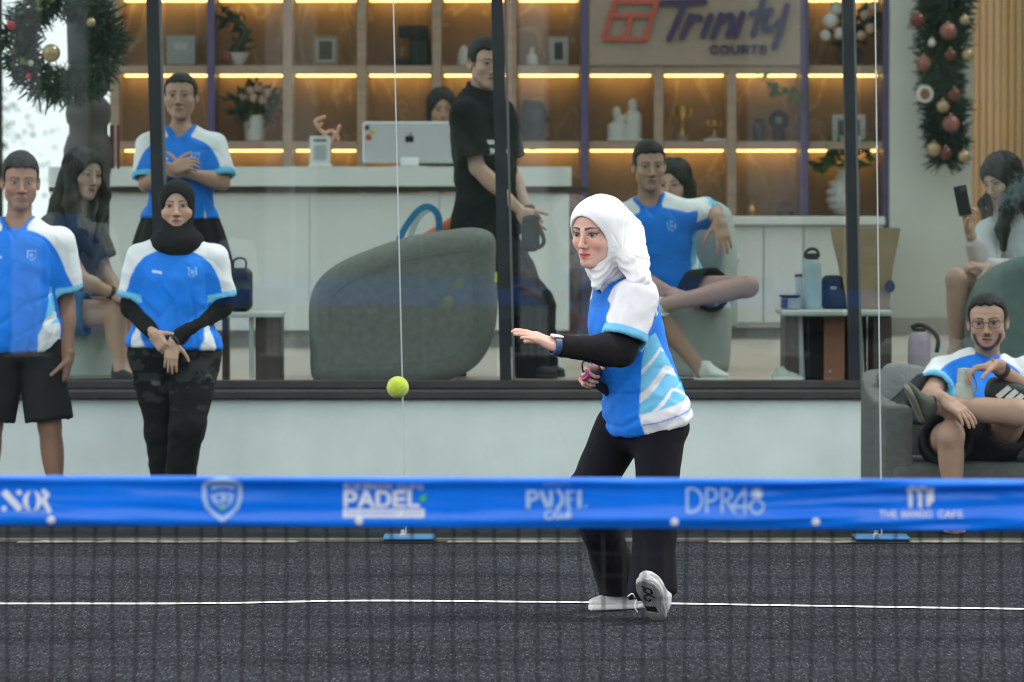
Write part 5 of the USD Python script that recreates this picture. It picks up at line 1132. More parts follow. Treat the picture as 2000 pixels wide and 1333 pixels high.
D = 22.95
J = dict(pelvis=P(1300, 558, D + 0.10), neck=P(1268, 388, D + 0.02), sL=P(1340, 420, D + 0.02), eL=P(1396, 424, D + 0.06), wL=P(1402, 440, D - 0.14), sR=P(1200, 420, D), eR=P(1208, 515, D - 0.05), wR=P(1306, 570, D - 0.25),
         hL=P(1345, 570, D + 0.05), kL=P(1460, 560, D - 0.30), aL=P(1286, 598, D - 0.40), hR=P(1262, 572, D + 0.05), kR=P(1272, 604, D - 0.36), aR=P(1376, 730, D - 0.36), tR=P(1420, 748, D - 0.50))
J['eL'] = P(1392, 416, D + 0.10); J['wL'] = P(1404, 432, D - 0.12)
H = Head(P(1268, 324, D - 0.02), (0.12, -1, -0.06), (-0.04, 0, 1), 1.0, skin=SK4, beard=0.3, lips=(0.28, 0.12, 0.11), smile=0.8)
m7 = Fig('man in blue shirt seated in the pale tub chair, one ankle on his knee', H, J, (-0.02, -1, 0), MALE, SK4, belly=0.01, base=FLOOR, arm=(0.047, 0.040, 0.027))
m7.hands = [Hand(J['wL'], (0.22, -0.35, -0.9), (-0.2, 0.8, -0.2), (-1, -0.2, 0), curl=(0.2, 0.3, 0.2), spread=0.09), Hand(J['wR'], (0.8, -0.3, -0.25), (-0.1, 0.5, -0.9), (0.1, -0.4, 0.8), curl=(0.3, 0.4, 0.3))]
hc = shorthair(H, top=0.010, thick=0.003)
m7.body(h=0.009, hh=0.0036)
m7.shirt(0.018, {'L': 0.13, 'R': 0.18}, -0.02, 0.012, h=0.007, v=0.075)
m7.shorts(0.42, r0=0.095, r1=0.104, h=0.009)
a = J['aR']; shoe(m7.p, a * [1, 1, 0] + V3(0, 0, FLOOR + 0.012), J['tR'] * [1, 1, 0] + V3(0, 0, FLOOR + 0.012), (0, 0, 1), M_shoe, (0.62, 0.66, 0.62), sole=(0.66, 0.66, 0.64))
a = J['aL']; shoe(m7.p, a + V3(0.0, -0.0, -0.06), a + V3(-0.12, -0.12, -0.08), (-0.2, 0.1, 1), M_shoe, (0.62, 0.66, 0.62))
add_hair(m7.p, H, hc, h=0.0036, amp=0.0032, freq=70)

D = 24.7
J = dict(pelvis=P(1352, 570, D), neck=P(1338, 408, D), sL=P(1390, 432, D), eL=P(1412, 505, D - 0.05), wL=P(1380, 560, D - 0.25), sR=P(1288, 432, D), eR=P(1272, 505, D - 0.05), wR=P(1310, 560, D - 0.25), hL=P(1375, 585, D), kL=P(1390, 585, D - 0.42), aL=P(1390, 710, D - 0.38), hR=P(1320, 585, D), kR=P(1320, 585, D - 0.42), aR=P(1320, 710, D - 0.38), tL=P(1395, 735, D - 0.55), tR=P(1318, 735, D - 0.55))
H = Head(P(1316, 358, D), (-0.35, -0.92, -0.15), (0, 0, 1), 1.0, fem=True, skin=SK3, lips=(0.34, 0.12, 0.12))
w8 = Fig('woman in pale top sitting behind the seated man, her dark hair beside his head', H, J, (-0.2, -1, 0), FEMALE, SK3, base=FLOOR)
w8.hands = [Hand(J['wL'], (-0.6, -0.7, -0.2), (0, 0, -1), (-1, 0, 0), k=0.9), Hand(J['wR'], (0.6, -0.7, -0.2), (0, 0, -1), (1, 0, 0), k=0.9)]
w8.body(h=0.011, hh=0.0055); w8.shirt(0.018, 0.24, -0.1, 0.02, h=0.009, color=np.array([0.62, 0.62, 0.60]), material=M_cotton, rn=0.055); w8.trousers((0.09, 0.07, 0.06), (0.45, 0.45, 0.44), h=0.011)
add_hair(w8.p, H, longhair(H, [[(H.out((-0.05, -0.05, -0.03)), 0.05), (P(1345, 400, D + 0.1), 0.04)]]), lo=H.o - 0.25, hi=H.o + 0.25, h=0.007, amp=0.004, dirv=(0, 0.2, 1))
strands(w8.p, H, 90, 0.10, 5)

D = 23.4
J = dict(pelvis=P(1975, 560, D + 0.05), neck=P(1978, 420, D), sR=P(1934, 452, D - 0.12), eR=P(1918, 520, D - 0.20), wR=P(1893, 452, D - 0.32), sL=P(2030, 452, D + 0.05), eL=P(2032, 530, D - 0.10), wL=P(1930, 522, D - 0.34),
         hR=P(1955, 575, D), kR=P(1868, 545, D - 0.38), aR=P(1868, 690, D - 0.34), hL=P(2000, 575, D), kL=P(1962, 560, D - 0.42), aL=P(1960, 700, D - 0.38), tR=P(1850, 735, D - 0.50), tL=P(1945, 735, D - 0.55))
H = Head(P(1957, 350, D - 0.08), (-0.70, -0.64, -0.34), (-0.15, 0, 1), 1.0, fem=True, skin=SK3, lips=(0.34, 0.12, 0.12), smile=0.8, lash=0.6)
w9 = Fig('long haired woman in pale jacket with grey fur collar looking at a phone', H, J, (-0.75, -0.65, 0), FEMALE, SK3, base=FLOOR)
w9.hands = [Hand(J['wR'], (-0.18, -0.15, 0.95), (0.75, -0.5, 0.2), (0.6, -0.6, 0.3), curl=(0.7, 0.9, 0.6), k=0.92), Hand(J['wL'], (-0.85, -0.3, 0.1), (0, 0.3, -0.9), (-0.3, -0.5, 0.6), curl=(0.3, 0.4, 0.3), k=0.9)]
w9.body(h=0.009, hh=0.0036)
w9.shirt(0.020, 0.22, -0.12, 0.02, h=0.008, color=np.array([0.60, 0.62, 0.63]), material=M_cotton, rn=0.055)
S = Shape()
for q, e in (('R', 0.62), ('L', 0.9)): S.add(Cap(lerp(J['s' + q], J['e' + q], 0.5), J['e' + q], 0.062, 0.056)).add(Cap(J['e' + q], lerp(J['e' + q], J['w' + q], e), 0.054, 0.043), 0.02)
cloth(w9.p, 'sleeve', S, w9.lo, w9.hi, 0.008, M_cotton, (0.60, 0.52, 0.52), lambda p: ridges(p, (0.3, 0.3, 1), 16, 0.4, 0.006, 3))
w9.shorts(0.40, color=(0.62, 0.54, 0.53), r0=0.10, r1=0.112, h=0.010)
for q in 'LR': shoe(w9.p, J['a' + q] * [1, 1, 0] + V3(0, 0, FLOOR), J['t' + q] * [1, 1, 0] + V3(0, 0, FLOOR), (0, 0, 1), M_shoe, (0.6, 0.6, 0.6), k=0.9)
lk = [[(H.out((0.066, 0.015, -0.03)), 0.014), (P(1917, 398, D - 0.05), 0.012), (P(1926, 432, D - 0.12), 0.014), (P(1940, 468, D - 0.20), 0.010)], [(H.out((0.0, -0.08, -0.03)), 0.06), (P(1990, 400, D + 0.05), 0.05), (P(1990, 450, D + 0.02), 0.045), (P(1985, 490, D - 0.05), 0.02)], [(H.out((-0.066, -0.01, -0.02)), 0.030), (P(1966, 408, D - 0.20), 0.032), (P(1958, 448, D - 0.24), 0.030), (P(1960, 486, D - 0.24), 0.014)]]
add_hair(w9.p, H, longhair(H, lk, open_=(0.058, 0.090, -0.035)), lo=H.o - V3(0.3, 0.35, 0.5), hi=H.o + V3(0.35, 0.35, 0.2), h=0.006, amp=0.005, dirv=(0.15, 0.1, 1))
strands(w9.p, H, 170, 0.24, 4, sway=(0.02, -0.05, 0))
rf = np.random.default_rng(21); fv, ff = [], []
cpts = spline([P(1962, 400, D - 0.22), P(1984, 376, D - 0.20), P(2010, 358, D - 0.10), P(2030, 366, D + 0.05)], 40)
for k in range(2600):
    c = cpts[rf.integers(40)] + rf.normal(0, 0.022, 3); d = nrm(rf.normal(0, 1, 3) + V3(0, -0.3, -0.4)) * rf.uniform(0.02, 0.05); s = nrm(np.cross(d, rf.normal(0, 1, 3))) * 0.0018
    i = len(fv); fv += [c - s, c + s, c + d]; ff.append([i, i + 1, i + 2])
obj(w9.p, 'fur_collar', trimesh.Trimesh(fv, ff, process=False), mat('grey_fur', (0.20, 0.25, 0.28), 0.9, 0.3, 30), kind='stuff')
# ------------------------------------------------------------------ furniture and small things
# shelf wall behind the counter
DS = 30.55
M_wood = mat('shelf_wood', (0.32, 0.225, 0.165), 0.55, 0.16, 2.2, stretch=(1.0, 1.0, 9.0))
M_backp = usdkit.material(stage, '/World/Looks/shelf_back_stone', {
    'tc': ('texture_coordinate', {}), 'mp': ('mapping', {'rotation': (0.0, 0.65, 0.2), 'scale': (1.2, 1.2, 0.55)}), 'n': ('noise_texture', {'scale': 1.7, 'detail': 6.0, 'distortion': 1.2}), 'n2': ('noise_texture', {'scale': 6.0, 'detail': 4.0}),
    'a': ('math', {'math_type': 'subtract', 'value2': 0.5}), 'ab': ('math', {'math_type': 'absolute'}), 'r': ('rgb_ramp', {'ramp': [(0.0, (0.46, 0.36, 0.26)), (0.006, (0.35, 0.25, 0.165)), (0.02, (0.29, 0.195, 0.125))]}),
    'r2': ('rgb_ramp', {'ramp': [(0.3, (0.85, 0.85, 0.85)), (0.7, (1.1, 1.1, 1.1))]}), 'm': ('mix_color', {'blend_type': 'multiply', 'fac': 1.0, 'use_clamp': False}), 'p': ('principled_bsdf', {'roughness': 0.45})},
    [('tc.object', 'mp.vector'), ('mp.vector', 'n.vector'), ('tc.object', 'n2.vector'), ('n.fac', 'a.value1'), ('a.value', 'ab.value1'), ('ab.value', 'r.fac'), ('n2.fac', 'r2.fac'), ('r.color', 'm.a'), ('r2.color', 'm.b'), ('m.result', 'p.base_color')], surface='p.BSDF')
M_purple = mat('violet_post', (0.085, 0.065, 0.15), 0.45, 0.1)
sw = thing('shelf_wall', 'tall wooden wall of lit cubby shelves with violet posts behind the counter', 'shelf unit', (0, DS, FLOOR))
colx = [223, 412, 561, 706, 853, 1000, 1142, 1287, 1430, 1572, 1732]; rowy = [-160, -12, 136, 284, 432]
X = lambda px, d=DS: P(px, 0, d)[0]
Zp = lambda py, d=DS: P(1000, py, d)[2]
post = {412, 1142, 1572, 1732}
hw = 0.029
for c in colx:
    if c in post: obj(sw, 'post', box((X(c) - 0.024, DS - 0.02, FLOOR), (X(c) + 0.024, DS + 0.38, 3.35), 0.002), M_purple)
    else: obj(sw, 'divider', box((X(c) - hw, DS, FLOOR), (X(c) + hw, DS + 0.38, 3.35), 0.002), M_wood)
gap = lambda c: (0.024 if c in post else hw) + 0.002
for r in rowy:
    for a, b in zip(colx[:-1], colx[1:]):
        obj(sw, 'shelf', box((X(a) + gap(a), DS + 0.004, Zp(r) - 0.025), (X(b) - gap(b), DS + 0.375, Zp(r) + 0.025)), M_wood)
for i, (a, b) in enumerate(zip(colx[:-1], colx[1:])):
    for j, (r0, r1) in enumerate(zip(rowy[:-1], rowy[1:])):
        if j < 2 and 6 <= i <= 8 and j == 1: continue
        obj(sw, 'back_panel', box((X(a) + gap(a), DS + 0.355, Zp(r1) + 0.027), (X(b) - gap(b), DS + 0.372, Zp(r0) - 0.027)), M_backp)
        obj(sw, 'light_strip', box((X(a) + gap(a) + 0.015, DS + 0.25, Zp(r0) - 0.040), (X(b) - gap(b) - 0.015, DS + 0.325, Zp(r0) - 0.027)), M_led)
obj(sw, 'sign_panel', [box((X(1142) + 0.027, DS - 0.012, Zp(136) + 0.028), (X(1572) - 0.027, DS - 0.002, Zp(-12) + 0.02))], mat('sign_board', (0.30, 0.225, 0.175), 0.5, 0.06, 2.0))
obj(sw, 'lower_back', box((X(223), DS + 0.30, FLOOR), (X(1142) - 0.03, DS + 0.36, Zp(432) - 0.027)), M_wood)
sg = thing('wall_sign', 'violet and red lettered sign on the panel above the shelves', 'sign', P(1355, 60, DS - 0.012))
def onwall(poly, d, th, material, parent, name):
    "print in photograph pixels raised from the plane at depth d"
    ms = []
    for g in getattr(poly, 'geoms', [poly]):
        if g.area < 1: continue
        m = trimesh.creation.extrude_polygon(g, 1.0, engine='earcut'); v = m.vertices
        w = np.array([P(a, b, d) for a, b in v[:, :2]]); w[:, 1] = np.where(v[:, 2] > 0.5, d - th, d); ms.append(trimesh.Trimesh(w, m.faces[:, ::-1], process=False))
    m = trimesh.util.concatenate(ms)
    if m.volume < 0: m.invert()
    obj(parent, name, m, material)
M_vio = mat('violet_letter', (0.040, 0.026, 0.078), 0.4); M_redl = mat('red_letter', (0.42, 0.075, 0.05), 0.4)
sl = lambda pts: [(x - 0.30 * (y - 40), y) for x, y in pts]
lines = [[(1292, 7), (1376, 4)], [(1338, 7), (1324, 40), (1307, 76)], [(1350, 32), (1342, 52), (1332, 74)], spline([(1339, 56), (1350, 42), (1362, 34), (1368, 36)], 8), [(1388, 32), (1380, 52), (1373, 70)], [(1408, 30), (1402, 50), (1393, 72)], spline([(1398, 58), (1412, 38), (1428, 31), (1430, 44), (1422, 70)], 16),
    [(1450, 28), (1443, 50), (1437, 70)], [(1492, -6), (1481, 34), (1471, 68)], [(1468, 27), (1506, 21)], spline([(1503, 22), (1494, 44), (1494, 58), (1508, 56), (1522, 42)], 14), spline([(1537, 12), (1530, 40), (1520, 74), (1512, 92)], 12)]
onwall(strokes(lines, 11).buffer(0.5), DS - 0.0125, 0.02, M_vio, sg, 'lettering')
onwall(put(textpoly('COURTS', 1, True), 1386, 88, 1498, 106), DS - 0.0125, 0.015, M_vio, sg, 'lettering')
emb = [sl(q) for q in ([(1190, 4), (1272, 4), (1272, 76), (1190, 76), (1190, 4)], [(1190, 31), (1272, 31)], [(1231, 31), (1231, 76)])]
onwall(strokes(emb, 9), DS - 0.0125, 0.02, M_redl, sg, 'emblem')
# cabinet under the shelves at the right
M_white = mat('white_lacquer', (0.62, 0.63, 0.60), 0.35, 0.04, 1.5)
cb = thing('low_cabinet', 'long white low cabinet below the lit shelves at right', 'cabinet', (X(1580), 29.9, FLOOR))
obj(cb, 'top', box((X(1410, 29.6), 29.6, Zp(440, 29.6)), (X(1730, 29.6), 30.5, Zp(424, 29.6)), 0.006), M_white)
xa, xb = X(1414, 29.65), X(1727, 29.65)
for k in range(4):
    a, b = xa + (xb - xa) * k / 4, xa + (xb - xa) * (k + 1) / 4
    obj(cb, 'door', box((a + 0.003, 29.65, FLOOR + 0.10), (b - 0.003, 29.672, Zp(442, 29.65)), 0.002), M_white)
obj(cb, 'carcass', box((xa, 29.68, FLOOR + 0.07), (xb, 30.45, Zp(442, 29.65))), M_white); obj(cb, 'kick', box((xa + 0.02, 29.75, FLOOR), (xb - 0.02, 29.8, FLOOR + 0.068)), mat('kick_grey', (0.30, 0.30, 0.28), 0.6))
# reception counter
DC = 28.0
ct = thing('reception_counter', 'long white reception counter with dark trim below its thick top', 'counter', (X(600, DC), DC, FLOOR))
def slab(px0, px1, py0, py1, dA, dB, rad):
    a, b = X(px0, dA), X(px1, dA); g = sbox(a + rad, dA + rad, b - rad, dB - rad).buffer(rad, quad_segs=6)
    m = trimesh.creation.extrude_polygon(g, Zp(py0, dA) - Zp(py1, dA), engine='earcut'); m.apply_translation((0, 0, Zp(py1, dA))); return m
obj(ct, 'top', slab(90, 1117, 326, 364, DC - 0.06, DC + 0.75, 0.09), mat('counter_top', (0.60, 0.63, 0.61), 0.3, 0.04, 2.0), smooth=30)
obj(ct, 'trim', slab(92, 1150, 365.2, 376, DC - 0.03, DC + 0.74, 0.05), M_ledge)
M_front = mat('counter_front', (0.62, 0.645, 0.625), 0.4, 0.05, 0.8)
xs = np.linspace(X(96, DC), X(1112, DC), 5)
for a, b in zip(xs[:-1], xs[1:]): obj(ct, 'front_panel', box((a + 0.001, DC, FLOOR + 0.10), (b - 0.001, DC + 0.03, Zp(377.5, DC)), 0.002), M_front)
obj(ct, 'body', box((xs[0] + 0.01, DC + 0.033, FLOOR + 0.10), (xs[-1] - 0.01, DC + 0.7, Zp(377.5, DC))), M_front)
obj(ct, 'plinth', box((xs[0] + 0.05, DC + 0.08, FLOOR), (xs[-1] - 0.05, DC + 0.6, FLOOR + 0.097)), mat('plinth_grey', (0.34, 0.345, 0.33), 0.5))
ctop = Zp(326, DC - 0.06)
# computer
dm = 28.25
im = thing('computer', 'large silver desktop computer seen from behind on the counter', 'computer', (X(800, dm), dm, ctop))
M_alu = mat('aluminium', (0.60, 0.61, 0.62), 0.32, 0.03, 2.0, metal=0.6)
a, b = X(708, dm), X(893, dm); za, zb = Zp(238, dm), Zp(322, dm) + 0.008
obj(im, 'screen', box((a, dm, zb), (b, dm + 0.022, za), 0.008), M_alu)
cxm = X(800, dm); obj(im, 'stand', box((cxm - 0.055, dm - 0.03, ctop + 0.006), (cxm + 0.055, dm - 0.002, zb + 0.035), 0.006), mat('stand_white', (0.72, 0.73, 0.73), 0.4)); obj(im, 'foot', box((cxm - 0.10, dm - 0.07, ctop + 0.001), (cxm + 0.10, dm + 0.10, ctop + 0.006)), M_alu)
ap = unary_union([affinity.scale(Point(796, 272).buffer(6.0), 0.85, 1.15), affinity.scale(Point(803.5, 272).buffer(6.0), 0.85, 1.15)]).difference(Point(811.5, 270).buffer(4.2)).union(affinity.rotate(affinity.scale(Point(802, 262.2).buffer(2.6), 0.6, 1.2), 35))
onwall(ap, dm - 0.0005, 0.0012, mat('black_gloss', (0.01, 0.01, 0.01), 0.2), im, 'emblem')
for px, py, r, c in ((717, 250, 5, (0.05, 0.02, 0.05)), (727, 259, 5, (0.35, 0.40, 0.03)), (720, 269, 6, (0.45, 0.02, 0.03))):
    onwall(Point(px, py).buffer(r), dm - 0.0005, 0.001, mat('sticker_%d' % px, c, 0.4), im, 'sticker')
qs = thing('counter_card', 'white upright card in a stand on the counter', 'card', (X(625, 28.1), 28.1, ctop))
obj(qs, 'card', bx(605, 266, 645, 321, 28.10, 28.108), mat('card_white', (0.55, 0.58, 0.58), 0.4)); obj(qs, 'printed_panel', bx(613, 285, 637, 312, 28.0965, 28.0985), mat('card_grey', (0.30, 0.32, 0.33), 0.5)); obj(qs, 'heading', bx(612, 272, 638, 277, 28.0965, 28.0985), mat('card_dark', (0.12, 0.13, 0.14), 0.5)); obj(qs, 'foot', bx(603, 321, 647, 325.4, 28.06, 28.16), M_white)
og = thing('copper_ornament', 'shiny copper twisted wire ornament behind the counter card', 'ornament', (X(640, 28.35), 28.35, ctop))
M_cop = mat('polished_copper', (0.75, 0.42, 0.30), 0.2, 0.05, metal=1.0)
obj(og, 'base', bx(628, 320, 662, 325.5, 28.3, 28.4), M_cop)
for l in ([(645, 321), (640, 285), (634, 262), (622, 248), (630, 240)], [(645, 300), (652, 268), (660, 256), (664, 244)], [(634, 262), (648, 256), (656, 262), (662, 274)], [(622, 248), (616, 240), (636, 228)]):
    obj(og, 'wire', tube(spline([P(x, y, 28.35) for x, y in l], 14), 0.011, 8), M_cop, smooth=True)
# things on the shelves
def stand(name, label, cat, px, py, d=DS + 0.16): return thing(name, label, cat, P(px, py, d))
DD = DS + 0.16
def picture(name, label, px0, py0, px1, py1, fc, pc, fw=6, cat='picture frame'):
    t = stand(name, label, cat, (px0 + px1) / 2, py1); mf = mat('frame_%s' % name + str(px0), fc, 0.5)
    ms = [bx(px0, py0, px1, py0 + fw, DD, DD + 0.02), bx(px0, py1 - fw, px1, py1, DD, DD + 0.02), bx(px0, py0 + fw, px0 + fw, py1 - fw, DD, DD + 0.02), bx(px1 - fw, py0 + fw, px1, py1 - fw, DD, DD + 0.02)]
    for m in ms: obj(t, 'frame', m, mf)
    obj(t, 'mount', bx(px0 + fw, py0 + fw, px1 - fw, py1 - fw, DD + 0.006, DD + 0.014), mat('mount_pale', (0.5, 0.5, 0.47), 0.5)); obj(t, 'print', bx(px0 + fw * 1.8, py0 + fw * 1.8, px1 - fw * 1.8, py1 - fw * 1.8, DD + 0.002, DD + 0.005), mat('print_%d' % px0, pc, 0.5, 0.5, 18))
    return t
Yb = lambda r: {1: 127.5, 2: 275.5, 3: 423.5}[r]
picture('photo_frame', 'photo frame with wooden border on the upper shelf above the counter card', 612, 70, 660, Yb(1), (0.34, 0.25, 0.18), (0.10, 0.09, 0.085))
picture('photo_frame', 'white landscape photo frame on the rightmost middle shelf', 1626, 224, 1690, Yb(2), (0.55, 0.55, 0.53), (0.09, 0.10, 0.12))
picture('photo_frame', 'small dark photo frame beside the little white bottle on the upper shelf', 1072, 72, 1110, Yb(1), (0.42, 0.42, 0.40), (0.04, 0.04, 0.045))
t = stand('storage_box', 'pale grey upright file box on the upper left shelf', 'box', 354, Yb(1)); obj(t, 'box_body', bx(325, 70, 382, Yb(1), DD, DD + 0.12, 0.004), mat('file_grey', (0.33, 0.36, 0.36), 0.7, 0.1)); obj(t, 'spine_label', bx(340, 84, 366, 98, DD - 0.003, DD - 0.001), mat('file_label', (0.45, 0.47, 0.47), 0.6))
t = stand('coffee_machine', 'black machine with a raised lid on the upper shelf above the computer', 'machine', 806, Yb(1)); mk_ = mat('machine_black', (0.02, 0.022, 0.024), 0.35, 0.2)
obj(t, 'machine_body', bx(800, 76, 838, Yb(1), DD, DD + 0.16, 0.01), mk_); obj(t, 'machine_base', bx(774, 116, 799, Yb(1), DD - 0.02, DD + 0.14, 0.006), mk_); obj(t, 'lid', bx(778, 50, 836, 74, DD - 0.01, DD + 0.15, 0.008), mk_); obj(t, 'cup', bx(780, 92, 792, 115.5, DD + 0.02, DD + 0.06, 0.01), mat('cup_brown', (0.3, 0.16, 0.08), 0.4))
M_cer = mat('white_ceramic', (0.60, 0.60, 0.57), 0.3, 0.05, 4)
px2m = DD / FPX
def vase(name, label, cat, px, base, prof, material, parts='vase_body'):
    t = stand(name, label, cat, px, base); c = P(px, base, DD); obj(t, parts, lathe([(r * px2m, z * px2m) for r, z in prof], c, 20), material, smooth=35); return t
vase('ceramic_dome', 'white domed ceramic on the upper shelf behind the standing man', 'ornament', 906, Yb(1), [(0, 0), (12, 0), (13, 12), (10, 28), (4, 38), (0, 39)], M_cer)
vase('white_bottle', 'little white bottle vase on the upper shelf left of the sign', 'vase', 1039, Yb(1), [(0, 0), (11, 0), (12, 10), (10, 18), (4, 24), (5, 34), (0, 34)], M_cer)
def leafset(parent, name, stems, n, size, spread, material, seed, wide=0.42, kind=None):
    "leaves (folded quads) along stems"
    r = np.random.default_rng(seed); v, f = [], []
    for k in range(n):
        s = stems[r.integers(len(stems))]; q = r.random() ** 0.7; i = min(int(q * (len(s) - 1)), len(s) - 2); c = lerp(s[i], s[i + 1], q * (len(s) - 1) - i) + r.normal(0, spread, 3)
        d = nrm(r.normal(0, 1, 3) + (s[i + 1] - s[i]) / (np.linalg.norm(s[i + 1] - s[i]) + 1e-9)); w = nrm(np.cross(d, r.normal(0, 1, 3))); L = size * r.uniform(0.6, 1.3); up = np.cross(d, w) * L * 0.12
        o = len(v); v += [c, c + d * L * 0.45 + w * L * wide * 0.5 + up, c + d * L, c + d * L * 0.45 - w * L * wide * 0.5 + up, c + d * L * 0.5]; f += [[o, o + 1, o + 4], [o + 1, o + 2, o + 4], [o, o + 4, o + 3], [o + 4, o + 2, o + 3]]
    obj(parent, name, trimesh.Trimesh(v, f, process=False), material, kind=kind)
M_leafd = mat('dark_leaf', (0.022, 0.045, 0.026), 0.45, 0.4, 12); M_leafg = mat('green_leaf', (0.05, 0.13, 0.03), 0.45, 0.3, 12)
M_peach = mat('peach_petal', (0.50, 0.33, 0.24), 0.7, 0.25, 12); M_petal = mat('white_petal', (0.62, 0.60, 0.56), 0.7, 0.15, 12)
def bloom(parent, c, r, material, seed, n=26):
    q = np.random.default_rng(seed); v, f = [], []
    for k in range(n):
        d = nrm(q.normal(0, 1, 3) + V3(0, -0.5, 0.3)); w = nrm(np.cross(d, q.normal(0, 1, 3))); u = np.cross(d, w); p = c + d * r * 0.45; o = len(v)
        v += [p - w * r * 0.5, p + u * r * 0.5 + d * r * 0.2, p + w * r * 0.5, p - u * r * 0.5 + d * r * 0.15]; f += [[o, o + 1, o + 2], [o, o + 2, o + 3]]
    m = trimesh.util.concatenate([ico(c, r * 0.72, 2), trimesh.Trimesh(v, f, process=False)]); obj(parent, 'blossom', m, material)
# flowers in a tall white pot
t = stand('flower_pot', 'peach flowers over dark leaves in a tall white pot beside the standing person in blue', 'potted plant', 500, Yb(2)); obj(t, 'pot', lathe([(0, 0), (19 * px2m, 0), (23 * px2m, 50 * px2m), (20 * px2m, 50 * px2m), (18 * px2m, 44 * px2m), (0, 44 * px2m)], P(498, Yb(2), DD - 0.02), 20), M_cer, smooth=35)
st_ = [[P(498, 230, DD - 0.02), P(498 + dx, 206 + dy, DD - 0.04), P(498 + dx * 2, 198 + dy * 2.2, DD - 0.06)] for dx, dy in ((-22, 4), (-12, -8), (0, -12), (12, -6), (22, 0), (20, 10), (-16, 12))]
leafset(t, 'leaves', st_, 150, 0.10, 0.03, M_leafd, 3, kind='stuff')
for k, (px, py) in enumerate(((488, 178), (505, 172), (520, 182), (476, 188), (496, 192), (512, 196))): bloom(t, P(px, py, DD - 0.09), 0.042, M_peach, 30 + k)
t = stand('trailing_plant', 'dark arching leaf plant in a pale bowl on the upper shelf', 'potted plant', 460, Yb(1)); obj(t, 'bowl', lathe([(0, 0), (14 * px2m, 0), (27 * px2m, 24 * px2m), (25 * px2m, 24 * px2m), (0, 8 * px2m)], P(462, Yb(1), DD), 18), M_cer, smooth=35)
a_ = spline([P(455, 104, DD), P(470, 84, DD), P(478, 62, DD), P(466, 44, DD), P(446, 38, DD), P(424, 32, DD)], 20); obj(t, 'stem', tube(a_, np.linspace(0.035, 0.012, 20), 7), M_leafd, smooth=True); leafset(t, 'leaves', [list(a_)], 60, 0.09, 0.02, M_leafd, 8, kind='stuff')
obj(t, 'red_bud', ico(P(442, 112, DD - 0.08), 0.035, 2), mat('dull_red', (0.24, 0.05, 0.04), 0.5), smooth=True)
# carved horse head
t = stand('horse_head', 'dark horse head sculpture on the middle shelf right of the standing man', 'sculpture', 1050, Yb(2)); c = lambda x, y, dz=0.0: P(x, y, DD + dz)
S = Shape().add(Cap(c(1040, 272), c(1044, 236), 0.075, 0.065)).add(Cap(c(1044, 236), c(1050, 208), 0.065, 0.045), 0.03).add(Cap(c(1050, 210), c(1068, 234), 0.040, 0.022), 0.02).add(Cap(c(1038, 205), c(1040, 194), 0.012, 0.003), 0.01).add(Cap(c(1048, 205), c(1050, 194), 0.012, 0.003), 0.01).add(Cap(c(1030, 204), c(1024, 250), 0.035, 0.04), 0.03)
obj(t, 'bust', netmesh(S, c(1040, 235) - 0.26, c(1040, 235) + 0.26, 0.012), mat('bronze_dark', (0.02, 0.02, 0.022), 0.4, 0.3), smooth=True); obj(t, 'base', bx(1016, 268, 1074, Yb(2), DD - 0.09, DD + 0.09, 0.006), mat('bronze_dark', (0.02, 0.02, 0.022), 0.4))
# pale bust figures
t = stand('seated_figures', 'pale sculpture of two seated figures on the middle shelf under the sign', 'sculpture', 1220, Yb(2))
S = Shape().add(Box(c(1204, 260), (0.062, 0.06, 0.065), None, 0.03)).add(Ell(c(1204, 220), (0.030, 0.030, 0.040)), 0.012).add(Cap(c(1204, 242), c(1204, 230), 0.022, 0.018), 0.02).add(Box(c(1238, 248), (0.050, 0.06, 0.10), None, 0.035), 0.01).add(Ell(c(1236, 206), (0.034, 0.034, 0.044)), 0.008).add(Cap(c(1236, 226), c(1236, 214), 0.024, 0.02), 0.02).add(Cap(c(1214, 234), c(1230, 228), 0.024, 0.02), 0.02)
obj(t, 'figures', netmesh(S, c(1220, 240) - 0.2, c(1220, 240) + 0.2, 0.009), M_cer, smooth=True); obj(t, 'plinth', bx(1186, 271, 1256, Yb(2), DD - 0.08, DD + 0.08, 0.004), M_cer)
M_gold = mat('old_gold', (0.62, 0.40, 0.14), 0.3, 0.1, metal=0.9)
def trophy(label, px, base, h, r):
    t = stand('trophy', label, 'trophy', px, base); q = P(px, base, DD); k = h * px2m
    obj(t, 'foot', lathe([(0, 0), (r * px2m, 0), (r * px2m, 0.16 * k), (0, 0.16 * k)], q, 16), mat('trophy_base', (0.28, 0.24, 0.2), 0.4)); obj(t, 'cup', lathe([(0, 0.16 * k), (r * 0.45 * px2m, 0.17 * k), (r * 0.22 * px2m, 0.35 * k), (r * 0.25 * px2m, 0.55 * k), (r * 0.9 * px2m, 0.72 * k), (r * 1.05 * px2m, k), (r * 0.95 * px2m, k), (0, 0.7 * k)], q, 18), M_gold, smooth=35)
    for s in (-1, 1): obj(t, 'handle', tube(spline([q + V3(s * r * 0.9 * px2m, 0, 0.92 * k), q + V3(s * r * 1.5 * px2m, 0, 0.85 * k), q + V3(s * r * 0.5 * px2m, 0, 0.62 * k)], 10), 0.006, 6), M_gold, smooth=True)
trophy('tall gold trophy on the middle shelf right of the pale figures', 1332, Yb(2), 68, 13); trophy('short gold trophy at the right end of the same middle shelf', 1396, Yb(2) - 4, 36, 10)
obj(thing('book', 'pale flat book under the short gold trophy', 'book', P(1396, Yb(2), DD)), 'cover', bx(1376, Yb(2) - 4, 1420, Yb(2), DD - 0.1, DD + 0.08, 0.002), M_cer)
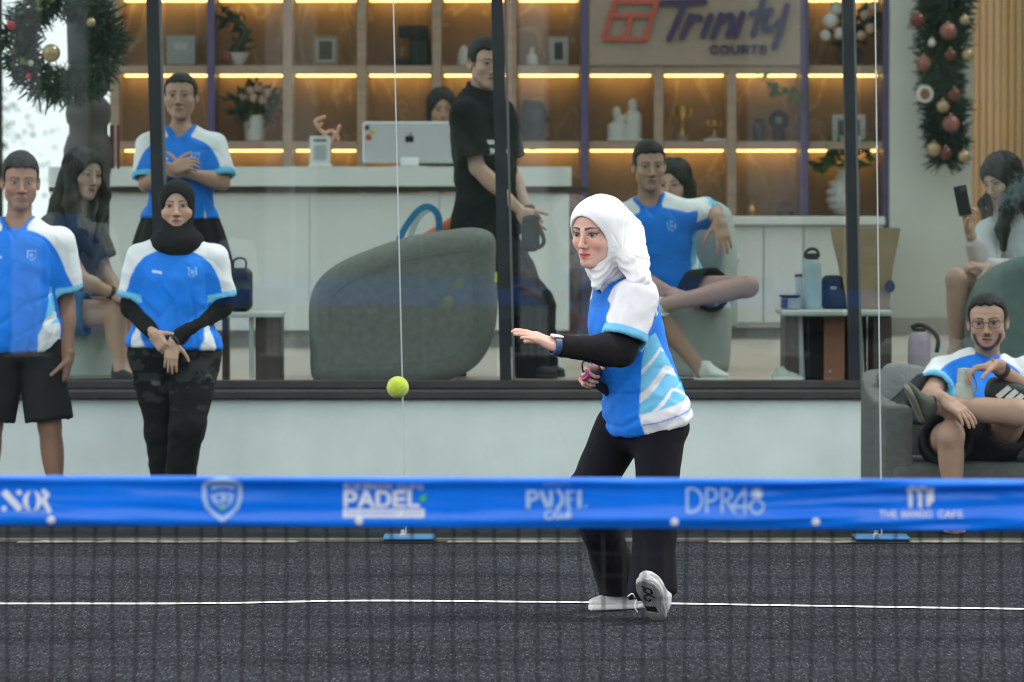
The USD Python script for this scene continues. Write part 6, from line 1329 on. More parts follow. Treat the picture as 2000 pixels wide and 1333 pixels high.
t = stand('round_plate', 'round dark plate on a stand on the middle shelf left of the violet post', 'plate', 1521, Yb(2)); q = P(1521, 236, DD); obj(t, 'disc', lathe([(0, 0), (19 * px2m, 0.004), (20 * px2m, 0.014), (12 * px2m, 0.012), (0, 0.008)], q, 28, (0, -1, 0.1)), M_dark, smooth=35); obj(t, 'disc_centre', lathe([(0, 0.013), (7 * px2m, 0.013), (0, 0.018)], q, 16, (0, -1, 0.1)), mat('plate_grey', (0.2, 0.2, 0.22), 0.4)); obj(t, 'stand', bx(1508, 254, 1534, Yb(2), DD, DD + 0.06), M_dark)
vase('dark_vase', 'small dark vase beside the round plate', 'vase', 1482, Yb(2), [(0, 0), (9, 0), (12, 12), (12, 26), (7, 36), (10, 42), (0, 42)], mat('vase_grey', (0.06, 0.065, 0.075), 0.3, 0.4, 20))
t = stand('hanging_vine', 'green leafy sprig hanging from the shelf edge above the dark vase', 'plant', 1500, 142, DS - 0.03); vn = [spline([P(1476, 140, DS - 0.03), P(1492, 158, DS - 0.05), P(1506, 164, DS - 0.05), P(1510, 186, DS - 0.05)], 14), spline([P(1506, 164, DS - 0.05), P(1534, 178, DS - 0.05), P(1560, 200, DS - 0.05)], 12)]
for s in vn: obj(t, 'stem', tube(s, 0.004, 5), M_leafg)
leafset(t, 'leaves', [list(s) for s in vn], 26, 0.075, 0.012, M_leafg, 4, 0.6)
# white blossoms, top right
t = stand('white_bouquet', 'big white and peach bouquet on the top right shelf', 'bouquet', 1660, Yb(1)); obj(t, 'vase_body', lathe([(0, 0), (24 * px2m, 0), (28 * px2m, 20 * px2m), (22 * px2m, 34 * px2m), (0, 34 * px2m)], P(1660, Yb(1), DD), 18), mat('vase_grey', (0.06, 0.065, 0.075), 0.3))
leafset(t, 'leaves', [[P(1660, 90, DD), P(1640 + 14 * k, 40, DD - 0.05)] for k in range(5)], 90, 0.11, 0.05, M_leafd, 12, kind='stuff')
for k, (px, py, r, m_) in enumerate(((1622, 40, 0.07, M_petal), (1640, 66, 0.055, M_petal), (1634, 16, 0.06, M_petal), (1690, 30, 0.05, M_peach), (1700, 56, 0.05, M_peach), (1682, 70, 0.045, M_peach), (1612, 70, 0.05, M_petal), (1706, 14, 0.05, M_peach), (1660, 84, 0.05, M_peach))): bloom(t, P(px, py, DD - 0.10), r, m_, 60 + k)
# patterned vase with leaves, bottom right
t = vase('patterned_vase', 'white lobed vase with dark green leaves on the bottom right shelf', 'vase', 1646, Yb(3) - 4, [(0, 0), (16, 0), (26, 14), (29, 34), (25, 58), (14, 74), (11, 84), (13, 88), (0, 86)], M_cer)
obj(t, 'relief', [ico(P(1646 + 27 * math.sin(a) * k, y, DD - 0.07 * math.cos(a) * k - 0.004), 0.022, 1) for y, k in ((404, 0.85), (392, 1.0), (376, 1.0), (360, 0.85)) for a in np.linspace(-1.4, 1.4, 7)], M_cer, smooth=True)
st_ = [[P(1646, 334, DD), P(1646 + dx * 0.5, 318 + dy * 0.5, DD - 0.04), P(1646 + dx, 312 + dy, DD - 0.08)] for dx, dy in ((-44, 14), (-36, -8), (-14, -22), (20, -24), (46, -30), (50, -4), (30, 8))]
leafset(t, 'leaves', st_, 80, 0.12, 0.015, M_leafg, 15, 0.5)
t = vase('gold_jar', 'small gold jar on the bottom shelf beside the violet post', 'jar', 1468, Yb(3), [(0, 0), (9, 0), (12, 12), (8, 22), (11, 32), (0, 32)], M_gold)
t = stand('shelf_ornament', 'small dark ornament on the bottom shelf right of the gold jar', 'ornament', 1532, Yb(3)); obj(t, 'ornament_body', [bx(1514, 404, 1552, 416, DD - 0.04, DD + 0.04, 0.008), bx(1522, 394, 1546, 403, DD - 0.035, DD + 0.035, 0.006)], mat('toy_brown', (0.12, 0.08, 0.065), 0.35))
for px in (1521, 1545):
    w_ = trimesh.creation.cylinder(6 * px2m, 0.10, sections=16); w_.apply_transform(trimesh.transformations.rotation_matrix(math.pi / 2, [1, 0, 0])); w_.apply_translation(P(px, Yb(3) - 6, DD)); obj(t, 'wheel', w_, M_rubber)

# garland at the right, wreath and column at the left
M_needle = mat('fir_needle', (0.022, 0.05, 0.034), 0.7, 0.5, 14)
def needles(parent, line, rad, n, size, seed, squash=0.6):
    r = np.random.default_rng(seed); line = np.asarray(line); v, f = [], []
    for k in range(n):
        i = r.integers(len(line)); a = r.uniform(0, 2 * math.pi); R = np.broadcast_to(rad, len(line))[i] * math.sqrt(r.random()) * r.uniform(0.7, 1.15); tng = nrm(line[min(i + 1, len(line) - 1)] - line[max(i - 1, 0)]); e1 = nrm(np.cross(tng, (0, 1, 0.01))); e2 = V3(0, 1, 0)
        o = e1 * math.cos(a) + e2 * math.sin(a) * squash; c = line[i] + o * R; d = nrm(o * 1.2 + tng * r.normal(0, 0.7) + r.normal(0, 0.35, 3)); w = nrm(np.cross(d, r.normal(0, 1, 3))) * size * 0.11; L = size * r.uniform(0.6, 1.3); b = len(v)
        v += [c - w, c + w, c + d * L + w * 0.3, c + d * L - w * 0.3]; f += [[b, b + 1, b + 2], [b, b + 2, b + 3]]
    obj(parent, 'needles', trimesh.Trimesh(v, f, process=False), M_needle, kind='stuff')
dg = 30.25
gd = thing('garland', 'thick fir garland with red and white baubles hanging on the grey wall', 'garland', P(1845, 0, dg))
gl_ = spline([P(1850, -70, dg), P(1845, 20, dg), P(1838, 90, dg), P(1842, 180, dg), P(1846, 250, dg), P(1850, 318, dg)], 60)
obj(gd, 'core', tube(gl_, 0.04, 8), mat('garland_core', (0.02, 0.03, 0.02), 0.9)); needles(gd, gl_, np.r_[np.full(20, 0.15), np.linspace(0.15, 0.09, 20), np.linspace(0.12, 0.08, 20)], 3600, 0.085, 33)
M_red = mat('bauble_red', (0.13, 0.025, 0.022), 0.25, 0.2, 20); M_gl = mat('bauble_gold', (0.45, 0.34, 0.2), 0.25, metal=0.5); M_wr = mat('bauble_stripe', (0.27, 0.10, 0.085), 0.35, 0.6, 9)
for px, py, r, m_ in ((1792, 40, 15, M_red), (1852, 62, 17, M_wr), (1804, 124, 15, M_wr), (1856, 108, 12, M_red), (1890, 108, 12, M_gl), (1864, 186, 13, M_red), (1842, 208, 13, M_gl), (1857, 242, 17, M_wr), (1824, 292, 14, M_gl), (1847, 300, 12, M_red), (1883, 306, 12, M_gl), (1884, 40, 10, M_gl), (1820, 84, 8, M_petal)):
    c_ = P(px, py, dg - 0.17); obj(gd, 'bauble', ico(c_, r * dg / FPX, 2), m_, smooth=True); obj(gd, 'bauble_cap', lathe([(0, 0), (0.010, 0), (0.010, 0.014), (0, 0.016)], c_ + V3(0, 0, r * dg / FPX - 0.003), 8), M_gl)
q = P(1806, 184, dg - 0.19); obj(gd, 'oval_ornament', lathe([(0, 0), (0.052, 0.0), (0.056, 0.008), (0.040, 0.014), (0, 0.010)], q, 24, (0.1, -1, 0)).apply_transform(np.diag([1.0, 1, 1, 1])), M_cer, smooth=30); obj(gd, 'oval_centre', ico(q + V3(0, -0.014, 0), (0.032, 0.006, 0.036), 2), M_wr, smooth=True)
obj(gd, 'ribbon_tail', tube(spline([P(1862, 318, dg - 0.1), P(1870, 326, dg - 0.12), P(1877, 334, dg - 0.12)], 8), 0.014, 6), M_needle)
dw = 24.6
wr_ = thing('wreath', 'large fir wreath with baubles hanging in the bright window at top left', 'wreath', P(118, 80, dw))
an = np.linspace(0, 2 * math.pi, 70); cw = P(122, 84, dw); rw = 86 * dw / FPX
rl = np.array([cw + V3(math.cos(a) * rw, 0, math.sin(a) * rw * 1.02) for a in an]); needles(wr_, rl, 0.072, 2500, 0.075, 44)
obj(wr_, 'ring', tube(rl[:-1], 0.022, 7, True), mat('garland_core', (0.02, 0.03, 0.02), 0.9))
for px, py, r, m_ in ((100, 104, 18, M_gl), (22, 50, 9, mat('bright_red', (0.45, 0.02, 0.03), 0.3)), (56, 150, 6, mat('bright_red', (0.45, 0.02, 0.03), 0.3)), (178, 44, 9, M_gl), (60, 124, 6, M_petal)): obj(wr_, 'bauble', ico(P(px, py, dw - 0.10), r * dw / FPX, 2), m_, smooth=True)
leafset(wr_, 'large_leaf', [[P(40, 100, dw - 0.08), P(24, 120, dw - 0.1)], [P(30, 80, dw - 0.08), P(14, 92, dw - 0.1)], [P(70, 20, dw - 0.08), P(90, -4, dw - 0.1)]], 14, 0.10, 0.02, mat('olive_leaf', (0.10, 0.14, 0.03), 0.5, 0.2), 9, 0.5)
obj(wr_, 'hanging_cord', tube([P(122, -4, dw), P(122, -140, dw)], 0.004, 5), M_dark)
dk = 25.4
kc = thing('dark_column', 'dark column of rounded lobes standing behind the wreath and the seated woman', 'column', (X(172, dk), dk, FLOOR))
M_col = mat('column_brown', (0.045, 0.036, 0.036), 0.6, 0.3, 3.0)
prof = []
pc = lambda y: (Zp(y, dk) - FLOOR)
for y, r in ((755, 38), (700, 40), (500, 40), (345, 42), (330, 45), (312, 49), (292, 49), (270, 42), (262, 38), (246, 38), (238, 43), (222, 45), (205, 43), (195, 35), (191, 30), (186, 34), (176, 42), (160, 44), (146, 42), (130, 40)): prof.append((r * dk / FPX, pc(y)))
obj(kc, 'lobed_shaft', lathe([(0, 0)] + prof + [(0, pc(128))], (X(172, dk), dk, FLOOR), 26), M_col, smooth=True)
obj(kc, 'upper_shaft', lathe([(0, pc(127)), (40 * dk / FPX, pc(127)), (42 * dk / FPX, pc(60)), (41 * dk / FPX, pc(-130)), (0, pc(-130))], (X(172, dk), dk, FLOOR), 22), mat('column_blue', (0.028, 0.034, 0.040), 0.6, 0.2), smooth=True)
obj(kc, 'side_ribbon', box((X(214, dk), dk - 0.02, pc(330) + FLOOR), (X(222, dk), dk + 0.02, pc(245) + FLOOR)), mat('ribbon_maroon', (0.12, 0.02, 0.035), 0.6)); obj(kc, 'side_ribbon', box((X(228, dk), dk - 0.02, pc(330) + FLOOR), (X(233, dk), dk + 0.02, pc(245) + FLOOR)), mat('ribbon_maroon', (0.12, 0.02, 0.035), 0.6))
# tree far outside the left window
M_leaff = mat('far_leaf', (0.05, 0.08, 0.04), 0.7, 0.4, 0.6)
tr = thing('garden_tree', 'slender garden tree seen faintly outside the bright left window', 'tree', (X(-40, 90), 90, 0)); b0_ = V3(X(-40, 90), 90, 0)
obj(tr, 'trunk', tube([b0_, b0_ + V3(0.1, 0, 1.6), b0_ + V3(0.2, 0, 3.2)], [0.14, 0.11, 0.06], 8), mat('bark', (0.1, 0.08, 0.06), 0.9, 0.3))
rt = np.random.default_rng(2); lv, lf = [], []
for k in range(420):
    c_ = b0_ + V3(0.2, 0, 2.6) + rt.normal(0, 1, 3) * V3(0.62, 0.6, 0.75); d = nrm(rt.normal(0, 1, 3)) * 0.11; w = nrm(np.cross(d, rt.normal(0, 1, 3))) * 0.045; o = len(lv); lv += [c_, c_ + d * 0.5 + w, c_ + d, c_ + d * 0.5 - w]; lf += [[o, o + 1, o + 2], [o, o + 2, o + 3]]
obj(tr, 'crown', trimesh.Trimesh(lv, lf, process=False), M_leaff)

# seats and tables
M_olive = mat('olive_grey_fabric', (0.185, 0.190, 0.178), 0.95, 0.12, 30.0, spec=0.2, bump=0.3, bscale=300)
da = 23.05
ac = thing('armchair', 'big rounded grey green armchair seen from behind inside the window', 'armchair', (X(790, da), da, FLOOR))
zz = lambda y: Zp(y, da)
sil = Polygon([(X(a, da), zz(b)) for a, b in spline([(618, 742), (609, 690), (606, 610), (616, 560), (650, 522), (720, 488), (800, 462), (880, 449), (940, 447), (963, 458), (968, 500), (972, 580), (962, 660), (930, 712), (880, 738), (760, 748), (660, 750)], 90, True)])
def pillowed(poly, y0, y1, rad, h, material, parent, name, bulge=0.0):
    "an outline in (x, z) given depth, its edges rounded over"
    import shapely
    shapely.prepare(poly); yc, hy_ = (y0 + y1) / 2, (y1 - y0) / 2
    lo, hi = poly.bounds[:2], poly.bounds[2:]; gx = np.arange(lo[0] - 0.1, hi[0] + 0.1, 0.01); gz = np.arange(lo[1] - 0.1, hi[1] + 0.1, 0.01)
    GX, GZ = np.meshgrid(gx, gz, indexing='ij'); pts = shapely.points(GX.ravel(), GZ.ravel()); d = shapely.distance(poly.exterior, pts) * np.where(shapely.contains(poly, pts), -1, 1); d = d.reshape(GX.shape)
    from scipy.ndimage import map_coordinates
    def f(p):
        u = (p[:, 0] - gx[0]) / 0.01; w = (p[:, 2] - gz[0]) / 0.01; e = map_coordinates(d, [u, w], order=1, mode='nearest') + rad; q = np.abs(p[:, 1] - yc) - hy_ + rad
        return np.minimum(np.maximum(e, q), 0) + np.sqrt(np.maximum(e, 0) ** 2 + np.maximum(q, 0) ** 2) - rad
    m = relax(netmesh(Fn(f), (lo[0] - 0.04, y0 - 0.04, lo[1] - 0.04), (hi[0] + 0.04, y1 + 0.04, hi[1] + 0.04), h)); obj(parent, name, m, material, smooth=True)
pillowed(sil, da - 0.34, da + 0.20, 0.10, 0.014, M_olive, ac, 'shell')
import shapely
obj(ac, 'seam', tube([(x, da - 0.3385, z) for x, z in np.array(sil.buffer(-0.105).exterior.segmentize(0.03).coords)[:-1]], 0.0035, 6, True), M_olive, smooth=True)
obj(ac, 'seat_cushion', box((X(650, da + 0.3), da + 0.22, FLOOR + 0.12), (X(930, da + 0.3), da + 0.62, FLOOR + 0.42), 0.05), M_olive)
for px, dd in ((650, -0.24), (845, -0.24), (650, 0.5), (900, 0.5)): obj(ac, 'leg', box((X(px, da) - 0.022, da + dd - 0.02, FLOOR), (X(px, da) + 0.022, da + dd + 0.02, FLOOR + 0.05)), M_rubber)
obj(ac, 'zip_tag', bx(966, 532, 971, 552, da - 0.345, da - 0.335), mat('yellow_tag', (0.6, 0.55, 0.05), 0.5))
# bags behind the armchair
db = 23.5
tb = thing('tote_bag', 'white tote bag with a bright blue handle behind the grey armchair', 'bag', P(810, 520, db)); M_strap = mat('blue_webbing', (0.02, 0.22, 0.45), 0.7); M_canvas = mat('white_canvas', (0.55, 0.56, 0.54), 0.85, 0.1, 20, bump=0.2)
def strap(pts, w, th, n=30):
    p = spline(pts, n); t = np.gradient(p, axis=0); t /= np.linalg.norm(t, axis=1)[:, None]; s = np.cross(t, (0, 1, 0)); v = np.vstack([p + a * s * w / 2 + b * V3(0, 1, 0) * th / 2 for a in (-1, 1) for b in (-1, 1)]); f = []
    i = np.arange(n - 1)
    for a, b in ((0, 1), (1, 3), (3, 2), (2, 0)): f += [np.c_[a * n + i, b * n + i, b * n + i + 1], np.c_[a * n + i, b * n + i + 1, a * n + i + 1]]
    return trimesh.Trimesh(v, np.vstack(f), process=False)
obj(tb, 'handle', strap([P(768, 500, db - 0.03), P(782, 464, db - 0.04), P(806, 424, db - 0.05), P(836, 404, db - 0.05), P(854, 418, db - 0.05), P(858, 446, db - 0.04), P(856, 480, db - 0.03)], 0.032, 0.006), M_strap)
obj(tb, 'handle', strap([P(792, 500, db + 0.04), P(804, 456, db + 0.05), P(826, 416, db + 0.05), P(846, 408, db + 0.05), P(856, 440, db + 0.05)], 0.03, 0.006), M_canvas)
obj(tb, 'bag_body', asmesh(netmesh(Shape().add(Box(P(820, 560, db), (0.17, 0.09, 0.22), None, 0.06)), P(820, 560, db) - 0.3, P(820, 560, db) + 0.3, 0.02)), M_canvas, smooth=True)
ob = thing('orange_bag', 'orange cloth bag lying behind the armchair top beside the blue handle', 'bag', P(880, 500, db + 0.12)); S = Shape().add(Cap(P(835, 478, db + 0.1), P(890, 445, db + 0.1), 0.055, 0.05)).add(Cap(P(890, 448, db + 0.1), P(914, 452, db + 0.12), 0.05, 0.035), 0.02).add(Box(P(870, 520, db + 0.12), (0.13, 0.09, 0.14), None, 0.05), 0.04)
m = netmesh(S, P(875, 480, db) - 0.4, P(875, 480, db) + 0.4, 0.012); m.vertices += vnormals(m) * ridges(np.array(m.vertices), (1, 0, 0.4), 12, 0.3, 0.012, 4)[:, None]; obj(ob, 'bag_body', m, mat('orange_cloth', (0.50, 0.115, 0.03), 0.8, 0.15, 12), smooth=True)
pb = thing('black_pouch', 'black strapped pouch hanging from the hands of the man in the polo', 'bag', P(1040, 470, 23.15)); S = Shape().add(Box(P(1036, 462, 23.15), (0.045, 0.05, 0.075), None, 0.03)).add(Cap(P(1028, 430, 23.12), P(1048, 426, 23.12), 0.022, 0.02), 0.02)
obj(pb, 'pouch', netmesh(S, P(1036, 455, 23.15) - 0.16, P(1036, 455, 23.15) + 0.16, 0.008), M_dark, smooth=True); obj(pb, 'strap', strap([P(1046, 430, 23.1), P(1058, 456, 23.1), P(1060, 478, 23.1), P(1050, 484, 23.1), P(1040, 474, 23.1)], 0.02, 0.006), M_dark)
# pale tub chair and pouf
M_tub = mat('pale_green_grey_fabric', (0.40, 0.44, 0.42), 0.9, 0.08, 8, bump=0.15, bscale=250)
dt = 23.1
tc = thing('tub_chair', 'pale grey round tub chair under the seated man in blue', 'chair', (X(1330, dt), dt, FLOOR)); cx = X(1335, dt)
S = Shape().add(Loft((cx, dt, FLOOR + 0.02), (0, 0, 1), (0, -1, 0), [(0.0, 0.20, 0.22, 0.22), (0.05, 0.225, 0.25, 0.25), (0.34, 0.235, 0.26, 0.26), (0.37, 0.20, 0.22, 0.22)], 2.6))
obj(tc, 'seat', relax(netmesh(S, (cx - 0.35, dt - 0.35, FLOOR), (cx + 0.35, dt + 0.35, FLOOR + 0.42), 0.015)), M_tub, smooth=True)
S = Shape().add(Loft((cx + 0.02, dt + 0.12, FLOOR + 0.25), (0, 0, 1), (0, -1, 0), [(0.0, 0.25, 0.22, 0.20), (0.3, 0.25, 0.22, 0.20), (0.56, 0.22, 0.18, 0.18), (0.62, 0.15, 0.10, 0.12)], 2.4)).cut(Loft((cx, dt - 0.02, FLOOR + 0.2), (0, 0, 1), (0, -1, 0), [(0.0, 0.17, 0.3, 0.20), (0.75, 0.19, 0.3, 0.22)], 2.4), 0.03)
obj(tc, 'backrest', relax(netmesh(S, (cx - 0.4, dt - 0.3, FLOOR + 0.2), (cx + 0.4, dt + 0.45, FLOOR + 0.95), 0.014)), M_tub, smooth=True)
pf_ = thing('pouf', 'pale grey round pouf under the seated long haired woman at left', 'pouf', (X(150, 23.0), 23.0, FLOOR)); obj(pf_, 'seat', lathe([(0, 0.012), (0.16, 0.012), (0.18, 0.03), (0.185, 0.34), (0.17, 0.375), (0, 0.385)], (X(160, 23.05), 23.05, FLOOR), 36), M_tub, smooth=40)
obj(pf_, 'base_ring', lathe([(0, 0), (0.14, 0), (0.14, 0.011), (0, 0.011)], (X(160, 23.05), 23.05, FLOOR), 24), M_rubber)
wb_ = thing('stool', 'low stool under the woman with the phone', 'stool', (X(1972, 23.45), 23.45, FLOOR)); obj(wb_, 'seat', lathe([(0, 0.34), (0.17, 0.34), (0.18, 0.37), (0.17, 0.41), (0, 0.415)], (X(1972, 23.45), 23.45, FLOOR), 24), M_tub, smooth=40)
for a in range(4): obj(wb_, 'leg', tube([(X(1972, 23.45) + 0.12 * math.cos(a * 1.57 + 0.8), 23.45 + 0.12 * math.sin(a * 1.57 + 0.8), FLOOR + z) for z in (0, 0.34)], 0.014, 8), M_dark)
wb2 = thing('stool', 'low stool under the woman in pale top behind the seated man', 'stool', (X(1350, 24.75), 24.75, FLOOR)); obj(wb2, 'seat', lathe([(0, 0.30), (0.17, 0.30), (0.18, 0.33), (0.17, 0.37), (0, 0.375)], (X(1350, 24.75), 24.75, FLOOR), 24), M_tub, smooth=40)
for a in range(4): obj(wb2, 'leg', tube([(X(1350, 24.75) + 0.12 * math.cos(a * 1.57 + 0.8), 24.75 + 0.12 * math.sin(a * 1.57 + 0.8), FLOOR + z) for z in (0, 0.30)], 0.014, 8), M_dark)
# teal lounge chair at right
dl = 22.85
M_teal = mat('teal_grey_fabric', (0.115, 0.155, 0.145), 0.9, 0.1, 20, bump=0.2, bscale=250)
lc = thing('lounge_chair', 'teal grey rounded lounge chair back behind the seated man in glasses', 'armchair', (X(2040, dl), dl, FLOOR))
sil2 = Polygon([(X(a, dl), Zp(b, dl)) for a, b in spline([(1900, 750), (1888, 660), (1894, 590), (1920, 540), (1965, 512), (2020, 498), (2090, 505), (2150, 540), (2175, 620), (2170, 750)], 60, True)])
pillowed(sil2, dl - 0.10, dl + 0.16, 0.08, 0.016, M_teal, lc, 'shell'); obj(lc, 'seat_cushion', box((X(1930, dl), dl + 0.17, FLOOR + 0.14), (X(2140, dl), dl + 0.42, FLOOR + 0.30), 0.04), M_teal)
for px in (1930, 2130): obj(lc, 'leg', box((X(px, dl) - 0.02, dl, FLOOR), (X(px, dl) + 0.02, dl + 0.04, FLOOR + 0.05)), M_rubber)
# low tables
M_ttop = mat('table_top_pale', (0.50, 0.53, 0.52), 0.35, 0.05, 3); M_brown = mat('dark_walnut', (0.055, 0.036, 0.030), 0.5, 0.25, 4, stretch=(6, 6, 1)); M_rust = mat('rust_wood', (0.28, 0.105, 0.055), 0.55, 0.15, 3, stretch=(6, 6, 1)); M_tleg = mat('table_leg_grey', (0.42, 0.45, 0.44), 0.4)
d1 = 22.72
T1 = thing('coffee_table', 'low table with pale top, dark side boards and a rust brown centre board', 'table', (X(1635, d1), d1, FLOOR))
obj(T1, 'top', box((X(1524, d1), d1 - 0.10, Zp(617, d1)), (X(1740, d1), d1 + 0.40, Zp(605, d1)), 0.008), M_ttop)
zt = Zp(618, d1)
for a, b, m_ in ((1533, 1560, M_brown), (1706, 1742, M_brown)): obj(T1, 'side_board', box((X(a, d1), d1 - 0.04, FLOOR), (X(b, d1), d1 + 0.34, zt), 0.003), m_)
obj(T1, 'centre_board', box((X(1611, d1), d1 + 0.02, FLOOR), (X(1652, d1), d1 + 0.05, zt), 0.003), M_rust); obj(T1, 'centre_knob', ico(P(1621, 726, d1 + 0.02), 0.008, 1), M_steel)
for px in (1567, 1684): obj(T1, 'leg', tube([(X(px - 6, d1), d1 + 0.0, zt), (X(px, d1), d1 - 0.02, FLOOR)], 0.017, 10), M_tleg, smooth=True)
obj(T1, 'rear_board', box((X(1562, d1), d1 + 0.31, FLOOR), (X(1704, d1), d1 + 0.33, zt), 0.003), mat('board_black', (0.02, 0.022, 0.022), 0.5))
d2 = 22.75
T2 = thing('side_table', 'small side table with thin grey top beside the woman in black headscarf', 'table', (X(480, d2), d2, FLOOR)); zt2 = Zp(621, d2)
obj(T2, 'top', box((X(424, d2), d2 - 0.06, Zp(620, d2)), (X(551, d2), d2 + 0.30, Zp(610, d2)), 0.005), M_ttop)
obj(T2, 'side_board', box((X(498, d2), d2 - 0.02, FLOOR), (X(549, d2), d2 + 0.26, zt2), 0.003), M_brown); obj(T2, 'side_board', box((X(430, d2), d2 + 0.10, FLOOR), (X(442, d2), d2 + 0.26, zt2), 0.003), M_brown); obj(T2, 'leg', box((X(486, d2), d2 - 0.03, FLOOR), (X(495, d2), d2 - 0.0, zt2)), M_tleg)
bk = thing('black_backpack', 'black backpack standing on the small side table at left', 'bag', P(468, 610, d2 + 0.1)); S = Shape().add(Box(P(468, 566, d2 + 0.1), (0.062, 0.06, 0.105), None, 0.035)).add(Box(P(470, 582, d2 + 0.03), (0.05, 0.03, 0.055), None, 0.02), 0.02)
obj(bk, 'pack', netmesh(S, P(468, 566, d2) - 0.22, P(468, 566, d2 + 0.2) + 0.22, 0.010), M_dark, smooth=True); obj(bk, 'handle', tube(spline([P(456, 524, d2 + 0.1), P(458, 508, d2 + 0.1), P(478, 507, d2 + 0.1), P(480, 524, d2 + 0.1)], 12), 0.006, 6), M_dark); obj(bk, 'buckle', bx(462, 560, 476, 568, d2 - 0.002, d2 + 0.012, 0.003), M_rubber)
# things on the coffee table
ztop = Zp(605, d1) + 0.001; q1 = d1 / FPX
bt = thing('water_bottle', 'large pale blue steel bottle with black loop lid on the coffee table', 'bottle', (X(1587, d1 + 0.05), d1 + 0.05, ztop)); M_bot = mat('pale_blue_powder', (0.36, 0.47, 0.49), 0.5, 0.05); bc = V3(X(1587, d1 + 0.05), d1 + 0.05, ztop)
obj(bt, 'bottle_body', lathe([(0, 0), (18 * q1, 0), (19 * q1, 3 * q1), (19 * q1, 82 * q1), (15 * q1, 94 * q1), (12 * q1, 97 * q1), (0, 97 * q1)], bc, 26), M_bot, smooth=35); obj(bt, 'lid', lathe([(0, 97 * q1), (13 * q1, 97.5 * q1), (13 * q1, 108 * q1), (0, 110 * q1)], bc, 22), M_rubber, smooth=35); obj(bt, 'loop', tube(spline([bc + V3(-13 * q1, 0, 100 * q1), bc + V3(-10 * q1, 0, 114 * q1), bc + V3(8 * q1, 0, 116 * q1), bc + V3(13 * q1, 0, 102 * q1)], 12), 0.008, 7), M_rubber, smooth=True)
pbg = thing('paper_bag', 'brown paper bag standing open on the coffee table', 'bag', (X(1692, d1 + 0.16), d1 + 0.16, ztop)); M_kraft = mat('kraft_paper', (0.31, 0.215, 0.125), 0.8, 0.12, 8, bump=0.3, bscale=16)
bv = []
for (a, b, z) in ((1652, 1733, 606), (1640, 1742, 520), (1624, 1756, 446)):
    for yv in (0.07, 0.27): bv += [P(a, z, d1 + 0.16) * [1, 0, 1] + V3(0, d1 + yv, 0), P(b, z, d1 + 0.16) * [1, 0, 1] + V3(0, d1 + yv, 0)]
bv = np.array(bv); bv[:4, 2] = ztop + 0.0005; bf = []
for k in (0, 4):
    for a, b in ((0, 1), (1, 3), (3, 2), (2, 0)): bf += [[k + a, k + b, k + 4 + b], [k + a, k + 4 + b, k + 4 + a]]
bf += [[0, 2, 3], [0, 3, 1]]
m = trimesh.Trimesh(bv, bf, process=False).subdivide().subdivide().subdivide(); m.vertices += (meshkit.fbm(np.array(m.vertices) * 9, 3)[:, None] - 0.5) * V3(0.012, 0.03, 0.006) * np.clip((m.vertices[:, 2:3] - ztop) / 0.05, 0, 1); obj(pbg, 'bag_body', m, M_kraft)
obj(pbg, 'round_print', onb := asmesh(lathe([(0, 0), (0.03, 0), (0.03, 0.001), (0, 0.001)], P(1738, 560, d1 + 0.05), 18, (0.5, -0.85, 0))), mat('print_navy', (0.03, 0.03, 0.10), 0.5))
kb = thing('black_bag', 'small black bag slumped between the pale blue bottle and the paper bag', 'bag', P(1625, 605, d1 + 0.12)); S = Shape().add(Box(P(1626, 572, d1 + 0.14), (0.055, 0.05, 0.085), None, 0.035)).add(Box(P(1636, 588, d1 + 0.12), (0.05, 0.05, 0.045), None, 0.03), 0.03)
S.also(Half((0, 0, ztop), (0, 0, -1))); obj(kb, 'bag_body', netmesh(S, P(1628, 570, d1 + 0.1) - 0.2, P(1628, 570, d1 + 0.1) + 0.2, 0.010), M_dark, smooth=True); obj(kb, 'clasp', bx(1622, 560, 1634, 566, d1 + 0.078, d1 + 0.092, 0.002), M_steel)
cu = thing('food_tub', 'pale lidded tub with dark band on the left end of the coffee table', 'container', P(1543, 605, d1)); obj(cu, 'tub', bx(1526, 581, 1562, 605, d1 - 0.06, d1 + 0.04, 0.008), mat('tub_grey', (0.36, 0.38, 0.42), 0.4)); obj(cu, 'band', bx(1527, 584, 1538, 602, d1 - 0.064, d1 - 0.0605), mat('band_navy', (0.05, 0.06, 0.14), 0.4)); obj(cu, 'rim', bx(1524, 577, 1564, 580.6, d1 - 0.064, d1 + 0.044, 0.002), M_dark)
cp = thing('paper_cup', 'translucent drink cup behind the tub on the coffee table', 'cup', P(1565, 605, d1 + 0.14)); obj(cp, 'cup_body', lathe([(0, 0), (0.026, 0), (0.034, 0.15), (0.031, 0.15), (0.023, 0.01)], V3(X(1567, d1 + 0.16), d1 + 0.16, ztop), 18), M_ttop, smooth=35); obj(cp, 'cup_lid', lathe([(0, 0.152), (0.036, 0.152), (0.034, 0.165), (0, 0.168)], V3(X(1567, d1 + 0.16), d1 + 0.16, ztop), 18), M_dark)
tw = thing('crumpled_cloth', 'crumpled white cloth on the hall floor beside the coffee table', 'cloth', P(1540, 755, 22.62)); S = Shape().add(Ell((X(1530, 22.65), 22.68, FLOOR + 0.02), (0.055, 0.06, 0.045))).add(Ell((X(1553, 22.65), 22.66, FLOOR + 0.01), (0.045, 0.05, 0.03)), 0.03).add(Ell((X(1527, 22.65), 22.70, FLOOR + 0.055), (0.022, 0.03, 0.022)), 0.03).also(Half((0, 0, FLOOR + 0.002), (0, 0, -1)))
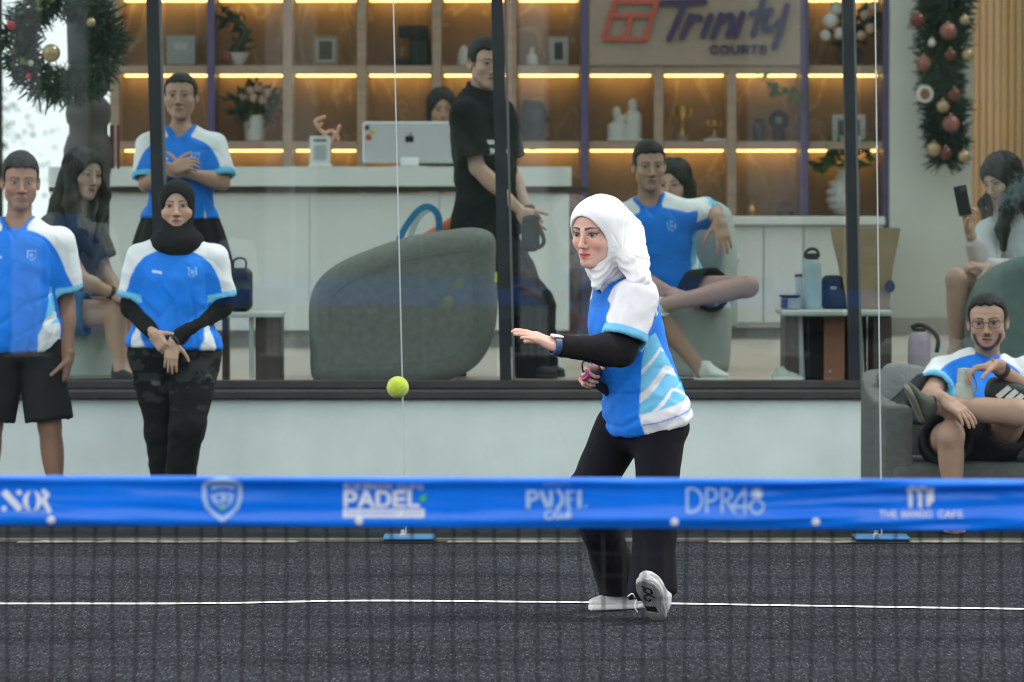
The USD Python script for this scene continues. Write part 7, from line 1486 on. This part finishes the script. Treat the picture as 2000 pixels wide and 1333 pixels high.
m = netmesh(S, (X(1480, 22.65), 22.52, FLOOR - 0.02), (X(1600, 22.65), 22.85, FLOOR + 0.15), 0.006); m.vertices += vnormals(m) * (meshkit.fbm(np.array(m.vertices) * 40, 3)[:, None] - 0.5) * 0.025 * np.clip((m.vertices[:, 2:3] - FLOOR) / 0.02, 0, 1); obj(tw, 'fabric', m, mat('white_linen', (0.62, 0.66, 0.62), 0.9), smooth=True)
# phone
ph = thing('mobile_phone', 'black phone held up by the long haired woman at right', 'phone', P(1880, 390, 23.05)); Rp = frame((0.55, 0.8, 0.1), (-0.22, 0, 1)); S = Shape().add(Box(P(1880, 392, 23.02), (0.036, 0.005, 0.074), Rp, 0.004)); obj(ph, 'handset', netmesh(S, P(1880, 392, 23.02) - 0.11, P(1880, 392, 23.02) + 0.11, 0.004), mat('phone_black', (0.012, 0.012, 0.014), 0.25), smooth=40)
obj(ph, 'camera_bump', netmesh(Shape().add(Box(P(1880, 392, 23.02) - Rp[1] * 0.006 + Rp[2] * 0.052 + Rp[0] * 0.016, (0.013, 0.003, 0.013), Rp, 0.002)), P(1880, 388, 23.02) - 0.1, P(1880, 388, 23.02) + 0.1, 0.003), mat('phone_grey', (0.05, 0.05, 0.055), 0.3), smooth=40)

# grey armchair on the walkway, what lies on it and beside it
M_gchair = mat('grey_chair_fabric', (0.125, 0.125, 0.120), 0.95, 0.14, 40.0, spec=0.2, bump=0.35, bscale=260)
dq = 21.05
gc = thing('grey_armchair', 'grey fabric tub armchair on the walkway with a man in glasses in it', 'armchair', (X(1860, dq), dq, 0)); ccx = X(1885, dq)
S = Shape().add(Box((ccx, dq - 0.03, Zp(918, dq) - 0.035), (0.36, 0.33, 0.085), None, 0.05)); obj(gc, 'seat_cushion', relax(netmesh(S, (ccx - 0.45, dq - 0.45, 0.0), (ccx + 0.45, dq + 0.45, 0.5), 0.012)), M_gchair, smooth=True)
def shell(p):
    x, y = p[:, 0] - ccx, p[:, 1] - dq; zt_ = Zp(752, dq) + 0.05 * np.clip((y + 0.1) / 0.4, 0, 1) - 0.10 * np.clip((-y - 0.05) / 0.35, 0, 1)
    r = (np.abs(x / 0.42) ** 3.2 + np.abs((y - 0.0) / 0.42) ** 3.2) ** (1 / 3.2) * 0.42; w = np.abs(r - 0.415) - 0.028
    return np.maximum(np.maximum(w, np.maximum(p[:, 2] - zt_, 0.10 - p[:, 2])), -(y + 0.34)) - 0.006
obj(gc, 'back_shell', relax(netmesh(Fn(shell), (ccx - 0.52, dq - 0.5, 0.05), (ccx + 0.52, dq + 0.52, 0.85), 0.012)), M_gchair, smooth=True); obj(gc, 'seat_base', box((ccx - 0.36, dq - 0.32, 0.12), (ccx + 0.36, dq + 0.34, 0.20), 0.02), M_gchair)
for sx in (-0.3, 0.3):
    for sy in (-0.28, 0.3): obj(gc, 'leg', tube([(ccx + sx, dq + sy, 0.12), (ccx + sx * 1.08, dq + sy * 1.05, 0.0)], [0.018, 0.012], 8), M_dark)
pw = thing('grey_cushion', 'square grey cushion leaning in the left corner of the grey armchair', 'cushion', P(1765, 760, dq)); Rw_ = frame((0.35, -1, 0.25), (0.1, 0.2, 1))
S = Shape().add(Loft(P(1772, 770, dq - 0.06) - Rw_[1] * 0.05, Rw_[1], Rw_[2], [(0, 0.05, 0.05, 0.05), (0.02, 0.12, 0.12, 0.12), (0.05, 0.135, 0.135, 0.135), (0.08, 0.12, 0.12, 0.12), (0.10, 0.05, 0.05, 0.05)], 4.0)); obj(pw, 'pillow', relax(netmesh(S, P(1772, 770, dq) - 0.25, P(1772, 770, dq) + 0.25, 0.010)), mat('cushion_grey', (0.16, 0.165, 0.165), 0.95, 0.1, 30, bump=0.3), smooth=True)
pbt = thing('pink_bottle', 'pale pink bottle with black carry loop behind the grey armchair', 'bottle', (X(1797, 22.66), 22.66, FLOOR)); q2 = 22.66 / FPX; b2 = V3(X(1797, 22.66), 22.66, FLOOR + 0.001)
obj(pbt, 'bottle_body', lathe([(0, 0), (21 * q2, 0), (22 * q2, 4 * q2), (22 * q2, 82 * q2), (18 * q2, 96 * q2), (14 * q2, 100 * q2), (0, 101 * q2)], b2, 26), mat('pale_pink', (0.42, 0.31, 0.39), 0.5, 0.04), smooth=35); obj(pbt, 'lid', lathe([(0, 101 * q2), (13 * q2, 101.5 * q2), (13 * q2, 107 * q2), (0, 108 * q2)], b2, 20), M_rubber); obj(pbt, 'loop', tube(spline([b2 + V3(-16 * q2, 0, 108 * q2), b2 + V3(0, 0, 114 * q2), b2 + V3(20 * q2, 0.0, 106 * q2), b2 + V3(36 * q2, 0, 88 * q2), b2 + V3(34 * q2, 0, 60 * q2)], 16), 0.011, 7), M_rubber, smooth=True)
sb = thing('black_sling_bag', 'black bag with strap between the cushion and the seated man', 'bag', P(1765, 820, dq - 0.1)); S = Shape().add(Cap(P(1800, 742, dq - 0.10), P(1752, 800, dq - 0.14), 0.030, 0.05)).add(Box(P(1750, 835, dq - 0.16), (0.05, 0.06, 0.09), None, 0.04), 0.04)
m = netmesh(S, P(1765, 800, dq - 0.1) - 0.32, P(1765, 800, dq - 0.1) + 0.32, 0.010); obj(sb, 'bag_body', m, M_dark, smooth=True); obj(sb, 'zip_pull', bx(1739, 816, 1746, 823, dq - 0.24, dq - 0.225, 0.003), M_cer)
wbt = thing('sage_bottle', 'pale sage steel bottle under the hand of the man in glasses', 'bottle', P(1884, 785, 20.62)); q3 = 20.62 / FPX; b3 = P(1884, 786, 20.62)
obj(wbt, 'bottle_body', lathe([(0, 0), (17 * q3, 0), (18 * q3, 3 * q3), (18 * q3, 34 * q3), (15.5 * q3, 37 * q3), (15 * q3, 58 * q3), (0, 58 * q3)], b3, 24), mat('sage_powder', (0.42, 0.46, 0.41), 0.5, 0.04), smooth=35); obj(wbt, 'cap', lathe([(0, 58.5 * q3), (14 * q3, 58.5 * q3), (14 * q3, 66 * q3), (0, 67 * q3)], b3, 22), mat('sage_powder', (0.42, 0.46, 0.41), 0.5), smooth=35); obj(wbt, 'carry_loop', tube(spline([b3 + V3(14 * q3, 0, 60 * q3), b3 + V3(20 * q3, 0, 44 * q3), b3 + V3(22 * q3, 0, 22 * q3), b3 + V3(17 * q3, 0, 18 * q3)], 12), 0.004, 6), mat('loop_grey', (0.3, 0.33, 0.3), 0.6))
stb = thing('striped_bag', 'black sports bag with three slanted white stripes on the lap at right edge', 'bag', P(1965, 790, 20.72)); S = Shape().add(Box(P(1968, 768, 20.70), (0.10, 0.05, 0.055), frame((0.0, -1, 0), (0.28, 0, 1)), 0.04)); obj(stb, 'bag_body', relax(netmesh(S, P(1968, 768, 20.7) - 0.2, P(1968, 768, 20.7) + 0.2, 0.008)), mat('bag_black', (0.012, 0.017, 0.018), 0.6, 0.2), smooth=True)
for a, b in (((1948, 776), (1972, 756)), ((1966, 780), (1986, 763)), ((1982, 784), (1998, 771))): obj(stb, 'stripe', trimesh.convex.convex_hull(np.array([P(x + dx, y + dy, 20.70 + dd) for (x, y) in (a, b) for dx, dy in ((-4, -3), (4, 4)) for dd in (-0.060, -0.046)])), M_cer)

# the ball in flight
bl = thing('padel_ball', 'bright yellow green felt ball in flight before the glass seam', 'ball', P(777, 757, 14.3)); M_felt = mat('ball_felt', (0.50, 0.66, 0.03), 0.95, 0.12, 60.0, sheen=0.5, bump=0.6, bscale=400)
bcn = P(777, 757, 14.3); R_b = 21.5 * 14.3 / FPX; obj(bl, 'felt', ico(bcn, R_b, 4), M_felt, smooth=True)
a = np.linspace(0, 2 * math.pi, 90, endpoint=False); A_, B_ = 0.44, 0.06; C_ = 2 * math.sqrt(A_ * B_) if False else 0.55
sx = np.cos(a) * 0.75 + 0.25 * np.cos(3 * a); sy = np.sin(a) * 0.75 - 0.25 * np.sin(3 * a); sz = 2 * math.sqrt(0.75 * 0.25) * np.sin(2 * a); sm = np.stack([sx, sy, sz], 1); sm /= np.linalg.norm(sm, axis=1)[:, None]
Rb = trimesh.transformations.rotation_matrix(0.9, [0.3, 1, 0.5])[:3, :3]; obj(bl, 'seam', tube(bcn + (sm @ Rb.T) * R_b * 1.0, 0.0011, 6, True), mat('ball_seam', (0.52, 0.62, 0.20), 0.8))
